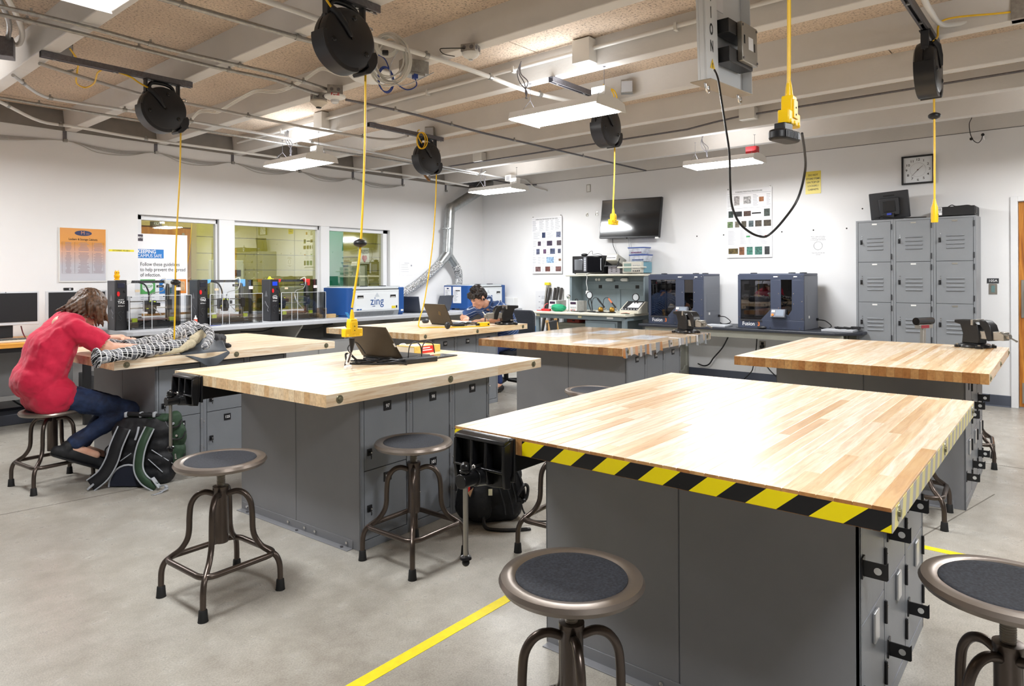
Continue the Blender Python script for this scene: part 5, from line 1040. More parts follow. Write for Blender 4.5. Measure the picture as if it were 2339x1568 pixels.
# ---------------------------------------------------------------- two blue and white laser cutters
LWH = mat('laser_white', '#D3D7DA', .4); LBL = mat('laser_blue', '#1B4B8C', .38)
def laser(x, y, rz, label, papers):
    t = thing('laser_cutter', label, 'laser cutter', (x, y, ZC), R(rz), 'blue and white laser cutters'); w, d, h = .98, .53, .40
    MB().prism([(.03, 0), (.012, .012), (0, .04), (0, d-.02), (.02, d), (.095, d), (.095, 0)], .025, h-.012, 'Z').build('left_end', LBL, t, bev=.004); MB().b(w-.095, 0, .025, w, d, h-.012).build('right_end', LBL, t, bev=.008)
    MB().b(.01, .02, 0, .085, .20, .03).b(.01, .36, 0, .085, d-.03, .03).build('left_foot', LBL, t); MB().b(w-.085, .02, 0, w-.01, d-.03, .03).build('right_foot', LBL, t)
    MB().b(.095, .012, .06, w-.095, d-.01, h-.03).build('body', LWH, t); MB().prism([(.02, .0), (.05, .0), (.012, .065), (.0, .065)], .095, w-.095, 'X').build('lower_front', mat('laser_grille', '#8E9296', .4), t)
    for i in range(30): MB().bar((.14+i*.022, .012, .008), (.155+i*.022, -.002, .055), .004, .003).build('grille_slot', INK, t) if i < 30 else None
    MB().b(.10, -.006, .068, w-.10, .012, h-.045).build('front_face', LWH, t, bev=.003); MB().b(.125, -.010, .085, w-.125, -.005, h-.085).build('front_door', mat('laser_door', '#DCE0E3', .4), t, bev=.002)
    MB().b(.10, .0, h-.045, w-.10, .012, h-.033).build('lid_gap', INK, t); MB().b(.03, .01, h-.03, w-.03, d-.01, h-.004).build('lid', LWH, t, bev=.004); MB().b(.05, .03, h-.005, w-.05, d-.03, h+.002).build('lid_edge', mat('lid_grey', '#9AA0A6', .3), t)
    for xx in (.16, w-.26): MB().b(xx, -.013, h-.155, xx+.10, -.009, h-.115).build('door_pull', INK, t, bev=.002); MB().b(xx+.01, -.0145, h-.152, xx+.09, -.012, h-.142).build('pull_lip', WPL, t)
    text('brand_text', 'zing', .155, LBL, t, (w/2+.0, -.0108, .20), bold=.002, sx=.95); text('brand_text', 'LASER', .02, LBL, t, (w/2-.06, -.0108, .135), bold=.01)
    MB().prism([(w/2, .32), (w/2+.045, .26), (w/2-.045, .26)], -.0108, -.0102, 'Y').build('brand_mark', mat('mark_grey', '#BFC6CC', .4), t)
    MB().b(w-.235, -.012, .095, w-.165, -.0098, .13).build('warning_label', mat('label_yellow', '#D8C22E', .4), t); MB().b(w-.158, -.013, .1, w-.135, -.0098, .135).build('key_switch', BLACK, t); MB().b(.15, -.0115, .09, .19, -.0098, .105).b(.20, -.0115, .09, .23, -.0098, .105).build('port_labels', LBL, t)
    MB().b(w-.06, -.0015, .05, w-.015, .001, .075).build('serial_label', WPL, t)
    for xx in (.3, .62): MB().b(xx, .05, h, xx+.08, .12, h+.012).build('lid_latch', BLACK, t, bev=.003)
    if papers:
        for i, (ya, yb) in enumerate(((.36, .50), (.16, .325))):
            p = MB().b(-.004, ya, .11, -.001, yb, h-.03).build('taped_sheet', PAPER, t, flat=True)
            g = MB()
            for r in range(10): g.b(-.0046, yb-.03-random.uniform(.03, .08), .14+r*.018, -.004, yb-.02, .146+r*.018)
            g.build('sheet_print', INKG, p, flat=True)
            if i == 0: MB().prism([(q[0]+.43, q[1]+.34) for q in ellipse(.022, .012, 16)], -.0048, -.004, 'X').build('sheet_emblem', MATS['emblem_navy'], p)
            else: MB().b(-.0048, .18, .30, -.004, .27, .315).build('sheet_bar', INK, p)
        text('side_print', 'YOUR IDEA IS HERE', .03, WINK, t, (-.001, .3, .075), rot=(pi/2, 0, -pi/2), sx=.75) if False else None
    return t
laser(5.455, WALL_Y-.70, 0, 'left laser cutter with the large front word, under the window', False); laser(7.76, WALL_Y-.72, 5, 'corner laser cutter with papers on its side, behind the boy', True)
# laptops on the counter between the lasers
def laptop(loc, rz, label, col, w=.34, dep=.24, tilt=20, lid=None, name='laptop'):
    t = thing(name, label, 'laptop', loc, R(rz)); m = mat('laptop_'+col, col, .38, .3)
    MB().b(-w/2, 0, .002, w/2, dep, .018).build('base', m, t, bev=.003); MB().b(-w/2+.02, .03, .018, w/2-.02, dep-.10, .0195).build('keyboard', BLACK, t)
    q = MB(); q.M = Matrix.Translation((0, 0, .018)) @ Matrix.Rotation(R(tilt), 4, 'X'); q.b(-w/2, -.008, 0, w/2, .0, dep).build('lid', lid or m, t, bev=.003)
    s = MB(); s.M = q.M; s.b(-w/2+.01, .0, .015, w/2-.01, .002, dep-.012).build('screen', BLACKG, t, flat=True)
    return t, q.M
laptop((6.75, WALL_Y-.50, ZC), -75, 'slim dark laptop open beside the left laser cutter', '#4A4E58', .33, .23, 12)
laptop((7.30, WALL_Y-.60, ZC), 10, 'dark laptop with its lid toward the room, between the two laser cutters', '#4C4F57', .36, .24, 18)
t = thing('counter_cables', 'looped black leads on the counter between the two laptops', 'cable', (6.98, WALL_Y-.72, ZC), 0)
for i in range(2): MB().tube(curve([(-.12, .02*i, .005), (-.05, .05, .03+.02*i), (.02, .0, .05), (.06, .03, .02), (.16, .02*i, .006)], 6), .005, 6).build('lead', BLACK, t)

# ---------------------------------------------------------------- student desk with two monitors at the left edge
t = thing('computer_desk', 'desk with orange wooden edge and black frame at the left edge', 'desk', (0, WALL_Y, 0), 0); OW = make_oak('orange_wood_edge', '#D9963C', '#E3A850', '#C4822C', (.6, 6, 6))
MB().b(.3, -.90, .775, 2.45, -.03, .815).build('desk_top', OW, t, bev=.004); MB().b(.3, -.87, .735, 2.45, -.05, .775).build('black_rail', BLACK, t); MB().b(.32, -.30, .28, 2.43, -.27, .735).build('modesty_panel', mat('desk_grey', '#8E8E90', .5), t); MB().b(.32, -.31, .235, 2.43, -.26, .28).build('lower_rail', mat('desk_rail', '#B4B4B4', .5), t)
for x in (.36, 2.38): MB().b(x-.03, -.85, 0, x+.03, -.80, .735).build('leg', BLACK, t)
t = thing('silver_tower', 'light grey computer box behind the student under the desk edge', 'computer', (2.52, WALL_Y-.62, 0), 0); MB().b(0, 0, .0, .17, .45, .42).build('case', mat('case_grey', '#7E8086', .4), t, bev=.006); MB().b(.02, -.006, .05, .15, 0, .38).build('front', mat('case_front', '#5E6066', .4), t, bev=.004)
t = thing('floor_box', 'long dark box on the floor under the computer desk', 'box', (1.2, WALL_Y-.30, 0), 0); MB().b(0, 0, 0, 1.0, .25, .10).build('box', mat('slate_box', '#3B3E48', .5), t, bev=.006); MB().b(.4, -.004, .02, .6, .001, .08).build('label', DARK, t)
SCR = mat('monitor_black', '#1C1D22', .3); SIL = mat('monitor_silver', '#C7C9CE', .35)
def monitor(x, label, w=.52):
    t = thing('computer_monitor', label, 'monitor', (x, WALL_Y-.50, .8155), 0, 'silver framed monitors'); z0, z1 = .135, .445
    MB().b(-w/2, 0, z0, w/2, .05, z1).build('frame', SIL, t, bev=.004); MB().b(-w/2+.016, -.003, z0+.03, w/2-.016, .001, z1-.014).build('screen', SCR, t, flat=True)
    MB().b(-.06, .02, .02, .06, .05, z0+.02).build('stand', BLACK, t, bev=.004); MB().lathe([(.001, 0), (.13, 0), (.12, .012), (.001, .018)], 24).build('base', BLACK, t); MB().ball((0, -.004, z1-.006), .004, 8, 5).build('camera_dot', BLACK, t)
    return t
monitor(1.83, 'silver framed monitor at the far left edge'); monitor(2.41, 'silver framed monitor half hidden by the student with the brown hair')
t = thing('webcam', 'small black webcam on top of the monitor behind the student', 'webcam', (2.34, WALL_Y-.47, .8155+.446), 0); MB().cyl((-.04, 0, .014), (.04, 0, .014), .014).build('body', BLACK, t); MB().cyl((.01, -.016, .014), (.01, -.012, .014), .009).build('lens', GREYL, t)
t = thing('keyboard', 'pale keyboard on the desk at the left edge', 'keyboard', (1.72, WALL_Y-.80, .8155), 0); MB().b(-.23, 0, 0, .23, .16, .02).build('case', mat('key_cream', '#CFC8B8', .5), t, bev=.004)
kk = None
for r in range(4):
    for k in range(14):
        if kk is None: kk = o = MB().b(0, 0, .02, .024, .026, .028).build('key', mat('key_dark', '#5A5650', .5), t)
        else: o = kk.copy(); COL.objects.link(o)
        o.location = (-.215+k*.031, .012+r*.036, 0)
tag(MB().tube(curve([aty(x, y, WALL_Y-.45) for x, y in ((48, 745), (52, 760), (58, 772))], 5), .005, 6).build('monitor_lead', mat('lead_maroon', '#6A2030', .5)), 'dark red lead hanging behind the left monitor', 'cable')
tag(MB().tube(curve([aty(x, y, WALL_Y-.12) for x, y in ((5, 880), (15, 900), (40, 922), (75, 935))], 5), .008, 6).build('floor_lead', BLACK), 'black lead sagging along the wall under the desk at the left edge', 'cable')

# ---------------------------------------------------------------- silver duct and foil hoses in the corner
DUCT = mat('duct_metal', '#B7BBBC', .28, .9, var=(14, .3))
def foil_mat():
    m, nt, b = nodes('foil_hose', .25); b.inputs['Metallic'].default_value = .9; b.inputs['Base Color'].default_value = (*lin('#D2D4D6'), 1); tc = N(nt, 'ShaderNodeTexCoord')
    n = N(nt, 'ShaderNodeTexVoronoi', Scale=55); nt.links.new(tc.outputs['Object'], n.inputs['Vector']); bp = N(nt, 'ShaderNodeBump', Strength=.8, Distance=.02); nt.links.new(n.outputs['Distance'], bp.inputs['Height']); nt.links.new(bp.outputs[0], b.inputs['Normal']); return m
FOIL = foil_mat()
dx, dy = 7.90, WALL_Y-.16; p_top = aty(1027, 478, dy); p_y = aty(1022, 583, dy); pe = aty(1146, 404, dy-.02)
t = thing('exhaust_duct', 'silver exhaust duct rising along the corner and slanting up to the ceiling', 'duct', (p_y.x, dy, p_y.z), 0); o_ = V((p_y.x, dy, p_y.z))
a, b_, c_ = V((0, 0, 0)), p_top-o_, pe-o_
r_ = .085
MB().tube([a, b_+V((0, 0, -.05))], r_, 22).build('vertical_pipe', DUCT, t); dirv = (c_-b_).normalized()
MB().tube([b_+V((0, 0, -.06)), b_+V((0, 0, -.02)), b_+dirv*.03+V((0, 0, .01)), b_+dirv*.07], [r_*1.03]*4, 22).build('elbow', DUCT, t, ang=20)
MB().tube([b_+dirv*.06, c_], r_, 22).build('slanted_pipe', DUCT, t); MB().tube([c_-dirv*.10, c_-dirv*.07], r_*1.05, 22).build('joint_band', DUCT, t); MB().tube([V((0, 0, .42)), V((0, 0, .44))], r_*1.03, 22).build('joint_band', DUCT, t); MB().tube([c_, c_+V((.10, .02, .04)), c_+V((.14, .02, .14)), c_+V((.14, .02, .22))], r_*.85, 18).build('end_elbow', DUCT, t)
la, lb2 = aty(1005, 603, dy)-o_, aty(1040, 606, dy)-o_
MB().tube([V((0, 0, .03)), V((-.02, 0, 0)), la], [r_, r_*.95, r_*.8], 18).build('left_branch', DUCT, t); MB().tube([V((0, 0, .03)), V((.02, 0, 0)), lb2], [r_, r_*.85, r_*.7], 18).build('right_branch', DUCT, t)
def hose(pts, rr, label):
    P = curve(pts, 10); rs = [rr*(1+.05*(i % 2)) for i in range(len(P))]; P2 = []
    for i in range(len(P)-1):
        for k in range(3): P2.append(P[i].lerp(P[i+1], k/3))
    P2.append(P[-1]); rs = [rr*(1+.07*(i % 2)) for i in range(len(P2))]
    return tag(MB().tube(P2, rs, 16).build('foil_hose', FOIL, ang=80), label, 'hose', 'foil hoses')
hose([la+o_, aty(985, 622, dy), aty(955, 648, dy), aty(925, 668, dy), aty(900, 680, dy+.02)], .068, 'foil hose running left from the duct down to the left laser cutter')
hose([lb2+o_, aty(1046, 618, dy), aty(1048, 635, dy), aty(1046, 660, dy)], .062, 'short foil hose dropping from the duct behind the corner laser cutter')
# ================================================================ things under the ceiling
REEL = mat('reel_black', '#1A1A1E', .38); ZS_ = 2.876
def strut(cx, y, label, rz=-.012):
    t = thing('strut_channel', label, 'strut', (cx, y, ZS_), rz, 'steel strut channels'); 
    MB().prism([(-.0205, .0205), (.0205, .0205), (.0205, -.0205), (.008, -.0205), (.008, -.018), (.018, -.018), (.018, .018), (-.018, .018), (-.018, -.018), (-.008, -.018), (-.008, -.0205), (-.0205, -.0205)], -.5, .5, 'X').build('channel', GALVD, t)
    for x in (-.42, -.05, .45): MB().cyl((x, 0, -.026), (x, 0, -.012), .012, n=6).build('channel_bolt', GALV, t)
    return t
def triple_tap(t, x, z, face=-1):
    MB().prism([(-.058, -.026), (.058, -.026), (.058, .018), (.026, .018), (.026, .05), (.020, .07), (-.020, .07), (-.026, .05), (-.026, .018), (-.058, .018)], -.018, .018, 'Y').build('triple_socket', YEL, t, loc=(x, 0, z), bev=.004)
    MB().prism([(-.02, -.005), (.02, -.005), (.02, .055), (-.02, .055)], -.022, -.017, 'Y').build('socket_plate', YEL, t, loc=(x, 0, z), bev=.002)
    MB().lathe([(.001, .12), (.006, .12), (.010, .10), (.013, .07), (.001, .068)], 12, (x, 0, z)).build('strain_relief', YEL, t)
    for q in (-.01, .0): MB().cyl((x+.004*q, -.0235, z+.03+q*2.2), (x, -.021, z+.03+q*2.2), .003, n=8).build('socket_hole', INK, t)
    for q in (-.04, 0, .04): MB().ball((x+q, -.018, z-.018), (.010, .004, .008), 10, 6).build('grip_bump', YEL, t)
def single_tap(t, x, z):
    MB().lathe([(.001, .1), (.007, .1), (.012, .07), (.02, .045), (.021, -.02), (.02, -.05), (.001, -.05)], 14, (x, 0, z)).build('socket_plug', YEL, t); MB().cyl((x, -.022, z), (x, -.018, z), .006).build('socket_hole', INK, t)
def reel(cx, y, label, cord, kind, ball=None, zend=1.0, x_end=None, rz=0, supply=None):
    t = thing('cord_reel', label, 'cord reel', (cx, y, 2.645), rz, 'black ceiling cord reels'); Rr = .165
    MB().lathe([(.02, -.062), (Rr-.025, -.060), (Rr-.006, -.050), (Rr, -.035), (Rr, -.006), (Rr-.006, -.004), (Rr-.006, .004), (Rr, .006), (Rr, .035), (Rr-.006, .05), (Rr-.025, .06), (.02, .062)], 48, ax='Y').build('drum', REEL, t, ang=30)
    MB().prism([(Rr*1.05*cos(a), Rr*1.05*sin(a)) for a in [R(q) for q in range(175, 291, 7)]]+[(Rr*.92*cos(R(290)), Rr*.92*sin(R(290))), (Rr*.92*cos(R(175)), Rr*.92*sin(R(175)))], -.055, .055, 'Y').build('lower_band', REEL, t, bev=.003)
    n = 16; ru = MB()
    MB().lathe([(.001, -.066), (.062, -.066), (.066, -.064), (.068, -.060), (.001, -.060)], 36, ax='Y').build('hub_disc', REEL, t); MB().cyl((0, -.070, 0), (0, -.06, 0), .007).build('hub_pin', BLACKG, t)
    for a in (80, 195, -32): MB().ball((.115*cos(R(a)), -.061, .115*sin(R(a))), (.015, .008, .015), 14, 8).build('cover_boss', BLACKG, t)
    MB().prism([(.10, -.06), (.165, -.03), (.178, -.05), (.178, -.085), (.165, -.12), (.13, -.155), (.10, -.165), (.09, -.15), (.12, -.12), (.10, -.09)], -.058, .058, 'Y').build('cord_guide', REEL, t, bev=.004); MB().b(.155, -.04, -.115, .1795, .04, -.062).build('guide_roller', BLACKG, t)
    MB().tube([(-.115, -.045, .135), (-.09, -.06, .11), (-.045, -.068, .06), (-.012, -.07, .012)], [.016, .021, .017, .010], 12).ball((-.012, -.07, .012), .010).build('cord_inlet', REEL, t)
    MB().tube(curve([(-.085, 0, .12), (-.092, 0, .16), (-.075, 0, .188), (-.03, 0, .197), (.03, 0, .195), (.075, 0, .175), (.088, 0, .125)], 5), .014, 10).build('carry_handle', REEL, t)
    for s in (-1, 1): MB().prism([(s*.11, .075), (s*.125, .075), (s*.125, .222), (s*.11, .222)], -.022, .022, 'Y').cyl((s*.10, 0, .095), (s*.135, 0, .095), .02).build('bracket_arm', DARK, t, bev=.002)
    MB().b(-.125, -.03, .207, .125, .03, .213).build('bracket_plate', DARK, t); MB().tube(curve([(.13, 0, .10), (.16, -.02, .11), (.17, -.02, .095), (.145, 0, .09)], 4), .004, 6).build('pull_pin', CHROME, t)
    for x in (-.07, .02, .08): MB().cyl((x, 0, .200), (x, 0, .209), .011, n=6).build('bracket_bolt', GALV, t)
    if cord is not None:
        P = curve([V(p) for p in cord], 8); MB().tube(P, .0062, 8).build('yellow_cord', YELD, t)
    if ball is not None: MB().lathe([(.008, -.022), (.03, -.012), (.036, -.004), (.036, .006), (.03, .014), (.008, .024)], 16, ball).build('cord_stop', BLACK, t)
    if kind == 'triple': triple_tap(t, x_end, zend)
    if kind == 'single': single_tap(t, x_end, zend)
    if supply: MB().tube(curve([V(p) for p in supply], 7), .006, 8).build('supply_cord', YELD, t)
    return t
Z0 = 2.645; XO = .138
YR = {1: 5.28, 2: 3.0, 3: 5.30, 4: 3.04, 5: .68, 0: .70}
strut(1.985, YR[1], 'strut channel over the plaid jacket, holding the leftmost reel'); strut(1.96, YR[2], 'strut channel holding the large reel at the top of the view'); strut(4.73, YR[3], 'strut channel holding the reel above the boy in blue'); strut(4.66, YR[4], 'strut channel holding the reel beside the tube light'); strut(4.645, YR[5], 'black looking strut channel at the top right, holding the edge-on reel'); strut(1.96, YR[0], 'strut channel above the nearest bench, out of view')
reel(2.265, YR[1], 'leftmost black cord reel, above the student in red', [(XO, 0, -.13), (XO-.01, 0, -.5), (.10, 0, -1.0), (.09, 0, -1.45), (.08, 0, ZTOP-Z0+.012)], None, (.095, 0, 1.345-Z0), supply=[(-.115, -.045, .135), (-.16, 0, .17), (-.22, .0, .20), (-.30, 0, .215)])
reel(2.235, YR[2], 'large black cord reel at the top centre, nearest the camera', [(XO, 0, -.13), (XO-.01, 0, -.6), (.10, 0, -1.08), (.06, 0, 1.32-Z0), (.04, 0, 1.215-Z0)], 'triple', (.096, 0, 1.565-Z0), 1.085-Z0, .04, supply=[(-.115, -.045, .135), (-.15, -.03, .19), (-.18, -.02, .28), (-.20, 0, .38)])
reel(5.005, YR[3], 'smaller looking black cord reel above the boy in blue', [(XO, 0, -.13), (.12, 0, -.5), (.07, 0, -.95), (-.06, -.02, -1.5), (-.14, -.02, -1.72), (-.16, -.05, ZTOP-Z0+.008), (-.08, -.16, ZTOP-Z0+.008), (.10, -.36, ZTOP-Z0+.008), (.25, -.42, ZTOP-Z0+.008), (.34, -.47, ZTOP-Z0+.008)], None, supply=[(-.115, -.045, .135), (-.15, -.03, .2), (-.13, .0, .27), (-.09, .02, .29)])
reel(4.945, YR[4], 'black cord reel beside the middle tube light', [(XO, 0, -.13), (XO-.01, 0, -.4), (XO-.03, 0, 2.0-Z0), (XO-.03, 0, 1.965-Z0)], 'triple', None, 1.845-Z0, XO-.03, supply=[(-.115, -.045, .135), (-.15, -.06, .22), (-.12, -.05, .32), (.0, .02, .33), (.12, .06, .315)])
reel(4.86, YR[5], 'black cord reel seen edge-on at the right, before the clock', [(XO+.09, 0, -.13), (XO+.10, 0, -.4), (XO+.095, 0, -.6), (XO+.09, 0, 1.86-Z0)], 'single', (XO+.10, 0, 2.40-Z0), 1.765-Z0, XO+.09, supply=[(-.115, -.045, .135), (.0, -.05, .19), (.03, -.05, .26), (.06, -.07, .30), (.1, -.16, .315), (.2, -.45, .31), (.3, -.65, .38)])
r0 = reel(2.12, YR[0], 'cord reel above the nearest bench whose thick yellow cord hangs at the top right', [(XO, 0, -.13), (XO-.005, 0, -.5), (XO-.01, 0, 1.99-Z0)], 'triple', None, 1.885-Z0, XO-.008)
# adapter and black lead looping to the caution panel
t = thing('power_adapter', 'black power adapter plugged under the thick yellow socket', 'adapter', (2.20, YR[0], 1.820), R(-10)); MB().prism(rrect(-.06, -.03, .065, .03, .025), -.018, .016, 'Z').build('body', BLACK, t, bev=.008); MB().b(-.03, -.018, .014, .022, .018, .038).build('plug', BLACK, t, bev=.003)
for i in range(9): MB().b(-.045+i*.009, -.0315, -.012, -.041+i*.009, -.0295, .010).build('rib', DARK, t)
CYP = 1.30; cp_ = [(1832, 305), (1838, 345), (1839, 390), (1822, 455), (1788, 505), (1755, 538), (1735, 540), (1712, 530), (1688, 508), (1672, 470), (1668, 420), (1666, 350), (1659, 300), (1648, 230), (1640, 180), (1632, 160)]
P = []
for i, (x, y) in enumerate(cp_): k = i/(len(cp_)-1); P.append(aty(x, y, YR[0]+(CYP-.09-YR[0])*k))
tag(MB().tube(curve(P, 5), .0045, 7).build('adapter_lead', BLACK), 'thin black lead looping from the adapter to the caution panel', 'cable')
# caution panel
c0 = aty(1600, 183, CYP); c1 = aty(1697, 240, CYP); pw = c1.x-c0.x
t = thing('caution_panel', 'white metal panel with a vertical warning word hung from the ceiling', 'panel', c0, 0); PWH = mat('panel_white', '#E4E7EA', .3, .1)
q = MB(); q.M = Matrix.Rotation(R(-4.0), 4, 'Y') if False else Matrix.Rotation(R(-3.6), 4, 'Y'); PM = q.M
q.b(0, 0, 0, pw, .012, .80).b(0, -.028, 0, .010, 0, .80).b(pw-.004, -.05, 0, pw, 0, .80); q.build('back_plate', PWH, t, bev=.002)
q = MB(); q.M = PM; q.b(.0, -.032, 0, .135, -.02, .8); q.build('left_flange', PWH, t, bev=.003)
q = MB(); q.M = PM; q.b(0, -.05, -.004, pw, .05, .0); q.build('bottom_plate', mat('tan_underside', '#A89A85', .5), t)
def ptx(nm, s, sz, x, z, m, **k):
    p = PM @ V((x, -.0328, z)); o = text(nm, s, sz, m, t, p, **k); o.rotation_euler = (pi/2, R(-3.6), 0); return o
for i, ch in enumerate('NOITUAC'): ptx('warning_letter', ch, .072, .062, .155+i*.076, INK, bold=.02, sx=.62)
q = MB(); q.M = PM; q.prism([(.035, .055), (.09, .055), (.0625, .10)], -.0335, -.0325, 'Y'); q.build('warning_triangle', mat('sign_yellow2', '#F0C814', .4), t); ptx('triangle_mark', '!', .03, .0625, .07, INK, bold=.03).location.y -= .002
q = MB(); q.M = PM; q.b(.16, -.003, .56, .36, .0, .64); q.build('red_label', mat('label_pinkred', '#D8404E', .4), t); q = MB(); q.M = PM; q.b(.20, -.003, .36, .28, .0, .44); q.build('white_label', PAPER, t)
q = MB(); q.M = PM
for i in range(3): q.b(.20+.01*i, -.004, .59+.016*i, .32, -.0032, .596+.016*i)
q.build('label_print', mat('label_darkred', '#8E1F2A', .5), t)
q = MB(); q.M = PM; q.b(.26, -.10, .115, .46, -.075, .30); q.build('driver_plate', STEEL, t, bev=.003)
for z0, z1 in ((.235, .30), (.10, .17)): q = MB(); q.M = PM; q.b(.16, -.075, z0, .46, -.005, z1); q.build('driver_block', BLACK, t, bev=.003)
for x, z in ((.27, .285), (.45, .285), (.27, .13), (.45, .13)): q = MB(); q.M = PM; q.cyl((x, -.104, z), (x, -.099, z), .006, n=8); q.build('screw', GALVD, t)
for x, z in ((.29, .22), (.42, .20)): q = MB(); q.M = PM; q.b(x-.006, -.1015, z-.02, x+.006, -.0995, z+.02); q.build('keyhole', INK, t)
q = MB(); q.M = PM; q.b(.34, -.1015, .18, .40, -.0995, .24); q.build('plate_label', PAPER, t)
for x in (.05, pw-.07): q = MB(); q.M = PM; q.tube(curve([(x, 0, -.004), (x+.01, 0, -.03), (x+.03, 0, -.045), (x+.045, 0, -.03), (x+.04, 0, -.012)], 4), .005, 7); q.build('hook', CHROME, t)
for x in (.06, pw-.04): q = MB(); q.M = PM; q.bar((x, .006, .70), (x, .006, 2.9-c0.z), .02, .004); q.build('hanger', GALV, t)

# conduits
def conduit(pts, z, label, r=.0125, m=None, name='conduit', clamps=2):
    zz = z if isinstance(z, (list, tuple)) else [z]*len(pts)
    P = [atz(x, y, q) for (x, y), q in zip(pts, zz)]; t = thing(name, label, 'conduit', P[0], 0, 'ceiling conduits'); L = [p-P[0] for p in P]
    C2 = curve(L, 5) if len(L) > 2 else L
    MB().tube(C2, r, 10).build('pipe', m or GALV, t)
    for k in range(clamps):
        i = int((k+1)*(len(C2)-1)/(clamps+1)); a = C2[i]; d = (C2[min(i+1, len(C2)-1)]-C2[max(i-1, 0)]).normalized()
        MB().tube([a-d*.018, a+d*.018], r*1.25, 10).b(a.x-.006, a.y-.006, a.z, a.x+.006, a.y+.006, a.z+.03).build('clamp', GALV, t)
    return t
WCO = mat('painted_conduit', '#DAD9D6', .5)
conduit([(-60, 2), (0, 15), (197, 61), (377, 110), (523, 144), (640, 171), (720, 195), (755, 207)], 2.876, 'upper of the two steel conduits running to the fire strobe', clamps=4)
conduit([(-60, 19), (0, 33), (174, 74), (351, 119), (497, 155), (620, 181), (690, 203), (725, 215)], 2.872, 'lower of the two steel conduits running to the beige smoke detector', clamps=4)
conduit([(330, -14), (380, 0), (600, 63), (720, 97), (780, 113)], 2.876, 'steel conduit passing behind the large reel at top left', .015, clamps=2)
conduit([(560, -14), (690, 30), (850, 88), (1000, 135), (1100, 169), (1195, 205), (1260, 222), (1345, 240)], 2.872, 'white painted conduit crossing from the large reel to the middle tube light', .017, WCO, clamps=4)
conduit([(790, 228), (936, 259), (1100, 303), (1290, 347), (1475, 390)], 2.876, 'thin steel conduit from the fire strobe toward the television', .011, GALVD, clamps=4)
conduit([(90, 145), (200, 180), (328, 217), (410, 233), (500, 251), (667, 285), (769, 303), (860, 317), (905, 318), (932, 310)], 2.878, 'grey painted conduit passing behind the leftmost reel', .013, mat('grey_conduit', '#B5B2AF', .5), clamps=3)
conduit([(-60, 210), (0, 233), (92, 277), (180, 291), (333, 318), (600, 355), (750, 377), (945, 403), (1070, 425)], 2.83, 'white conduit nearest the left wall', .014, WCO, clamps=5)
conduit([(-40, 218), (0, 223), (243, 263), (420, 291), (600, 320), (790, 349), (945, 374), (1073, 396), (1095, 397), (1110, 390)], 2.86, 'thin steel conduit second from the left wall', .011, GALV, clamps=5)
conduit([(30, 172), (45, 184), (95, 218), (159, 232), (315, 256), (436, 277), (600, 306), (868, 351), (996, 377), (1160, 408)], 2.87, 'bright conduit bending under the beams from top left to the corner box', .013, mat('bright_conduit', '#C9CACB', .4, .4), clamps=6)
pq = [atz(1175, 409, 2.87), rwp(*rw(1200, 411, .10), .10), rwp(*rw(1222, 428, .03), .03), rwp(*rw(1250, 436, .012), .012)]
tag(MB().tube(curve(pq, 5), .012, 9).build('conduit_elbow', WCO), 'short white conduit from the corner box to the right wall', 'conduit')
pq = [rwp(*rw(1120, 410, .12), .12), rwp(*rw(1180, 422, .06), .06), rwp(*rw(1225, 422, .012), .012)]
tag(MB().tube(pq, .011, 9).build('conduit_stub', GALVD), 'dark steel conduit ending at the right wall by the corner', 'conduit')
# conduit along the fourth beam with white boxes
t = thing('beam_conduit', 'long cream conduit clipped along a beam with two white boxes', 'conduit', (4.09, 0, 3.02), -SK); 
MB().cyl((0, -3, 0), (0, 7.8, 0), .015, n=10).build('pipe', WCO, t)
for y in (2.72, 6.02): MB().b(-.06, y-.075, -.10, .05, y+.075, .07).build('junction_box', WPL, t, bev=.003)
for y in (.3, 1.2, 2.0, 3.4, 4.4, 5.3, 6.8): MB().b(-.02, y-.01, -.03, .02, y+.01, .02).build('clip', WCO, t)
t = thing('beam_conduit', 'thin dark conduit along the beam nearest the television wall', 'conduit', (6.80, 0, 2.96), -SK)
MB().tube([(0, 7.3, 0), (0, 3.2, 0), (-.0, 2.9, .03), (0, 2.6, .05), (0, -2, .05)], .010, 8).build('pipe', GALVD, t); [MB().b(-.05, a, .0, .05, a+.16, .12).build('junction_box', WPL, t, bev=.003) for a in (2.45, 6.2)]
t = thing('beam_conduit', 'white conduit with an elbow at the top right beside the yellow cord', 'conduit', atz(2150, 55, 2.93), 0)
o0 = atz(2150, 55, 2.93); MB().tube(curve([atz(2108, -8, 2.885)-o0, atz(2125, 25, 2.885)-o0, V((0, 0, 0)), atz(2200, 52, 2.95)-o0, atz(2280, 38, 2.95)-o0, atz(2335, 26, 2.95)-o0], 5), .016, 10).build('pipe', WCO, t); q = atz(2338, 22, 2.96)-o0; MB().box(q, (.09, .12, .12)).build('junction_box', GALV, t, bev=.003)
u, z = rw(2310, 222, .62); p = rwp(u, z, .62); t = thing('junction_box', 'white box on the last beam at the upper right edge', 'junction box', p, RWA); MB().b(-.07, -.03, -.04, .06, .03, .05).build('box', WPL, t, bev=.003); MB().cyl((.06, 0, .02), (.5, 0, .03), .010).build('pipe', GALVD, t)
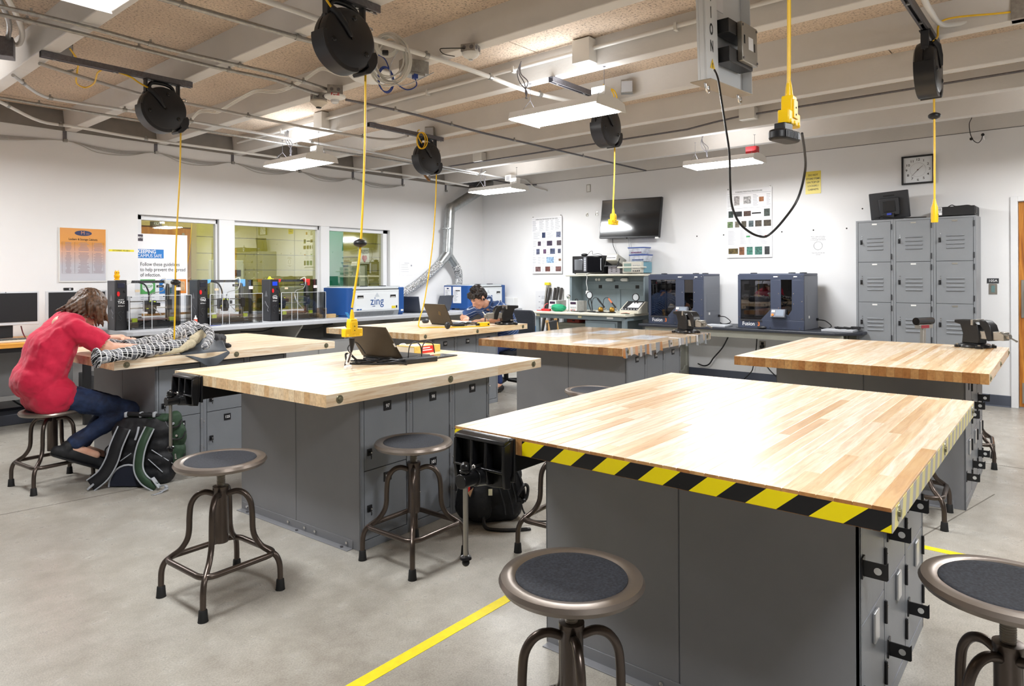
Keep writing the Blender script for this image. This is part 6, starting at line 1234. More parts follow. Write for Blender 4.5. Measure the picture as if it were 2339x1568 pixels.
# detectors and strobe
def octbox(t, z0=-.0, w=.10, h=.05): MB().b(-w/2, -w/2, -h, w/2, w/2, 0).build('steel_box', GALV, t, bev=.002); [MB().cyl((-w/2-.001, y, -h/2), (-w/2+.002, y, -h/2), .014, n=14).build('knockout', GALVD, t) for y in (-.026, .026)]; [MB().cyl((x, -w/2-.001, -h/2), (x, -w/2+.002, -h/2), .014, n=14).build('knockout', GALVD, t) for x in (-.026, .026)]
p = atz(1075, 104, 2.9); t = thing('occupancy_sensor', 'white dome sensor on a steel box in the upper middle', 'sensor', (p.x, p.y, 2.899), R(20)); octbox(t); MB().lathe([(.001, -.05), (.058, -.05), (.058, -.058), (.045, -.075), (.022, -.086), (.018, -.092), (.001, -.094)], 24).build('dome', WPL, t); MB().cyl((0, 0, -.092), (0, 0, -.097), .014).build('lens', GREYL, t); MB().tube(curve([(-.05, .02, -.03), (-.14, .10, -.05), (-.17, .14, -.06), (-.16, .12, -.09), (-.12, .06, -.10)], 5), .003, 6).build('wire', INK, t)
p = atz(765, 198, 2.9); t = thing('fire_strobe', 'white round fire strobe with red word FIRE', 'alarm', (p.x, p.y, 2.899), R(-35)); octbox(t, w=.12, h=.07); MB().lathe([(.001, -.07), (.08, -.07), (.085, -.078), (.08, -.088), (.05, -.10), (.03, -.105), (.001, -.105)], 28).build('disc', WPL, t); MB().lathe([(.001, -.104), (.032, -.104), (.03, -.125), (.02, -.132), (.001, -.133)], 18).build('flash_lens', mat('flash_lens', '#D9DCE0', .1), t); tx = text('alarm_text', 'FIRE', .036, mat('fire_red', '#C4141C', .5), t, (0, -.083, -.080), bold=.03); tx.rotation_euler = (R(62), 0, R(0))
p = atz(728, 214, 2.9); t = thing('smoke_detector', 'beige cone-shaped smoke detector left of the fire strobe', 'detector', (p.x, p.y, 2.899), R(-20)); octbox(t, w=.11, h=.06); MB().lathe([(.001, -.06), (.068, -.06), (.07, -.072), (.05, -.09), (.03, -.105), (.026, -.112), (.001, -.113)], 24).build('cone', mat('beige_detector', '#D3CABB', .5), t); MB().cyl((0, 0, -.112), (0, 0, -.118), .022).build('sensor_grille', INK, t)
p = atz(850, 180, 2.87); t = thing('wireless_access_point', 'white shallow dome access point under the cable coils', 'access point', (p.x, p.y, 2.898), 0); MB().lathe([(.001, 0), (.17, -.0), (.172, -.01), (.15, -.03), (.08, -.05), (.001, -.055)], 36).build('dome', WPL, t); tx = text('dome_mark', 'aruba', .03, INK, t, (.05, -.06, -.0525), shear=.3, bold=.02); tx.rotation_euler = (R(12), 0, 0); MB().cyl((0, 0, -.001), (0, 0, .0), .10).build('mount', DARK, t)
# cable coils
CBL = mat('pale_cable', '#D6D3CC', .5); CBB = mat('blue_cable', '#1F3C8C', .45)
p = atz(892, 130, 2.82); t = thing('cable_coil', 'big coil of pale network cable hanging behind the large reel', 'cable', (p.x, p.y, 2.80), R(-45))
rr = random.Random(3)
for i in range(11):
    r = .13+rr.uniform(-.025, .025); cx, cz, yy = rr.uniform(-.02, .02), rr.uniform(-.02, .02), rr.uniform(-.03, .03)
    MB().tube([(cx+r*.85*cos(k*pi/14), yy+.01*sin(k+i), cz+r*1.1*sin(k*pi/14)) for k in range(28)], .0045, 6, closed=True).build('cable_loop', CBL, t)
for i in range(4): r = .06+.006*i; MB().tube([(-.02+r*cos(k*pi/10), -.03+.004*i, .09+r*sin(k*pi/10)) for k in range(20)], .0045, 6, closed=True).build('cable_loop', CBL, t)
MB().box((-.03, -.035, .035), (.04, .03, .03)).build('cable_tie', BLACK, t, bev=.006); MB().tube(curve([(.05, -.03, .05), (.0, -.04, -.06), (.02, -.03, -.15), (.09, -.02, -.17), (.20, .02, -.11), (.28, .05, -.06)], 6), .0035, 6).build('loose_wire', GREYL, t)
p = atz(945, 165, 2.82); t = thing('network_box', 'steel network box with blue cables beside the pale coil', 'junction box', (p.x, p.y, 2.86), R(-15)); MB().b(-.09, -.04, -.05, .10, .05, .04).b(-.06, -.06, -.075, .06, .04, -.055).build('box', GALV, t, bev=.003); MB().b(-.03, -.065, -.10, .0, -.03, -.07).build('blue_jack', CBB, t)
MB().tube(curve([(-.02, -.05, -.09), (-.01, -.06, -.15), (-.08, -.06, -.19), (-.15, -.05, -.16), (-.20, -.05, -.10)], 6), .0045, 7).build('blue_lead', CBB, t)
for i in range(3): MB().tube([(-.24+.055*cos(k*pi/10)+.01*i, -.05+.012*i, -.14+.085*sin(k*pi/10)) for k in range(20)], .004, 6, closed=True).build('blue_loop', CBB, t)
MB().tube(curve([(-.20, -.05, -.10), (-.24, -.04, .0), (-.32, -.02, .03), (-.40, 0, .05)], 6), .004, 6).build('blue_lead', CBB, t)
# bundled wires along the third beam and wires along the wall head
t = thing('wire_bundle', 'bundle of pale wires draped along a beam from the fire strobe to the left wall', 'cable', atz(590, 205, 2.90), 0); o0 = atz(590, 205, 2.90)
for i in range(3):
    P = [atz(x, y+i*3.2, 2.93) - o0 for x, y in ((415, 296), (432, 278), (452, 254), (475, 250), (500, 251), (530, 233), (560, 216), (588, 204), (625, 206), (660, 197), (700, 175), (736, 153), (775, 166), (820, 168), (868, 160))]
    MB().tube(curve(P, 4), .006, 6).build('wire', CBL, t)
for i, x in enumerate((2.46, 3.36, 4.27, 5.21, 6.09, 7.03, 7.97)):
    t = thing('wall_hanger', ['first', 'second', 'third', 'fourth', 'fifth', 'sixth', 'seventh'][i]+' small steel strap along the top of the left wall, counted from the left', 'bracket', (x, WALL_Y, 2.90), 0, 'steel straps on the left wall'); MB().b(-.018, -.006, -.10, .018, -.0, -.0).build('strap', GALVD, t, bev=.001); MB().b(-.016, -.03, -.115, .02, -.0, -.085).build('clip', GALV, t, bev=.003)
for i in range(4):
    P = []; xs = [.8, 2.46, 3.36, 4.27, 5.21, 6.09, 7.03]
    for a, b_ in zip(xs[:-1], xs[1:]): P += [(a, WALL_Y-.015, 2.80), ((a*2+b_)/3, WALL_Y-.012, 2.775-.012*i-.02*(i == 3)), ((a+2*b_)/3, WALL_Y-.012, 2.77-.014*i)]
    P.append((7.03, WALL_Y-.015, 2.80)); tag(MB().tube(curve(P, 5), .0035, 5).build('wall_wire', mat('faint_wire', '#B0ADA9', .6)), ['topmost', 'second', 'third', 'lowest'][i]+' of the thin wires draped along the top of the left wall', 'cable', 'wires along the left wall')
# ceiling outlets feeding the reels
def outlet(px, py, z, label, rz=0, tagm=None):
    p = atz(px, py, z); t = thing('ceiling_outlet', label, 'outlet', p, R(rz)); MB().b(-.05, -.03, -.05, .05, .04, .06).build('box', GALV, t, bev=.004); MB().b(-.045, -.036, -.045, .045, -.03, .045).build('cover', GREYL, t, bev=.002)
    MB().lathe([(.02, -.03), (.02, -.07), (.012, -.09), (.006, -.12), (.001, -.12)], 12, ax='Y').build('yellow_plug', YELD, t); return t
outlet(1432, 200, 2.96, 'open outlet box with a yellow plug by the reel near the tube light', -60); outlet(982, 303, 2.94, 'outlet box above the reel over the boy in blue', -60)
t = outlet(148, 118, 2.98, 'outlet box with a yellow plug and looped cord at top left', -20)
o0 = V(t.location); P = [o0+V((.0, -.10, 0)), atz(178, 140, 2.93), atz(176, 165, 2.90), atz(175, 190, 2.86), atz(195, 200, 2.86), atz(215, 190, 2.86), atz(222, 168, 2.87), atz(232, 160, 2.88)]
tag(MB().tube(curve(P, 6), .006, 8).build('supply_loop', YELD), 'yellow supply cord looping under the strut at top left', 'cable')
q = atz(168, 160, 2.90); t = thing('instruction_tag', 'grey printed tag hanging from the yellow cord at top left', 'tag', q, R(30)); MB().bar((0, 0, .0), (.05, -.03, .06), .05, .002).bar((0, 0, 0), (-.03, .04, -.02), .05, .002).build('tag', mat('tag_print', '#8E8A88', .6, var=(90, .5)), t)
for k, (x0, y0, Y, lb) in enumerate(((960, 325, 5.26, 'hank of yellow cord looped on the strut above the boy in blue'), (1388, 232, 3.02, 'hank of yellow cord looped on the strut beside the tube light'))):
    p = aty(x0, y0, Y); t = thing('cord_hank', lb, 'cable', p, R(-30))
    for i in range(2): MB().tube([((.045+.01*i)*cos(a*pi/10)+.01*i, -.035-.01*i, .085*sin(a*pi/10)+.01) for a in range(20)], .006, 7, closed=True).build('loop', YELD, t)
# cardboard flap and dark grille near the corner, second fixtures' wiring
p = aty(960, 395, 7.0); t = thing('cardboard_piece', 'brown cardboard flap stuck above the conduits behind the reel', 'cardboard', p, R(20)); CB_ = mat('cardboard', '#9A6B3A', .8)
MB().add([(-.20, .0, .13), (.02, .0, .06), (.12, -.1, -.10), (.04, -.1, -.10), (-.18, .012, .12), (.03, .012, .05), (.13, -.09, -.11), (.05, -.09, -.11)], [(0, 1, 2, 3), (7, 6, 5, 4), (0, 4, 5, 1), (1, 5, 6, 2), (2, 6, 7, 3), (3, 7, 4, 0)]).build('flap', CB_, t, flat=True); MB().bar((.10, -.1, -.10), (.14, -.06, .04), .004, .06).build('pale_edge', GREYL, t)
p = aty(1076, 419, WALL_Y-.03); t = thing('air_grille', 'dark louvred grille high in the corner behind the duct', 'grille', (p.x, WALL_Y-.001, p.z), 0)
MB().b(-.16, -.02, -.04, .16, 0, .06).build('frame', DARK, t)
for i in range(5): MB().b(-.15, -.026, -.03+i*.018, .15, -.018, -.023+i*.018).build('slat', GREYL, t)
for px, py, Y, lb in ((1195, 215, 3.15, 'twisted steel wires dropping to the middle tube light'), (660, 330, 6.55, 'twisted steel wires dropping to the tube light over the window'), (1104, 395, 6.6, 'twisted steel wires dropping to the corner tube light'), (1610, 335, 3.2, 'bent steel conduit wires feeding the tube light with the red box')):
    p = aty(px, py, Y); p.z = 2.90; t = thing('light_feed', lb, 'cable', p, 0)
    for i in range(3): MB().tube(curve([(.02*i-.02, .02*i, .08), (-.03+.02*i, .03, 0), (.01*i, .03-.03*i, -.07), (.02-.01*i, -.02, -.14), (-.01+.01*i, -.03, -.20)], 5), .004, 6).build('feed_wire', GALVD, t)
p = aty(1165, 408, 6.5); t = thing('corner_box', 'white junction box on the conduit above the corner tube light', 'junction box', p, R(0)); MB().b(-.05, -.06, -.04, .07, .06, .05).build('box', WPL, t, bev=.004); MB().b(-.052, -.03, -.03, -.049, .03, .03).build('cover', GREYL, t)
p = atz(8, 108, 2.95); t = thing('beam_box', 'grey steel box at the left edge with two conduits rising from it', 'junction box', p, R(-20)); MB().b(-.05, -.06, -.07, .06, .06, .06).build('box', GALVD, t, bev=.003)
for i in range(2): 
    P = [V((.02, -.03+.05*i, .04)), atz(30+i*6, 88+i*14, 3.0)-p, atz(70+i*8, 60+i*16, 3.03)-p, atz(125+i*14, 16+i*10, 3.03)-p, atz(150+i*14, -20, 3.03)-p]
    MB().tube(curve(P, 5), .016, 10).build('conduit', GALV if i == 0 else WCO, t)
# ================================================================ people and soft things (volumes fused into one skin)
def cap_mesh(mb, p, q, r1, r2, n=14, flat=None):
    """rounded tapered limb between two joints; flat=(axis, k) squeezes its section along an axis"""
    p, q = V(p), V(q); d = q-p; L = d.length
    if L < 1e-6: d = V((0, 0, 1)); L = 1e-6
    d.normalize(); pts = []; rs = []
    for k in range(5): a = pi/2*k/5; pts.append(p-d*r1*cos(a)); rs.append(max(r1*sin(a), 1e-4))
    for k in range(5): pts.append(p+(q-p)*k/4); rs.append(r1+(r2-r1)*k/4)
    for k in range(1, 6): a = pi/2*k/5; pts.append(q+d*r2*sin(a)); rs.append(max(r2*cos(a), 1e-4))
    i0 = len(mb.v); mb.tube(pts, rs, n)
    if flat:
        ax, k = V(flat[0]).normalized(), flat[1]
        for i in range(i0, len(mb.v)):
            v = V(mb.v[i]); t = max(0, min(1, (v-p).dot(d)/L)); c0_ = p+(q-p)*t; w = v-c0_; mb.v[i] = tuple(v-ax*w.dot(ax)*(1-k))
def orient(c, f, u=(0, 0, 1)):
    f = V(f).normalized(); s = V(u).cross(f).normalized(); u = f.cross(s)       # s = figure's left
    return Matrix(((f.x, s.x, u.x, c[0]), (f.y, s.y, u.y, c[1]), (f.z, s.z, u.z, c[2]), (0, 0, 0, 1)))
def fuse(name, mb, m, parent, vox=.008, smooth=8, disp=None, dec=None):
    o = mb.build(name, m, parent)
    md = o.modifiers.new('r', 'REMESH'); md.mode = 'VOXEL'; md.voxel_size = vox; md.use_smooth_shade = True
    sm = o.modifiers.new('s', 'SMOOTH'); sm.factor = .5; sm.iterations = smooth
    if disp:
        tx = bpy.data.textures.new(name+'_folds', 'CLOUDS'); tx.noise_scale = disp[0]; tx.noise_depth = 2
        dm = o.modifiers.new('d', 'DISPLACE'); dm.texture = tx; dm.strength = disp[1]; dm.mid_level = .5; dm.texture_coords = 'GLOBAL'
    if dec: dc = o.modifiers.new('c', 'DECIMATE'); dc.ratio = dec
    bpy.context.view_layer.update(); bake(o); o.data.shade_smooth(); return o
def skin_mat(name, a, b2):
    m, nt, b = nodes(name, .5); tc = N(nt, 'ShaderNodeTexCoord'); n = N(nt, 'ShaderNodeTexNoise', Scale=14, Detail=4); nt.links.new(tc.outputs['Object'], n.inputs['Vector'])
    nt.links.new(ramp(nt, n.outputs['Fac'], [(.3, b2), (.7, a)]), b.inputs['Base Color']); b.inputs['Subsurface Weight'].default_value = .12; b.inputs['Subsurface Radius'].default_value = (.01, .004, .002); return m
SKIN = skin_mat('skin', '#E9BFA6', '#D9A188')
def hand(mb, w, d, up, curl=.5, s=1, thumb=1):
    """palm, four bent fingers of unequal length and a thumb from the palm's side; w wrist, d pointing, up back of hand"""
    d = V(d).normalized(); up = V(up).normalized(); sd = d.cross(up).normalized()*thumb; up = sd.cross(d)*thumb; w = V(w)
    for k in (-.026, -.009, .009, .026): cap_mesh(mb, w+sd*k*.6*s, w+d*.085*s+sd*k*s, .0145*s, .0125*s, 10)
    for i, (k, ln) in enumerate(((-.030, .062), (-.011, .080), (.010, .086), (.030, .076))):
        p = w+d*.088*s+sd*k*s; dd = d; 
        for j, f in enumerate((.45, .32, .23)):
            a = curl*(.35+.5*j); dd = (d*cos(a)-up*sin(a)+sd*k*2*(1-j*.3)).normalized(); q = p+dd*ln*f*s; cap_mesh(mb, p, q, (.0088-.0006*j)*s, (.0082-.0007*j)*s, 9); p = q
    p = w+d*.022*s+sd*.024*s; q = p+(d*.6+sd*.8-up*.15).normalized()*.042*s; cap_mesh(mb, p, q, .0125*s, .0105*s, 9); r_ = q+(d*.9+sd*.25-up*.3).normalized()*.034*s; cap_mesh(mb, q, r_, .0102*s, .0085*s, 9)
def head(mb, c, f, u=(0, 0, 1), s=1):
    M0 = mb.M; mb.M = orient(c, f, u) @ Matrix.Scale(s, 4)
    mb.ball((-.012, 0, .035), (.098, .077, .090), 24, 14); mb.ball((.020, 0, -.030), (.072, .062, .080), 20, 12); mb.ball((.055, 0, -.085), (.034, .036, .026), 16, 10)
    mb.ball((.030, 0, .012), (.070, .064, .06), 16, 10)
    mb.tube([(.088, 0, .018), (.100, 0, -.005), (.110, 0, -.025), (.094, 0, -.036)], [.010, .012, .015, .010], 12)
    for y in (-.046, .046): mb.ball((.062, y*.95, -.028), (.020, .018, .020), 12, 8); mb.ball((.074, y*.62, .028), (.016, .024, .009), 12, 8)
    mb.ball((.088, 0, -.058), (.013, .024, .008), 12, 8); mb.ball((.086, 0, -.069), (.012, .020, .008), 12, 8)
    for y in (-1, 1): mb.ball((-.012, y*.079, -.012), (.018, .009, .030), 12, 8); mb.ball((-.018, y*.084, .006), (.014, .008, .014), 10, 7)
    mb.M = M0
def face_parts(c, f, u, parent, s=1, iris='#3A2A1E'):
    M_ = orient(c, f, u) @ Matrix.Scale(s, 4)
    for y in (-.030, .030):
        q = MB(); q.M = M_; q.ball((.0755, y, .012), (.010, .0135, .0085), 14, 8); q.build('eye', mat('eye_white', '#E4DEDA', .25), parent)
        q = MB(); q.M = M_; q.ball((.0845, y*.98, .008), (.0025, .006, .006), 12, 8); q.build('iris', mat('iris'+iris, iris, .2), parent)
        q = MB(); q.M = M_; q.tube(curve([(.078, y*1.55, .030), (.088, y, .037), (.086, y*.45, .031)], 4), [.0025, .003, .0038, .004, .004, .004, .004, .003, .002], 7); q.build('eyebrow', mat('brow', '#241A14', .8), parent)
        q = MB(); q.M = M_; q.tube(curve([(.077, y*1.42, .010), (.0855, y, .0205), (.080, y*.55, .012)], 4), .0018, 6); q.build('eyelid', mat('lid_line', '#6E4A3A', .7), parent)
    q = MB(); q.M = M_; q.tube(curve([(.088, -.021, -.064), (.1005, -.008, -.0625), (.1005, .008, -.0625), (.088, .021, -.064)], 4), .003, 7); q.build('mouth', mat('lips', '#A86A5E', .5), parent)
HAIRT = {}
def hair_mat(name, a, b2):
    m, nt, b = nodes(name, .42); tc = N(nt, 'ShaderNodeTexCoord'); n = N(nt, 'ShaderNodeTexNoise', Scale=60, Detail=5, Distortion=.4); mp = N(nt, 'ShaderNodeMapping'); mp.inputs['Scale'].default_value = (1, 1, .18); nt.links.new(tc.outputs['Object'], mp.inputs['Vector']); nt.links.new(mp.outputs[0], n.inputs['Vector'])
    nt.links.new(ramp(nt, n.outputs['Fac'], [(.32, b2), (.68, a)]), b.inputs['Base Color']); bp = N(nt, 'ShaderNodeBump', Strength=.7, Distance=.01); nt.links.new(n.outputs['Fac'], bp.inputs['Height']); nt.links.new(bp.outputs[0], b.inputs['Normal']); return m

# ---------------------------------------------------------------- student in red, leaning over bench 121
t1 = thing('person', 'student in a red T-shirt and blue jeans bent over a bench on a stool, writing', 'person', (1.545, 5.285, 0), 0)
def w1(*p): return V(p)-V((1.545, 5.285, 0))
J = dict(pel=w1(1.51, 5.29, .60), wst=w1(1.475, 5.29, .74), chs=w1(1.535, 5.29, .93), nck=w1(1.63, 5.285, 1.095), hed=w1(1.765, 5.29, 1.165),
  rs=w1(1.63, 5.125, 1.045), ls=w1(1.66, 5.455, 1.05), re=w1(1.815, 5.04, .905), rw=w1(2.02, 5.13, .885), le=w1(1.86, 5.56, .92), lw=w1(2.02, 5.40, .94),
  rh=w1(1.54, 5.195, .60), lh=w1(1.54, 5.385, .60), rk=w1(1.955, 5.10, .455), lk=w1(1.965, 5.40, .46), ra=w1(1.575, 5.09, .275), la=w1(1.72, 5.34, .20), rt=w1(1.735, 5.085, .185), lt=w1(1.86, 5.33, .125))
def torso(mb, J, k=1.0, belly=.115, chest=.125):
    cap_mesh(mb, J['rh'], J['lh'], .118*k, .118*k); 
    for s in ('r', 'l'):
        o = (J[s+'s']-J['nck'])*.42
        cap_mesh(mb, J['pel']+(J[s+'h']-J['pel'])*.55, J['wst']+o*.75, .105*k, belly*k); cap_mesh(mb, J['wst']+o*.75, J['chs']+o*.9, belly*k, chest*k); cap_mesh(mb, J['chs']+o*.9, J['nck'].lerp(J[s+'s'], .62), chest*k, .080*k)
        cap_mesh(mb, J['nck'].lerp(J[s+'s'], .3), J[s+'s'], .060*k, .066*k)
def arms(mb, J, k=1): 
    for s in ('r', 'l'): cap_mesh(mb, J[s+'s'], J[s+'e'], .050*k, .041*k); cap_mesh(mb, J[s+'e'], J[s+'w'], .041*k, .027*k)
bm_ = MB(); torso(bm_, J, .93); arms(bm_, J); cap_mesh(bm_, J['nck']+V((-.03, 0, -.02)), J['hed']+V((-.03, 0, -.03)), .056, .053); F1 = (.72, -.10, -.69)
head(bm_, J['hed'], F1, (.69, 0, .72), 1.0)
hand(bm_, J['rw'], (.95, .25, -.10), (0, .1, 1), .7, 1, -1); hand(bm_, J['lw'], (.55, -.75, -.12), (.1, 0, 1), .9, 1, 1)
for s in ('r', 'l'): cap_mesh(bm_, J[s+'h'], J[s+'k'], .070, .050); cap_mesh(bm_, J[s+'k'], J[s+'a'], .048, .034); cap_mesh(bm_, J[s+'a'], J[s+'t'], .036, .03)
fuse('body', bm_, SKIN, t1, .0062, 5)
face_parts(J['hed'], F1, (.69, 0, .72), t1)
RED = mat('red_cotton', '#D01440', .8, var=(7, .12), bump=(140, .08), sheen=.15)
sh = MB(); torso(sh, J, 1.10, .120, .128)
for s in ('r', 'l'):
    mid = J[s+'s'].lerp(J[s+'e'], .72); cap_mesh(sh, J[s+'s'], mid, .070, .076); cap_mesh(sh, J['nck'].lerp(J[s+'s'], .15), J[s+'s'], .066, .072)
cap_mesh(sh, J['rh']+V((-.02, -.005, -.005)), J['lh']+V((-.02, .005, -.005)), .132, .132); cap_mesh(sh, J['wst']+V((-.02, -.06, -.03)), J['wst']+V((-.02, .06, -.03)), .135, .135)
for a, b_, r1 in (((.02, -.13, .10), (-.10, -.03, .03), .018), ((.10, -.16, .22), (-.02, -.13, .07), .020), ((.0, -.14, .05), (-.12, .0, -.0), .016), ((-.03, -.15, .22), (-.09, -.09, .0), .014), ((.06, -.17, .30), (-.03, -.16, .2), .018)): cap_mesh(sh, J['wst']+V(a), J['wst']+V(b_), r1, r1*.5, 8)
shirt = fuse('t_shirt', sh, RED, t1, .009, 6, (.07, .020))
# open the shirt at sleeves, neck and hem: delete its caps so that skin shows only where it should
def trim_mesh(o, planes):
    bm = bmesh.new(); bm.from_mesh(o.data)
    for p, n in planes: bmesh.ops.bisect_plane(bm, geom=bm.verts[:]+bm.edges[:]+bm.faces[:], plane_co=p, plane_no=n, clear_outer=True) if not callable(n) else None
    bm.to_mesh(o.data); bm.free()
def cut_near(o, c, n, rad):
    """remove the part of a mesh beyond a plane, only near a point (sleeve ends, collar)"""
    bm = bmesh.new(); bm.from_mesh(o.data); c, n = V(c), V(n).normalized()
    kill = [f for f in bm.faces if (f.calc_center_median()-c).length < rad and (f.calc_center_median()-c).dot(n) > 0]
    bmesh.ops.delete(bm, geom=kill, context='FACES'); bm.to_mesh(o.data); bm.free(); o.data.shade_smooth()
    sd = o.modifiers.new('cloth', 'SOLIDIFY'); sd.thickness = .003; sd.offset = -1
for s in ('r', 'l'): cut_near(shirt, J[s+'s'].lerp(J[s+'e'], .82), J[s+'e']-J[s+'s'], .12)
cut_near(shirt, J['nck']+V((.035, 0, .03)), J['hed']-J['nck'], .095)
for md in list(shirt.modifiers)[1:]: shirt.modifiers.remove(md)
DEN = mat('dark_denim', '#22365C', .8, var=(10, .45, '#0E1730'), bump=(300, .08))
je = MB(); cap_mesh(je, J['rh'], J['lh'], .122, .122)
for s in ('r', 'l'): cap_mesh(je, J[s+'h'], J[s+'k'], .094, .066); cap_mesh(je, J[s+'k'], J[s+'k'].lerp(J[s+'a'], .9), .066, .050)
fuse('jeans', je, DEN, t1, .008, 5, (.05, .012))
SHOE = mat('black_canvas', '#17181C', .7, bump=(200, .1)); 
for s in ('r', 'l'):
    a, b_ = J[s+'a'], J[s+'t']; d = (b_-a).normalized(); q = MB(); up = V((0, 0, 1)); dn = (d.cross(V((0, 1, 0)))).normalized(); dn = dn if dn.z < 0 else -dn
    cap_mesh(q, a-d*.045+dn*.045, a+d*.03+dn*.035, .036, .042); cap_mesh(q, a+dn*.0, a+dn*.04, .042, .042); cap_mesh(q, a+d*.03+dn*.035, b_+d*.05+dn*.035, .043, .034); cap_mesh(q, b_+dn*.04+V((0, .012, 0)), b_+d*.055+dn*.04+V((0, -.01, 0)), .034, .03)
    so = fuse('shoe', q, SHOE, t1, .006, 4)
    q = MB(); cap_mesh(q, a-d*.045+dn*.075, b_+d*.055+dn*.068, .030, .030, 12, (dn, .35)); cap_mesh(q, a+d*.05+dn*.073, b_+d*.04+dn*.068, .040, .038, 12, (dn, .30)); q.build('sole', BLACK, so)
    for i in range(3): p = a+d*(.035+.03*i)-dn*.012; MB().tube([p+V((0, -.022, 0))+dn*.012, p, p+V((0, .022, 0))+dn*.012], .003, 6).build('lace', mat('lace_grey', '#5A5A5E', .7), so)
HB = hair_mat('brown_hair', '#6E4E36', '#3C281A'); hr = MB(); M_ = orient(J['hed'], F1, (.69, 0, .72)); hr.M = M_
hr.ball((-.022, 0, .045), (.110, .094, .098), 22, 12); hr.ball((-.05, 0, -.015), (.080, .096, .09), 20, 12); hr.M = Matrix(); rr = random.Random(4)
for i in range(46):
    a = rr.uniform(-2.5, 2.5); el = rr.uniform(-.2, 1.2); st = M_ @ V((-.02-.08*cos(a)*cos(el), .088*sin(a)*cos(el), .05+.075*sin(el))); side = .6+.4*abs(sin(a)); en = st+V((-.035*cos(a)+rr.uniform(-.03, .03)-.02, .03*sin(a)+rr.uniform(-.02, .02), -.10-.06*rr.random())); cap_mesh(hr, st, st.lerp(en, .5)+V((-.008, .012*sin(a), .01)), .020, .017, 8); cap_mesh(hr, st.lerp(en, .5)+V((-.008, .012*sin(a), .01)), en, .017, .005, 8)
for s in (-1, 1):
    for i in range(7): st = M_ @ V((.055-.02*i, s*.078, .055)); en = M_ @ V((.045-.028*i, s*.092, -.055-.01*i)); cap_mesh(hr, st, en, .017, .007, 8)
fuse('hair', hr, HB, t1, .006, 2, (.018, .010))
p = atz(206, 812, ZTOP+.002)
t = thing('paper_pile', 'white papers on the bench under the arm of the student in red', 'paper', (1.98, 5.22, ZTOP), R(12))
for i in range(3): q = MB().b(-.14, -.11, .0005+.0015*i, .14, .11, .0017+.0015*i).build('sheet', PAPER, t, flat=True); q.rotation_euler.z = R(7*i-8); q.location.x = .02*i
t = thing('pencil', 'thin dark pencil in the left hand of the student in red', 'pencil', tuple(J['lw']+V((1.545+.06, 5.285-.09, -.06))), 0); MB().bar((0, 0, -.03), (-.03, .01, .075), .006, .006).build('shaft', DARK, t); MB().tube([(0, 0, -.03), (.003, -.001, -.042)], [.003, .0006], 6).build('tip', INK, t)

# ---------------------------------------------------------------- boy in blue, leaning on bench 127
O2 = V((6.40, 5.42, 0)); t2 = thing('person', 'boy with short dark hair in a blue striped shirt leaning over a bench, looking down', 'person', O2, 0)
def w2(*p): return V(p)-O2
J = dict(pel=w2(6.44, 5.44, .565), wst=w2(6.40, 5.41, .74), chs=w2(6.24, 5.37, .92), nck=w2(6.045, 5.36, 1.045), hed=w2(5.905, 5.385, 1.125),
  rs=w2(6.05, 5.53, 1.0), ls=w2(6.105, 5.185, .995), re=w2(5.97, 5.70, .885), rw=w2(5.86, 5.53, .885), le=w2(5.93, 4.985, .888), lw=w2(5.765, 5.20, .880),
  rh=w2(6.42, 5.54, .565), lh=w2(6.42, 5.34, .565), rk=w2(6.02, 5.60, .53), lk=w2(6.03, 5.28, .53), ra=w2(6.10, 5.62, .10), la=w2(6.12, 5.26, .10), rt=w2(5.96, 5.63, .05), lt=w2(5.98, 5.25, .05))
F2 = (-.70, .20, -.62); U2 = (-.55, .1, .8)
bm_ = MB(); torso(bm_, J, .93, .11, .118); arms(bm_, J, .98); cap_mesh(bm_, J['nck']+V((.02, 0, -.02)), J['hed']+V((.03, 0, -.03)), .056, .052); head(bm_, J['hed'], F2, U2)
hand(bm_, J['lw'], (-.45, .85, -.05), (0, 0, 1), .75, 1, -1); hand(bm_, J['rw'], (-.75, -.45, -.15), (0, 0, 1), .8, 1, 1)
for s in ('r', 'l'): cap_mesh(bm_, J[s+'h'], J[s+'k'], .07, .05); cap_mesh(bm_, J[s+'k'], J[s+'a'], .048, .034); cap_mesh(bm_, J[s+'a'], J[s+'t'], .036, .03)
fuse('body', bm_, skin_mat('skin_two', '#E2B094', '#CF957A'), t2, .0062, 5); face_parts(J['hed'], F2, U2, t2)
def stripe_shirt():
    m, nt, b = nodes('blue_striped_cotton', .8); tc = N(nt, 'ShaderNodeTexCoord'); s = N(nt, 'ShaderNodeSeparateXYZ'); nt.links.new(tc.outputs['Object'], s.inputs[0])
    k = math_(nt, 'FRACT', math_(nt, 'MULTIPLY', math_(nt, 'ADD', math_(nt, 'MULTIPLY', s.outputs[2], .75), math_(nt, 'MULTIPLY', s.outputs[0], -.66)), 30.0))
    n = N(nt, 'ShaderNodeTexNoise', Scale=9, Detail=4); nt.links.new(tc.outputs['Object'], n.inputs['Vector'])
    nt.links.new(mixc(nt, math_(nt, 'GREATER_THAN', k, .88), ramp(nt, n.outputs['Fac'], [(.3, '#28406E'), (.7, '#3A5C96')]), '#C3CCDC'), b.inputs['Base Color']); return m
STR = stripe_shirt(); sh = MB(); torso(sh, J, 1.07, .118, .124)
for s in ('r', 'l'): cap_mesh(sh, J[s+'s'], J[s+'s'].lerp(J[s+'e'], .74), .068, .070)
shirt = fuse('polo_shirt', sh, STR, t2, .009, 6, (.06, .016))
for s in ('r', 'l'): cut_near(shirt, J[s+'s'].lerp(J[s+'e'], .84), J[s+'e']-J[s+'s'], .11)
cut_near(shirt, J['nck']+V((-.03, 0, .03)), J['hed']-J['nck'], .085)
for md in list(shirt.modifiers)[1:]: shirt.modifiers.remove(md)
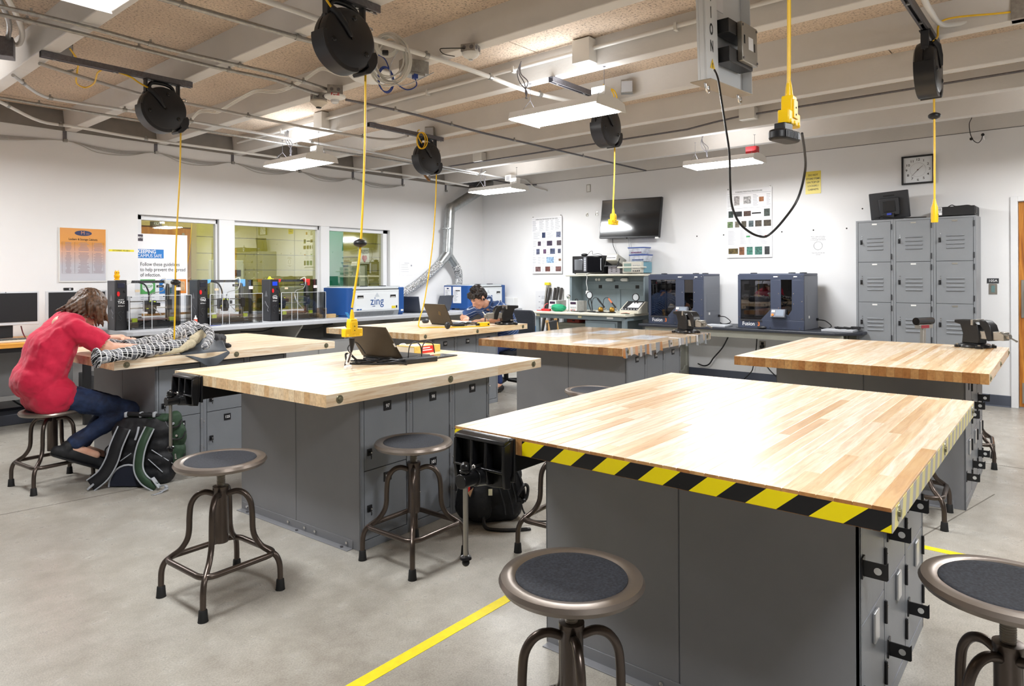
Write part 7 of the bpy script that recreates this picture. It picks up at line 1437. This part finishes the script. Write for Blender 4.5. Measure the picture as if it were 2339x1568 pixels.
cM = orient(J['nck']+V((-.012, 0, .022)), (J['hed']-J['nck']), (1, 0, 0)); q = MB(); q.M = cM; q.tube([(.0, .068*cos(a*pi/10), .074*sin(a*pi/10)) for a in range(20)], .012, 8, closed=True); q.build('collar', mat('collar_blue', '#3C5C92', .8), t2)
je = MB(); cap_mesh(je, J['rh'], J['lh'], .12, .12)
for s in ('r', 'l'): cap_mesh(je, J[s+'h'], J[s+'k'], .088, .066); cap_mesh(je, J[s+'k'], J[s+'k'].lerp(J[s+'a'], .92), .066, .05)
fuse('jeans', je, mat('blue_denim', '#2B3F78', .8, var=(10, .4)), t2, .009, 5, (.05, .012))
for s in ('r', 'l'): q = MB(); cap_mesh(q, J[s+'a']+V((.03, 0, -.05)), J[s+'t']+V((-.04, 0, -.01)), .042, .036); fuse('shoe', q, BLACK, t2, .007, 4)
HD = hair_mat('dark_hair', '#2E211A', '#100B09'); hr = MB(); M_ = orient(J['hed'], F2, U2); hr.M = M_; hr.ball((-.022, 0, .050), (.104, .086, .086), 22, 12); hr.ball((-.055, 0, .01), (.066, .080, .075), 18, 10); hr.M = Matrix(); rr = random.Random(11)
for i in range(60):
    a = rr.uniform(-pi, pi); el = rr.uniform(.15, 1.4); st = M_ @ V((-.018+.096*cos(a)*cos(el), .078*sin(a)*cos(el), .055+.078*sin(el))); en = M_ @ V((-.012+.116*cos(a+.3)*cos(el), .086*sin(a+.3)*cos(el), .058+.098*sin(el)))
    if cos(a)*cos(el) > .55 and el < .5: continue
    cap_mesh(hr, st, en, .017, .010, 8)
for i in range(12): y = -.06+.011*i; cap_mesh(hr, M_ @ V((.055, y, .105)), M_ @ V((.090-.2*abs(y)**1.3, y*1.05+.01, .075+.008*sin(i*1.7))), .018, .011, 8)
for s in (-1, 1): cap_mesh(hr, M_ @ V((.012, s*.078, .04)), M_ @ V((.016, s*.077, -.004)), .012, .006, 8)
fuse('hair', hr, HD, t2, .006, 2, (.02, .010))
q = MB(); q.M = M_; q.ball((-.006, -.090, -.014), (.010, .008, .012)); q.ball((-.006, .090, -.014), (.010, .008, .012)); q = MB(); q.M = M_; q.ball((-.004, .091, -.014), (.013, .008, .015)); q.build('earbud', BLACK, t2)
q = MB(); wv = J['rw']; q.tube([V((wv.x+.012+.030*cos(a*pi/10)*.3, wv.y+.01+.030*cos(a*pi/10), wv.z+.030*sin(a*pi/10))) for a in range(20)], .004, 7, closed=True); q.build('wristband', BLACK, t2)
wv = J['lw'].lerp(J['le'], .12); dd = (J['le']-J['lw']).normalized(); b1 = dd.orthogonal().normalized(); b2_ = dd.cross(b1); q = MB(); q.tube([wv+b1*.031*cos(a*pi/10)+b2_*.031*sin(a*pi/10) for a in range(20)], .006, 7, closed=True); q.build('watch_strap', BLACK, t2)

# office chair under the boy
CX_, CY_ = 6.44, 5.42
t = thing('office_chair', 'black swivel office chair the boy in blue sits on', 'chair', (CX_, CY_, 0), 0)
for k in range(5):
    a = R(200+72*k); e = V((.31*cos(a), .31*sin(a), .085)); lg = MB().bar((.04*cos(a), .04*sin(a), .10), e, .045, .03).build('base_arm', BLACK, t, bev=.006)
    cs = MB(); cs.lathe([(.001, -.012), (.026, -.012), (.028, 0), (.026, .012), (.001, .012)], 16, (e.x, e.y+.016, .028), 'Y').lathe([(.001, -.012), (.026, -.012), (.028, 0), (.026, .012), (.001, .012)], 16, (e.x, e.y-.016, .028), 'Y').b(e.x-.02, e.y-.008, .03, e.x+.02, e.y+.008, .09); cs.build('caster', BLACK, lg)
MB().cyl((0, 0, .09), (0, 0, .24), .03).cyl((0, 0, .24), (0, 0, .42), .018).build('gas_column', BLACK, t); MB().prism(rrect(-.24, -.23, .24, .23, .08), .415, .475, 'Z').build('seat_cushion', mat('chair_grey', '#3A3D44', .9, var=(120, .4)), t, bev=.02, seg=3)
MB().bar((.20, 0, .42), (.30, 0, .52), .06, .02).bar((.30, 0, .50), (.32, 0, .72), .06, .02).build('back_bracket', BLACK, t); MB().prism(rrect(-.20, .60, .20, .95, .07), .30, .35, 'X').build('backrest', MATS['chair_grey'], t, bev=.015, seg=3)
t = thing('wooden_chair', 'light wooden chair with a dark cushion partly hidden behind the film-wrapped bench', 'chair', (6.72, 4.62, 0), R(20)); TW = make_oak('tan_wood', '#C79A5E', '#D9B47C', '#A87A42', (6, 6, 1))
for x in (-.2, .2):
    for y in (-.2, .2): MB().bar((x, y, 0), (x*.92, y*.92, .42), .04, .04).build('leg', TW, t, bev=.005)
    MB().bar((x*.92, -.18, .2), (x*.92, .18, .2), .03, .03).bar((x*.92, .18, .42), (x*.92, .26, .86), .035, .03).build('side_frame', TW, t, bev=.004)
MB().prism(rrect(-.22, -.21, .22, .21, .05), .42, .47, 'Z').build('cushion', MATS['chair_grey'], t, bev=.015); MB().b(-.2, .235, .64, .2, .265, .84).build('backrest', DARK, t, bev=.01)

# ---------------------------------------------------------------- plaid jacket on bench 121
def plaid():
    m, nt, b = nodes('black_white_plaid', .9); tc = N(nt, 'ShaderNodeTexCoord'); mp = N(nt, 'ShaderNodeMapping'); mp.inputs['Rotation'].default_value = (0, 0, R(-6)); nt.links.new(tc.outputs['Object'], mp.inputs['Vector']); s = N(nt, 'ShaderNodeSeparateXYZ'); nt.links.new(mp.outputs[0], s.inputs[0])
    a = math_(nt, 'FRACT', math_(nt, 'MULTIPLY', s.outputs[0], 9.5)); c = math_(nt, 'FRACT', math_(nt, 'MULTIPLY', math_(nt, 'ADD', s.outputs[1], math_(nt, 'MULTIPLY', s.outputs[2], 1.3)), 13.0))
    def band(x, c0_, w): return math_(nt, 'LESS_THAN', math_(nt, 'ABSOLUTE', math_(nt, 'SUBTRACT', x, c0_)), w)
    base = '#0E0F14'; col = mixc(nt, math_(nt, 'MULTIPLY', band(a, .62, .17), .55), base, '#8A8C94'); col = mixc(nt, math_(nt, 'MULTIPLY', band(c, .6, .15), .45), col, '#9A9CA4')
    for x, p in ((a, .12), (a, .45), (a, .80), (c, .15), (c, .42), (c, .78)): col = mixc(nt, math_(nt, 'MULTIPLY', band(x, p, .035), .85), col, '#E4E4E4')
    nt.links.new(col, b.inputs['Base Color']); return m
PLAID = plaid(); FLEECE = mat('cream_fleece', '#D8CCAE', .95, var=(60, .2), bump=(120, .5)); LINING = mat('grey_lining', '#50565E', .6, var=(12, .2)); DKF = mat('dark_fabric', '#2A2A2F', .8, var=(12, .3))
zt_ = ZTOP; o0 = V((2.15, 4.98, zt_)); t = thing('plaid_jacket', 'black and white plaid jacket with cream fleece lining crumpled on a bench', 'jacket', o0, 0)
def aj(x, y, dz): return atz(x, y, zt_+dz)-o0
def sleeve(pts, rs, name='sleeve'):
    q = MB(); P = [aj(*p) for p in pts]
    for i in range(len(P)-1): cap_mesh(q, P[i], P[i+1], rs[i], rs[i+1], 14, ((0, 0, 1), .8))
    return fuse(name, q, PLAID, t, .009, 4, (.045, .026))
s1 = sleeve([(240, 788, .055), (268, 790, .052), (300, 790, .055), (340, 783, .055), (380, 772, .065), (412, 756, .085), (440, 748, .10)], [.058, .050, .055, .052, .055, .062, .07])
s2 = sleeve([(230, 817, .052), (262, 812, .048), (300, 806, .05), (345, 800, .05), (385, 795, .052), (425, 789, .055), (446, 776, .08)], [.050, .046, .055, .056, .056, .054, .055])
for (x, y, dz), c_ in (((233, 787, .055), s1), ((223, 818, .05), s2)):
    p = aj(x, y, dz); q = MB(); q.tube([p+V((-.006, .052*cos(a*pi/10), .050*sin(a*pi/10))) for a in range(20)], .013, 8, closed=True); q.build('cuff', PLAID, c_); q = MB(); q.cyl(p+V((-.008, 0, 0)), p+V((.0, 0, 0)), .046, n=18); q.build('cuff_lining', BLACK, c_)
q = MB()
for a, b_, r1 in (((400, 770, .05), (450, 760, .07), .07), ((430, 762, .09), (470, 752, .12), .05), ((350, 790, .03), (450, 788, .03), .045), ((455, 752, .12), (478, 770, .07), .035)): cap_mesh(q, aj(*a), aj(*b_), r1, r1*.9, 12)
fuse('jacket_body', q, PLAID, t, .009, 4, (.05, .03))
q = MB(); cap_mesh(q, aj(442, 778, .085), aj(462, 762, .12), .038, .036, 12); cap_mesh(q, aj(436, 786, .07), aj(412, 800, .035), .034, .020, 12); cap_mesh(q, aj(412, 800, .035), aj(335, 812, .016), .020, .022, 12); fuse('fleece_lining', q, FLEECE, t, .008, 3, (.02, .010))
q = MB(); P = [aj(432, 766, .12), aj(452, 748, .165), aj(470, 749, .165), aj(481, 762, .13), aj(480, 778, .09), aj(468, 792, .06)]
for i in range(5): cap_mesh(q, P[i], P[i+1], .027, .027, 10)
fuse('collar', q, PLAID, t, .008, 3, (.03, .012))
lm = MB(); e1, e2, e3 = aj(405, 803, .008), aj(489, 786, .008), aj(478, 772, .09)
y_edge = 4.755; 
pts_top = [V((2.16+.055*i, 4.80+.03*sin(i*1.9), zt_+.012+.014*abs(sin(i*1.3))))-o0 for i in range(7)]; pts_back = [p+V((.04, .12, .06+.03*sin(i*2.1))) for i, p in enumerate(pts_top)]; pts_edge = [V((p.x, y_edge-.012-o0.y, .006)) for p in pts_top]; dropz = [-.01, -.035, -.07, -.115, -.10, -.05, -.012]; pts_low = [V((p.x+.03, y_edge-.02-.006*sin(i*2)-o0.y, d_)) for i, (p, d_) in enumerate(zip(pts_top, dropz))]
for ra_, rb_ in ((pts_back, pts_top), (pts_top, pts_edge), (pts_edge, pts_low)):
    for i in range(6): lm.quad(ra_[i], ra_[i+1], rb_[i+1], rb_[i])
lo = lm.build('grey_lining', LINING, t, ang=80, merge=True); sd = lo.modifiers.new('t', 'SOLIDIFY'); sd.thickness = .004; sd = lo.modifiers.new('s', 'SUBSURF'); sd.levels = 1; sd.render_levels = 2
q = MB(); cap_mesh(q, aj(486, 778, .05), aj(505, 775, .04), .05, .04, 12); cap_mesh(q, aj(500, 786, .03), aj(524, 791, .015), .034, .015, 12); fuse('hood', q, DKF, t, .009, 3, (.04, .03)); q = MB(); cap_mesh(q, aj(478, 772, .06), aj(482, 792, .02), .05, .03, 12); fuse('grey_fold', q, LINING, t, .009, 3, (.04, .03))

# ---------------------------------------------------------------- backpacks on the floor
BKF = mat('black_nylon', '#14151A', .65, var=(9, .3), bump=(220, .12)); GRN = mat('green_nylon', '#2F4A34', .65, var=(10, .25), bump=(220, .12)); GTR = mat('grey_trim', '#A9ADB4', .6); NVY = mat('navy_mesh', '#141A2C', .8)
t = thing('backpack', 'black and green hiking backpack with grey trimmed straps on the floor', 'backpack', (1.93, 4.83, 0), R(-50.4))
q = MB()
for z in (.07, .16, .26, .35): cap_mesh(q, (-.13, .02, z), (.13, .02, z), .075+.01*(z < .2), .075+.01*(z < .2), 12)
cap_mesh(q, (-.11, .10, .06), (.11, .10, .06), .06, .06); cap_mesh(q, (-.11, .10, .3), (.11, .10, .3), .06, .06); cap_mesh(q, (0, .08, .1), (0, .08, .36), .14, .10, 14); cap_mesh(q, (-.10, .02, .40), (.10, .02, .40), .05, .05); fuse('pack_body', q, BKF, t, .010, 8, (.06, .016))
for i, (x, z, w, h) in enumerate(((.20, .40, .05, .06), (.225, .32, .05, .06), (.22, .17, .055, .10))): 
    q = MB(); cap_mesh(q, (x, .05, z-h*.6), (x, .05, z+h*.5), w, w*.9, 12); po = fuse('side_pocket', q, GRN, t, .008, 4, (.05, .010)); MB().tube(curve([(x-.04, .0, z+h*.2), (x-.01, -.012, z-h*.35), (x+.045, .0, z-h*.3), (x+.055, .03, z+.02)], 5), .006, 7).build('pocket_piping', BLACK, po); MB().cyl((x+.012, -.008, z), (x+.012, .004, z), .008, n=10).build('snap', CHROME if i else GTR, po)
q = MB(); cap_mesh(q, (-.08, .04, .435), (.15, .04, .43), .022, .03, 10, ((0, 1, 0), 2.0)); fuse('top_lid', q, GRN, t, .008, 4, (.05, .008))
MB().tube(curve([(-.12, .03, .44), (-.09, -.0, .465), (.02, -.01, .462), (.09, .0, .455), (.12, .03, .44)], 5), .016, 10).build('carry_handle', BKF, t)
for x in (-.10, .0, .09): MB().box((x, -.004, .462), (.018, .036, .036)).build('handle_band', GTR, t, bev=.006)
def strap(pts, w, m, edge, nm='shoulder_strap'):
    P = curve([V(p) for p in pts], 6); q = MB(); e1_, e2_ = [], []
    for i, p in enumerate(P):
        d = (P[min(i+1, len(P)-1)]-P[max(i-1, 0)]).normalized(); s_ = d.cross(V((0, -1, .15))).normalized(); e1_.append(p-s_*w/2); e2_.append(p+s_*w/2)
    for i in range(len(P)-1): q.quad(e1_[i], e1_[i+1], e2_[i+1], e2_[i])
    so = q.build(nm, m, t, ang=80, merge=True); sd = so.modifiers.new('t', 'SOLIDIFY'); sd.thickness = .014; sd.offset = 0
    for e in (e1_, e2_): MB().tube([p+V((0, -.008, 0)) for p in e], .005, 6).build('edge_trim', edge, so)
    return so
strap([(-.085, -.05, .385), (-.115, -.085, .28), (-.14, -.10, .18), (-.185, -.12, .09), (-.255, -.14, .03)], .085, BKF, GTR); strap([(.085, -.05, .385), (.06, -.095, .29), (.045, -.11, .20), (.05, -.12, .12), (.10, -.14, .06), (.175, -.15, .022)], .06, GRN, GTR)
MB().prism([(.13*cos(a*pi/14)*1.0, .145*sin(a*pi/14)) for a in range(15)], -.098, -.07, 'Y').build('lumbar_pad', NVY, t, loc=(-.035, 0, .005), bev=.006); MB().tube([(.13*cos(a*pi/14)-.035, -.099, .005+.145*sin(a*pi/14)) for a in range(6, 15)], .006, 7).build('pad_trim', GTR, t)
for a, b_ in (((.10, -.065, .24), (.20, -.04, .16)), ((.08, -.07, .18), (.17, -.06, .09)), ((-.03, -.075, .22), (-.10, -.08, .17))): MB().tube([a, b_], .003, 6).build('seam_cord', GTR, t)
MB().tube(curve([(.01, -.055, .39), (.012, -.075, .35), (.005, -.09, .31)], 4), .007, 6).build('lift_strap', GTR, t)
for x, z in ((.05, .395), (.23, .20), (.03, .335)): MB().bar((x, -.06 if x < .1 else -.01, z), (x+.004, -.066 if x < .1 else -.016, z-.03), .008, .006).build('zip_pull', CHROME, t)
MB().bar((-.235, -.145, .04), (-.265, -.155, .012), .05, .012).build('strap_buckle', GTR, t); MB().bar((.15, -.15, .08), (.20, -.155, .018), .035, .004).build('strap_webbing', GTR, t)
P = curve([V(p) for p in ((.19, -.155, .02), (.235, -.16, .035), (.255, -.18, .02), (.235, -.22, .006), (.21, -.26, .004))], 5); q = MB()
for i in range(len(P)-1): q.quad(P[i]+V((-.012, 0, 0)), P[i]+V((.012, 0, 0)), P[i+1]+V((.012, 0, 0)), P[i+1]+V((-.012, 0, 0)))
so = q.build('strap_tail', GTR, t, ang=80); sd = so.modifiers.new('t', 'SOLIDIFY'); sd.thickness = .003
MB().lathe([(.001, 0), (.036, .0), (.036, .14), (.028, .16), (.028, .185), (.001, .187)], 16, (-.215, .06, .05)).build('red_bottle', mat('bottle_red', '#A01C26', .25), t); q = MB(); cap_mesh(q, (-.21, .05, .06), (-.21, .05, .10), .055, .05, 12); fuse('bottle_pocket', q, BKF, t, .009, 4)
MB().cyl((-.215, .06, .235), (-.215, .06, .262), .03, n=16).build('bottle_cap', BLACK, t); MB().tube(curve([(-.235, .04, .25), (-.262, .03, .22), (-.26, .03, .17), (-.24, .03, .15)], 5), .005, 6).build('bottle_loop', BLACK, t)

t = thing('backpack', 'black backpack with a red bottle showing, on the floor behind the black vise', 'backpack', (2.86, 2.53, 0), R(-46)); q = MB()
for z in (.07, .15, .24): cap_mesh(q, (-.05, .05, z), (.10, .06, z), .095, .09, 12)
cap_mesh(q, (.02, .06, .2), (.0, .08, .34), .11, .075); cap_mesh(q, (.03, .05, .30), (.05, .07, .37), .07, .05); fuse('pack_body', q, BKF, t, .010, 8, (.06, .02))
q = MB(); cap_mesh(q, (-.12, -.0, .09), (-.11, .0, .20), .075, .07, 12); cap_mesh(q, (-.06, -.03, .08), (-.06, -.02, .22), .07, .06, 12); fuse('front_pocket', q, BKF, t, .009, 6, (.05, .016))
MB().prism([(-.03, .0), (.0, -.045), (.03, -.10), (.036, -.02), (.022, .03), (-.005, .045), (-.025, .03)], -.012, .012, 'Y').build('red_bottle', mat('bright_red', '#D81E1E', .3), t, loc=(-.145, -.075, .275), bev=.008)
MB().tube(curve([(-.19, -.06, .20), (-.185, -.07, .28), (-.15, -.075, .325), (-.11, -.07, .29), (-.10, -.075, .21), (-.115, -.085, .17)], 5), .006, 7).build('pocket_piping', BLACK, t); MB().prism([(0, 0), (.03, .025), (.012, -.025)], -.003, .003, 'Y').build('tan_tag', mat('tag_tan', '#B98F6A', .7), t, loc=(-.125, -.088, .195)); MB().box((.0, -.062, .185), (.022, .006, .034)).build('cream_tag', mat('tag_cream', '#D6CFAE', .7), t)
for x0, x1 in ((.03, .075), (.075, .12), (.11, .15)): MB().tube(curve([(x0-.02, -.03, .33), (x0+.01, -.045, .24), (x1, -.045, .12), (x1+.01, -.04, .05)], 5), .004, 6).build('seam_cord', DARK, t)
strap([(.07, .0, .36), (.13, -.02, .28), (.165, -.03, .19), (.17, -.04, .12)], .05, BKF, DARK); MB().tube(curve([(.17, -.04, .12), (.19, -.05, .06), (.24, -.06, .02), (.36, -.04, .008), (.44, .0, .006)], 6), .005, 6).build('strap_webbing', BLACK, t); MB().bar((.165, -.05, .15), (.185, -.055, .12), .03, .012).build('strap_buckle', BLACKG, t); MB().tube(curve([(.155, -.05, .16), (.19, -.06, .22), (.21, -.05, .20), (.20, -.05, .14), (.175, -.05, .13)], 5), .009, 7).build('strap_loop', BLACK, t)
MB().tube(curve([(-.04, -.08, .06), (-.03, -.12, .012), (.03, -.15, .008), (.12, -.16, .008), (.20, -.15, .008)], 6), [.010]*24+[.007], 7).build('strap_tail', BLACK, t); MB().bar((.17, -.152, .008), (.215, -.148, .008), .022, .010).build('strap_end', BLACK, t, bev=.003)
MB().tube(curve([(-.17, .02, .30), (-.20, .0, .34), (-.17, -.02, .36), (-.13, .0, .34)], 5), .007, 7).build('carry_handle', BLACK, t)

# ---------------------------------------------------------------- things on bench 97
LBR = mat('laptop_lid_bronze', '#4E463C', .35, .6, var=(3, .2)); p = atz(874, 818, ZTOP+.02)
t, LM = laptop((p.x, p.y, ZTOP+.012), -85.4, 'large dark laptop with its bronze lid toward the camera, on the bench numbered 97', '#1E1E20', .36, .25, 36, LBR)
q = MB(); q.M = LM; q.b(-.10, -.010, .245, -.078, -.007, .36); q.build('blue_strip', mat('tape_blue', '#1E93E6', .5), t); q = MB(); q.M = LM; q.b(.172, -.010, .10, .182, -.006, .125); q.build('sticker', WPL, t)
MB().b(-.16, -.02, -.012, .16, .2, .002).build('cooling_stand', BLACK, t, bev=.003)
p = atz(955, 828, ZTOP); t = thing('power_brick', 'long flat black power brick in front of the dark laptop', 'power brick', (p.x, p.y, ZTOP), R(-8)); MB().b(-.12, -.045, .0, .12, .045, .032).build('brick', mat('brick_black', '#202124', .45), t, bev=.006); MB().cyl((.12, 0, .016), (.135, 0, .016), .006).build('socket', GREYL, t)
for i in range(2): MB().tube(curve([(-.06+.1*i, .02, .03), (-.05+.1*i, .02, .10), (-.0+.1*i, .04, .125), (.05+.1*i, .05, .10), (.07+.1*i, .06, .04)], 5), .0035, 6).build('lead', BLACK, t)
p = atz(870, 832, ZTOP); t = thing('cable_tangle', 'tangle of black cables lying before the dark laptop', 'cable', (p.x, p.y, ZTOP+.0), R(-50)); rr = random.Random(9)
for i in range(8):
    P = [(-.17+.06*k+rr.uniform(-.03, .03), rr.uniform(-.045, .045), .006+rr.uniform(0, .028)) for k in range(6)]
    MB().tube(curve(P, 6), .0045 if i % 2 else .0035, 6).build('cable', BLACK, t)
MB().tube(curve([(-.14, .03, .01), (-.20, .05, .05), (-.22, .02, .06), (-.20, -.02, .015), (-.15, -.03, .006), (-.08, -.04, .008), (.0, -.05, .008), (.10, -.05, .016), (.17, -.07, .006)], 6), .006, 7).build('cable', BLACK, t); MB().tube(curve([(-.13, .0, .01), (-.21, .03, .09), (-.16, .04, .13), (-.10, .03, .06)], 6), .0035, 6).build('cable', BLACK, t)
q0 = aty(804, 773, YR[2]); p = q0; t = thing('plug_lead', 'black plug and white-tagged lead hanging under the lower yellow triple socket', 'cable', (p.x, p.y, p.z), 0)
e = atz(788, 836, ZTOP+.012)-V(p); MB().tube([(0, 0, .0), (0, 0, -.03), (-.002, 0, -.06), (-.006, 0, -.075)], [.016, .014, .008, .006], 10).build('plug', BLACK, t); MB().tube(curve([(-.005, 0, -.07), (-.02, .01, -.13), e*.8, e], 6), .005, 7).build('lead', mat('lead_brown', '#3A2A24', .5), t); MB().tube([(-.012, .004, -.085), (-.022, .012, -.14)], .011, 8).build('white_tag', WPL, t); q = V((-.045, .0, -.155)); MB().bar(q, q+V((.05, .02, .0)), .022, .022).build('white_clip', WPL, t, bev=.006)
p = atz(985, 806, ZTOP); t = thing('thick_book', 'thick red and yellow spined book lying behind the dark laptop', 'book', (p.x-.02, p.y+.02, ZTOP+.0005), R(1)); MB().b(-.12, .004, .004, .122, .18, .046).build('pages', mat('page_edge', '#DDD6C6', .8, var=(4, .1)), t); MB().b(-.125, -.003, .0, .125, .184, .004).b(-.125, -.003, .046, .125, .184, .050).b(-.125, -.006, .0, .125, .002, .05).build('cover', mat('cover_yellow', '#E6C562', .4, var=(70, .25)), t, bev=.002)
MB().b(-.06, -.0075, .001, .06, -.0055, .049).build('red_spine_label', mat('book_red', '#D2281E', .4), t); MB().b(-.10, .02, .0502, .06, .15, .0508).build('cover_print', mat('book_pale', '#DCC4C8', .4), t)
for i, w in enumerate((.07, .09)): MB().b(-.05, -.0082, .033-.016*i, -.05+w, -.0073, .040-.016*i).build('spine_lettering', WINK, t)
p = atz(1000, 816, ZTOP); t = thing('dark_tablet', 'thin dark tablet lying beside the thick book', 'tablet', (p.x, p.y, ZTOP+.0005), R(4)); MB().b(-.12, -.07, 0, .12, .07, .008).build('slab', BLACKG, t, bev=.002); MB().b(-.11, -.06, .0081, .11, .06, .0084).build('screen', MATS['screen_glass'], t)
p = atz(917, 800, ZTOP); t = thing('computer_mouse', 'small grey mouse behind the right edge of the dark laptop', 'mouse', (p.x+.03, p.y+.02, ZTOP), R(30)); MB().ball((0, 0, .02), (.055, .033, .026)).build('shell', GREYL, t); MB().b(.01, -.003, .042, .03, .003, .046).build('wheel', DARK, t)
# things on bench 127
p = atz(1010, 743, ZTOP); t, LM = laptop((p.x, p.y, ZTOP), -93, 'brown lidded laptop open on the bench of the boy in blue', '#26241F', .36, .25, 28, LBR); q = MB(); q.M = LM; q.tube([(.02, -.0085, .12), (.04, -.0085, .16), (.055, -.0085, .15), (.035, -.0085, .115), (.05, -.0085, .11)], .003, 6); q.build('lid_mark', mat('mark_gold', '#A48C5C', .3, .8), t)
p = atz(972, 738, ZTOP); t = thing('computer_mouse', 'dark mouse left of the brown lidded laptop', 'mouse', (p.x, p.y, ZTOP), R(20)); MB().ball((0, 0, .02), (.06, .036, .026)).build('shell', DARK, t); MB().b(.015, -.003, .043, .035, .003, .047).build('wheel', GREYL, t)
p = atz(1105, 746, ZTOP); t = thing('yellow_socket', 'yellow triple socket lying on the bench before the boy in blue', 'socket', (p.x, p.y, ZTOP+.0005), R(-8)); MB().prism([(-.07, -.03), (.06, -.03), (.07, -.015), (.07, .03), (-.07, .03)], 0, .045, 'Z').build('socket_body', YEL, t, bev=.006); MB().b(-.10, -.015, .008, -.068, .015, .036).build('plug', BLACK, t, bev=.003); MB().b(.03, -.0315, .012, .05, -.029, .03).build('socket_face', INK, t)
p = atz(1022, 752, ZTOP); t = thing('cord_stop_ball', 'black stop ball on the yellow cord lying on the bench', 'cord stop', (p.x, p.y, ZTOP+.036), 0); MB().lathe([(.008, -.022), (.03, -.012), (.036, -.004), (.036, .006), (.03, .014), (.008, .024)], 16, ax='X').build('ball', BLACK, t); MB().lathe([(.009, -.025), (.012, -.02), (.009, -.015)], 12, ax='X').build('ring', DARK, t)
p = atz(1055, 746, ZTOP); t = thing('black_leads', 'black leads and adapter lying between the laptop and the boy in blue', 'cable', (p.x, p.y, ZTOP), R(-20)); rr = random.Random(21); MB().b(-.10, -.03, 0, .02, .03, .03).build('adapter', BLACK, t, bev=.005)
for i in range(5): MB().tube(curve([(-.1+.07*k, rr.uniform(-.05, .08), .006+rr.uniform(0, .035)) for k in range(6)], 6), .004, 6).build('lead', BLACK, t)
t = thing('paper_pad', 'white paper pad under the hands of the boy in blue', 'paper', (5.72, 5.42, ZTOP), R(8))
for i in range(2): MB().b(-.14, -.11, .0005+.006*i, .14, .11, .006+.006*i).build('sheet', PAPER, t, loc=(.01*i, 0, 0), rotz=R(3*i))
# roller stand behind the right rear bench
X_ = 7.15; d_ = ray(2110, 735); k_ = X_/d_.x; p = d_*k_; t = thing('roller_stand', 'steel roller stand with a chrome and black roller behind the right rear bench', 'stand', (p.x, p.y, 0), R(-25))
zz = p.z+CAMH; MB().bar((-.05, 0, .0), (-.01, 0, zz-.05), .035, .035).build('post', STEEL, t, bev=.003); MB().bar((-.05, -.2, .015), (-.05, .2, .015), .04, .03).bar((-.25, 0, .015), (.15, 0, .015), .04, .03).build('floor_cross', DARK, t, bev=.003); MB().cyl((-.11, 0, zz+.005), (.11, 0, zz+.005), .034, n=20).build('roller', BLACKG, t); MB().b(-.10, -.03, zz-.06, .085, .02, zz-.025).build('roller_frame', STEEL, t, bev=.003); MB().b(-.08, -.0315, zz-.057, .03, -.0295, zz-.03).build('red_label', mat('label_maroon', '#8E2430', .4), t)
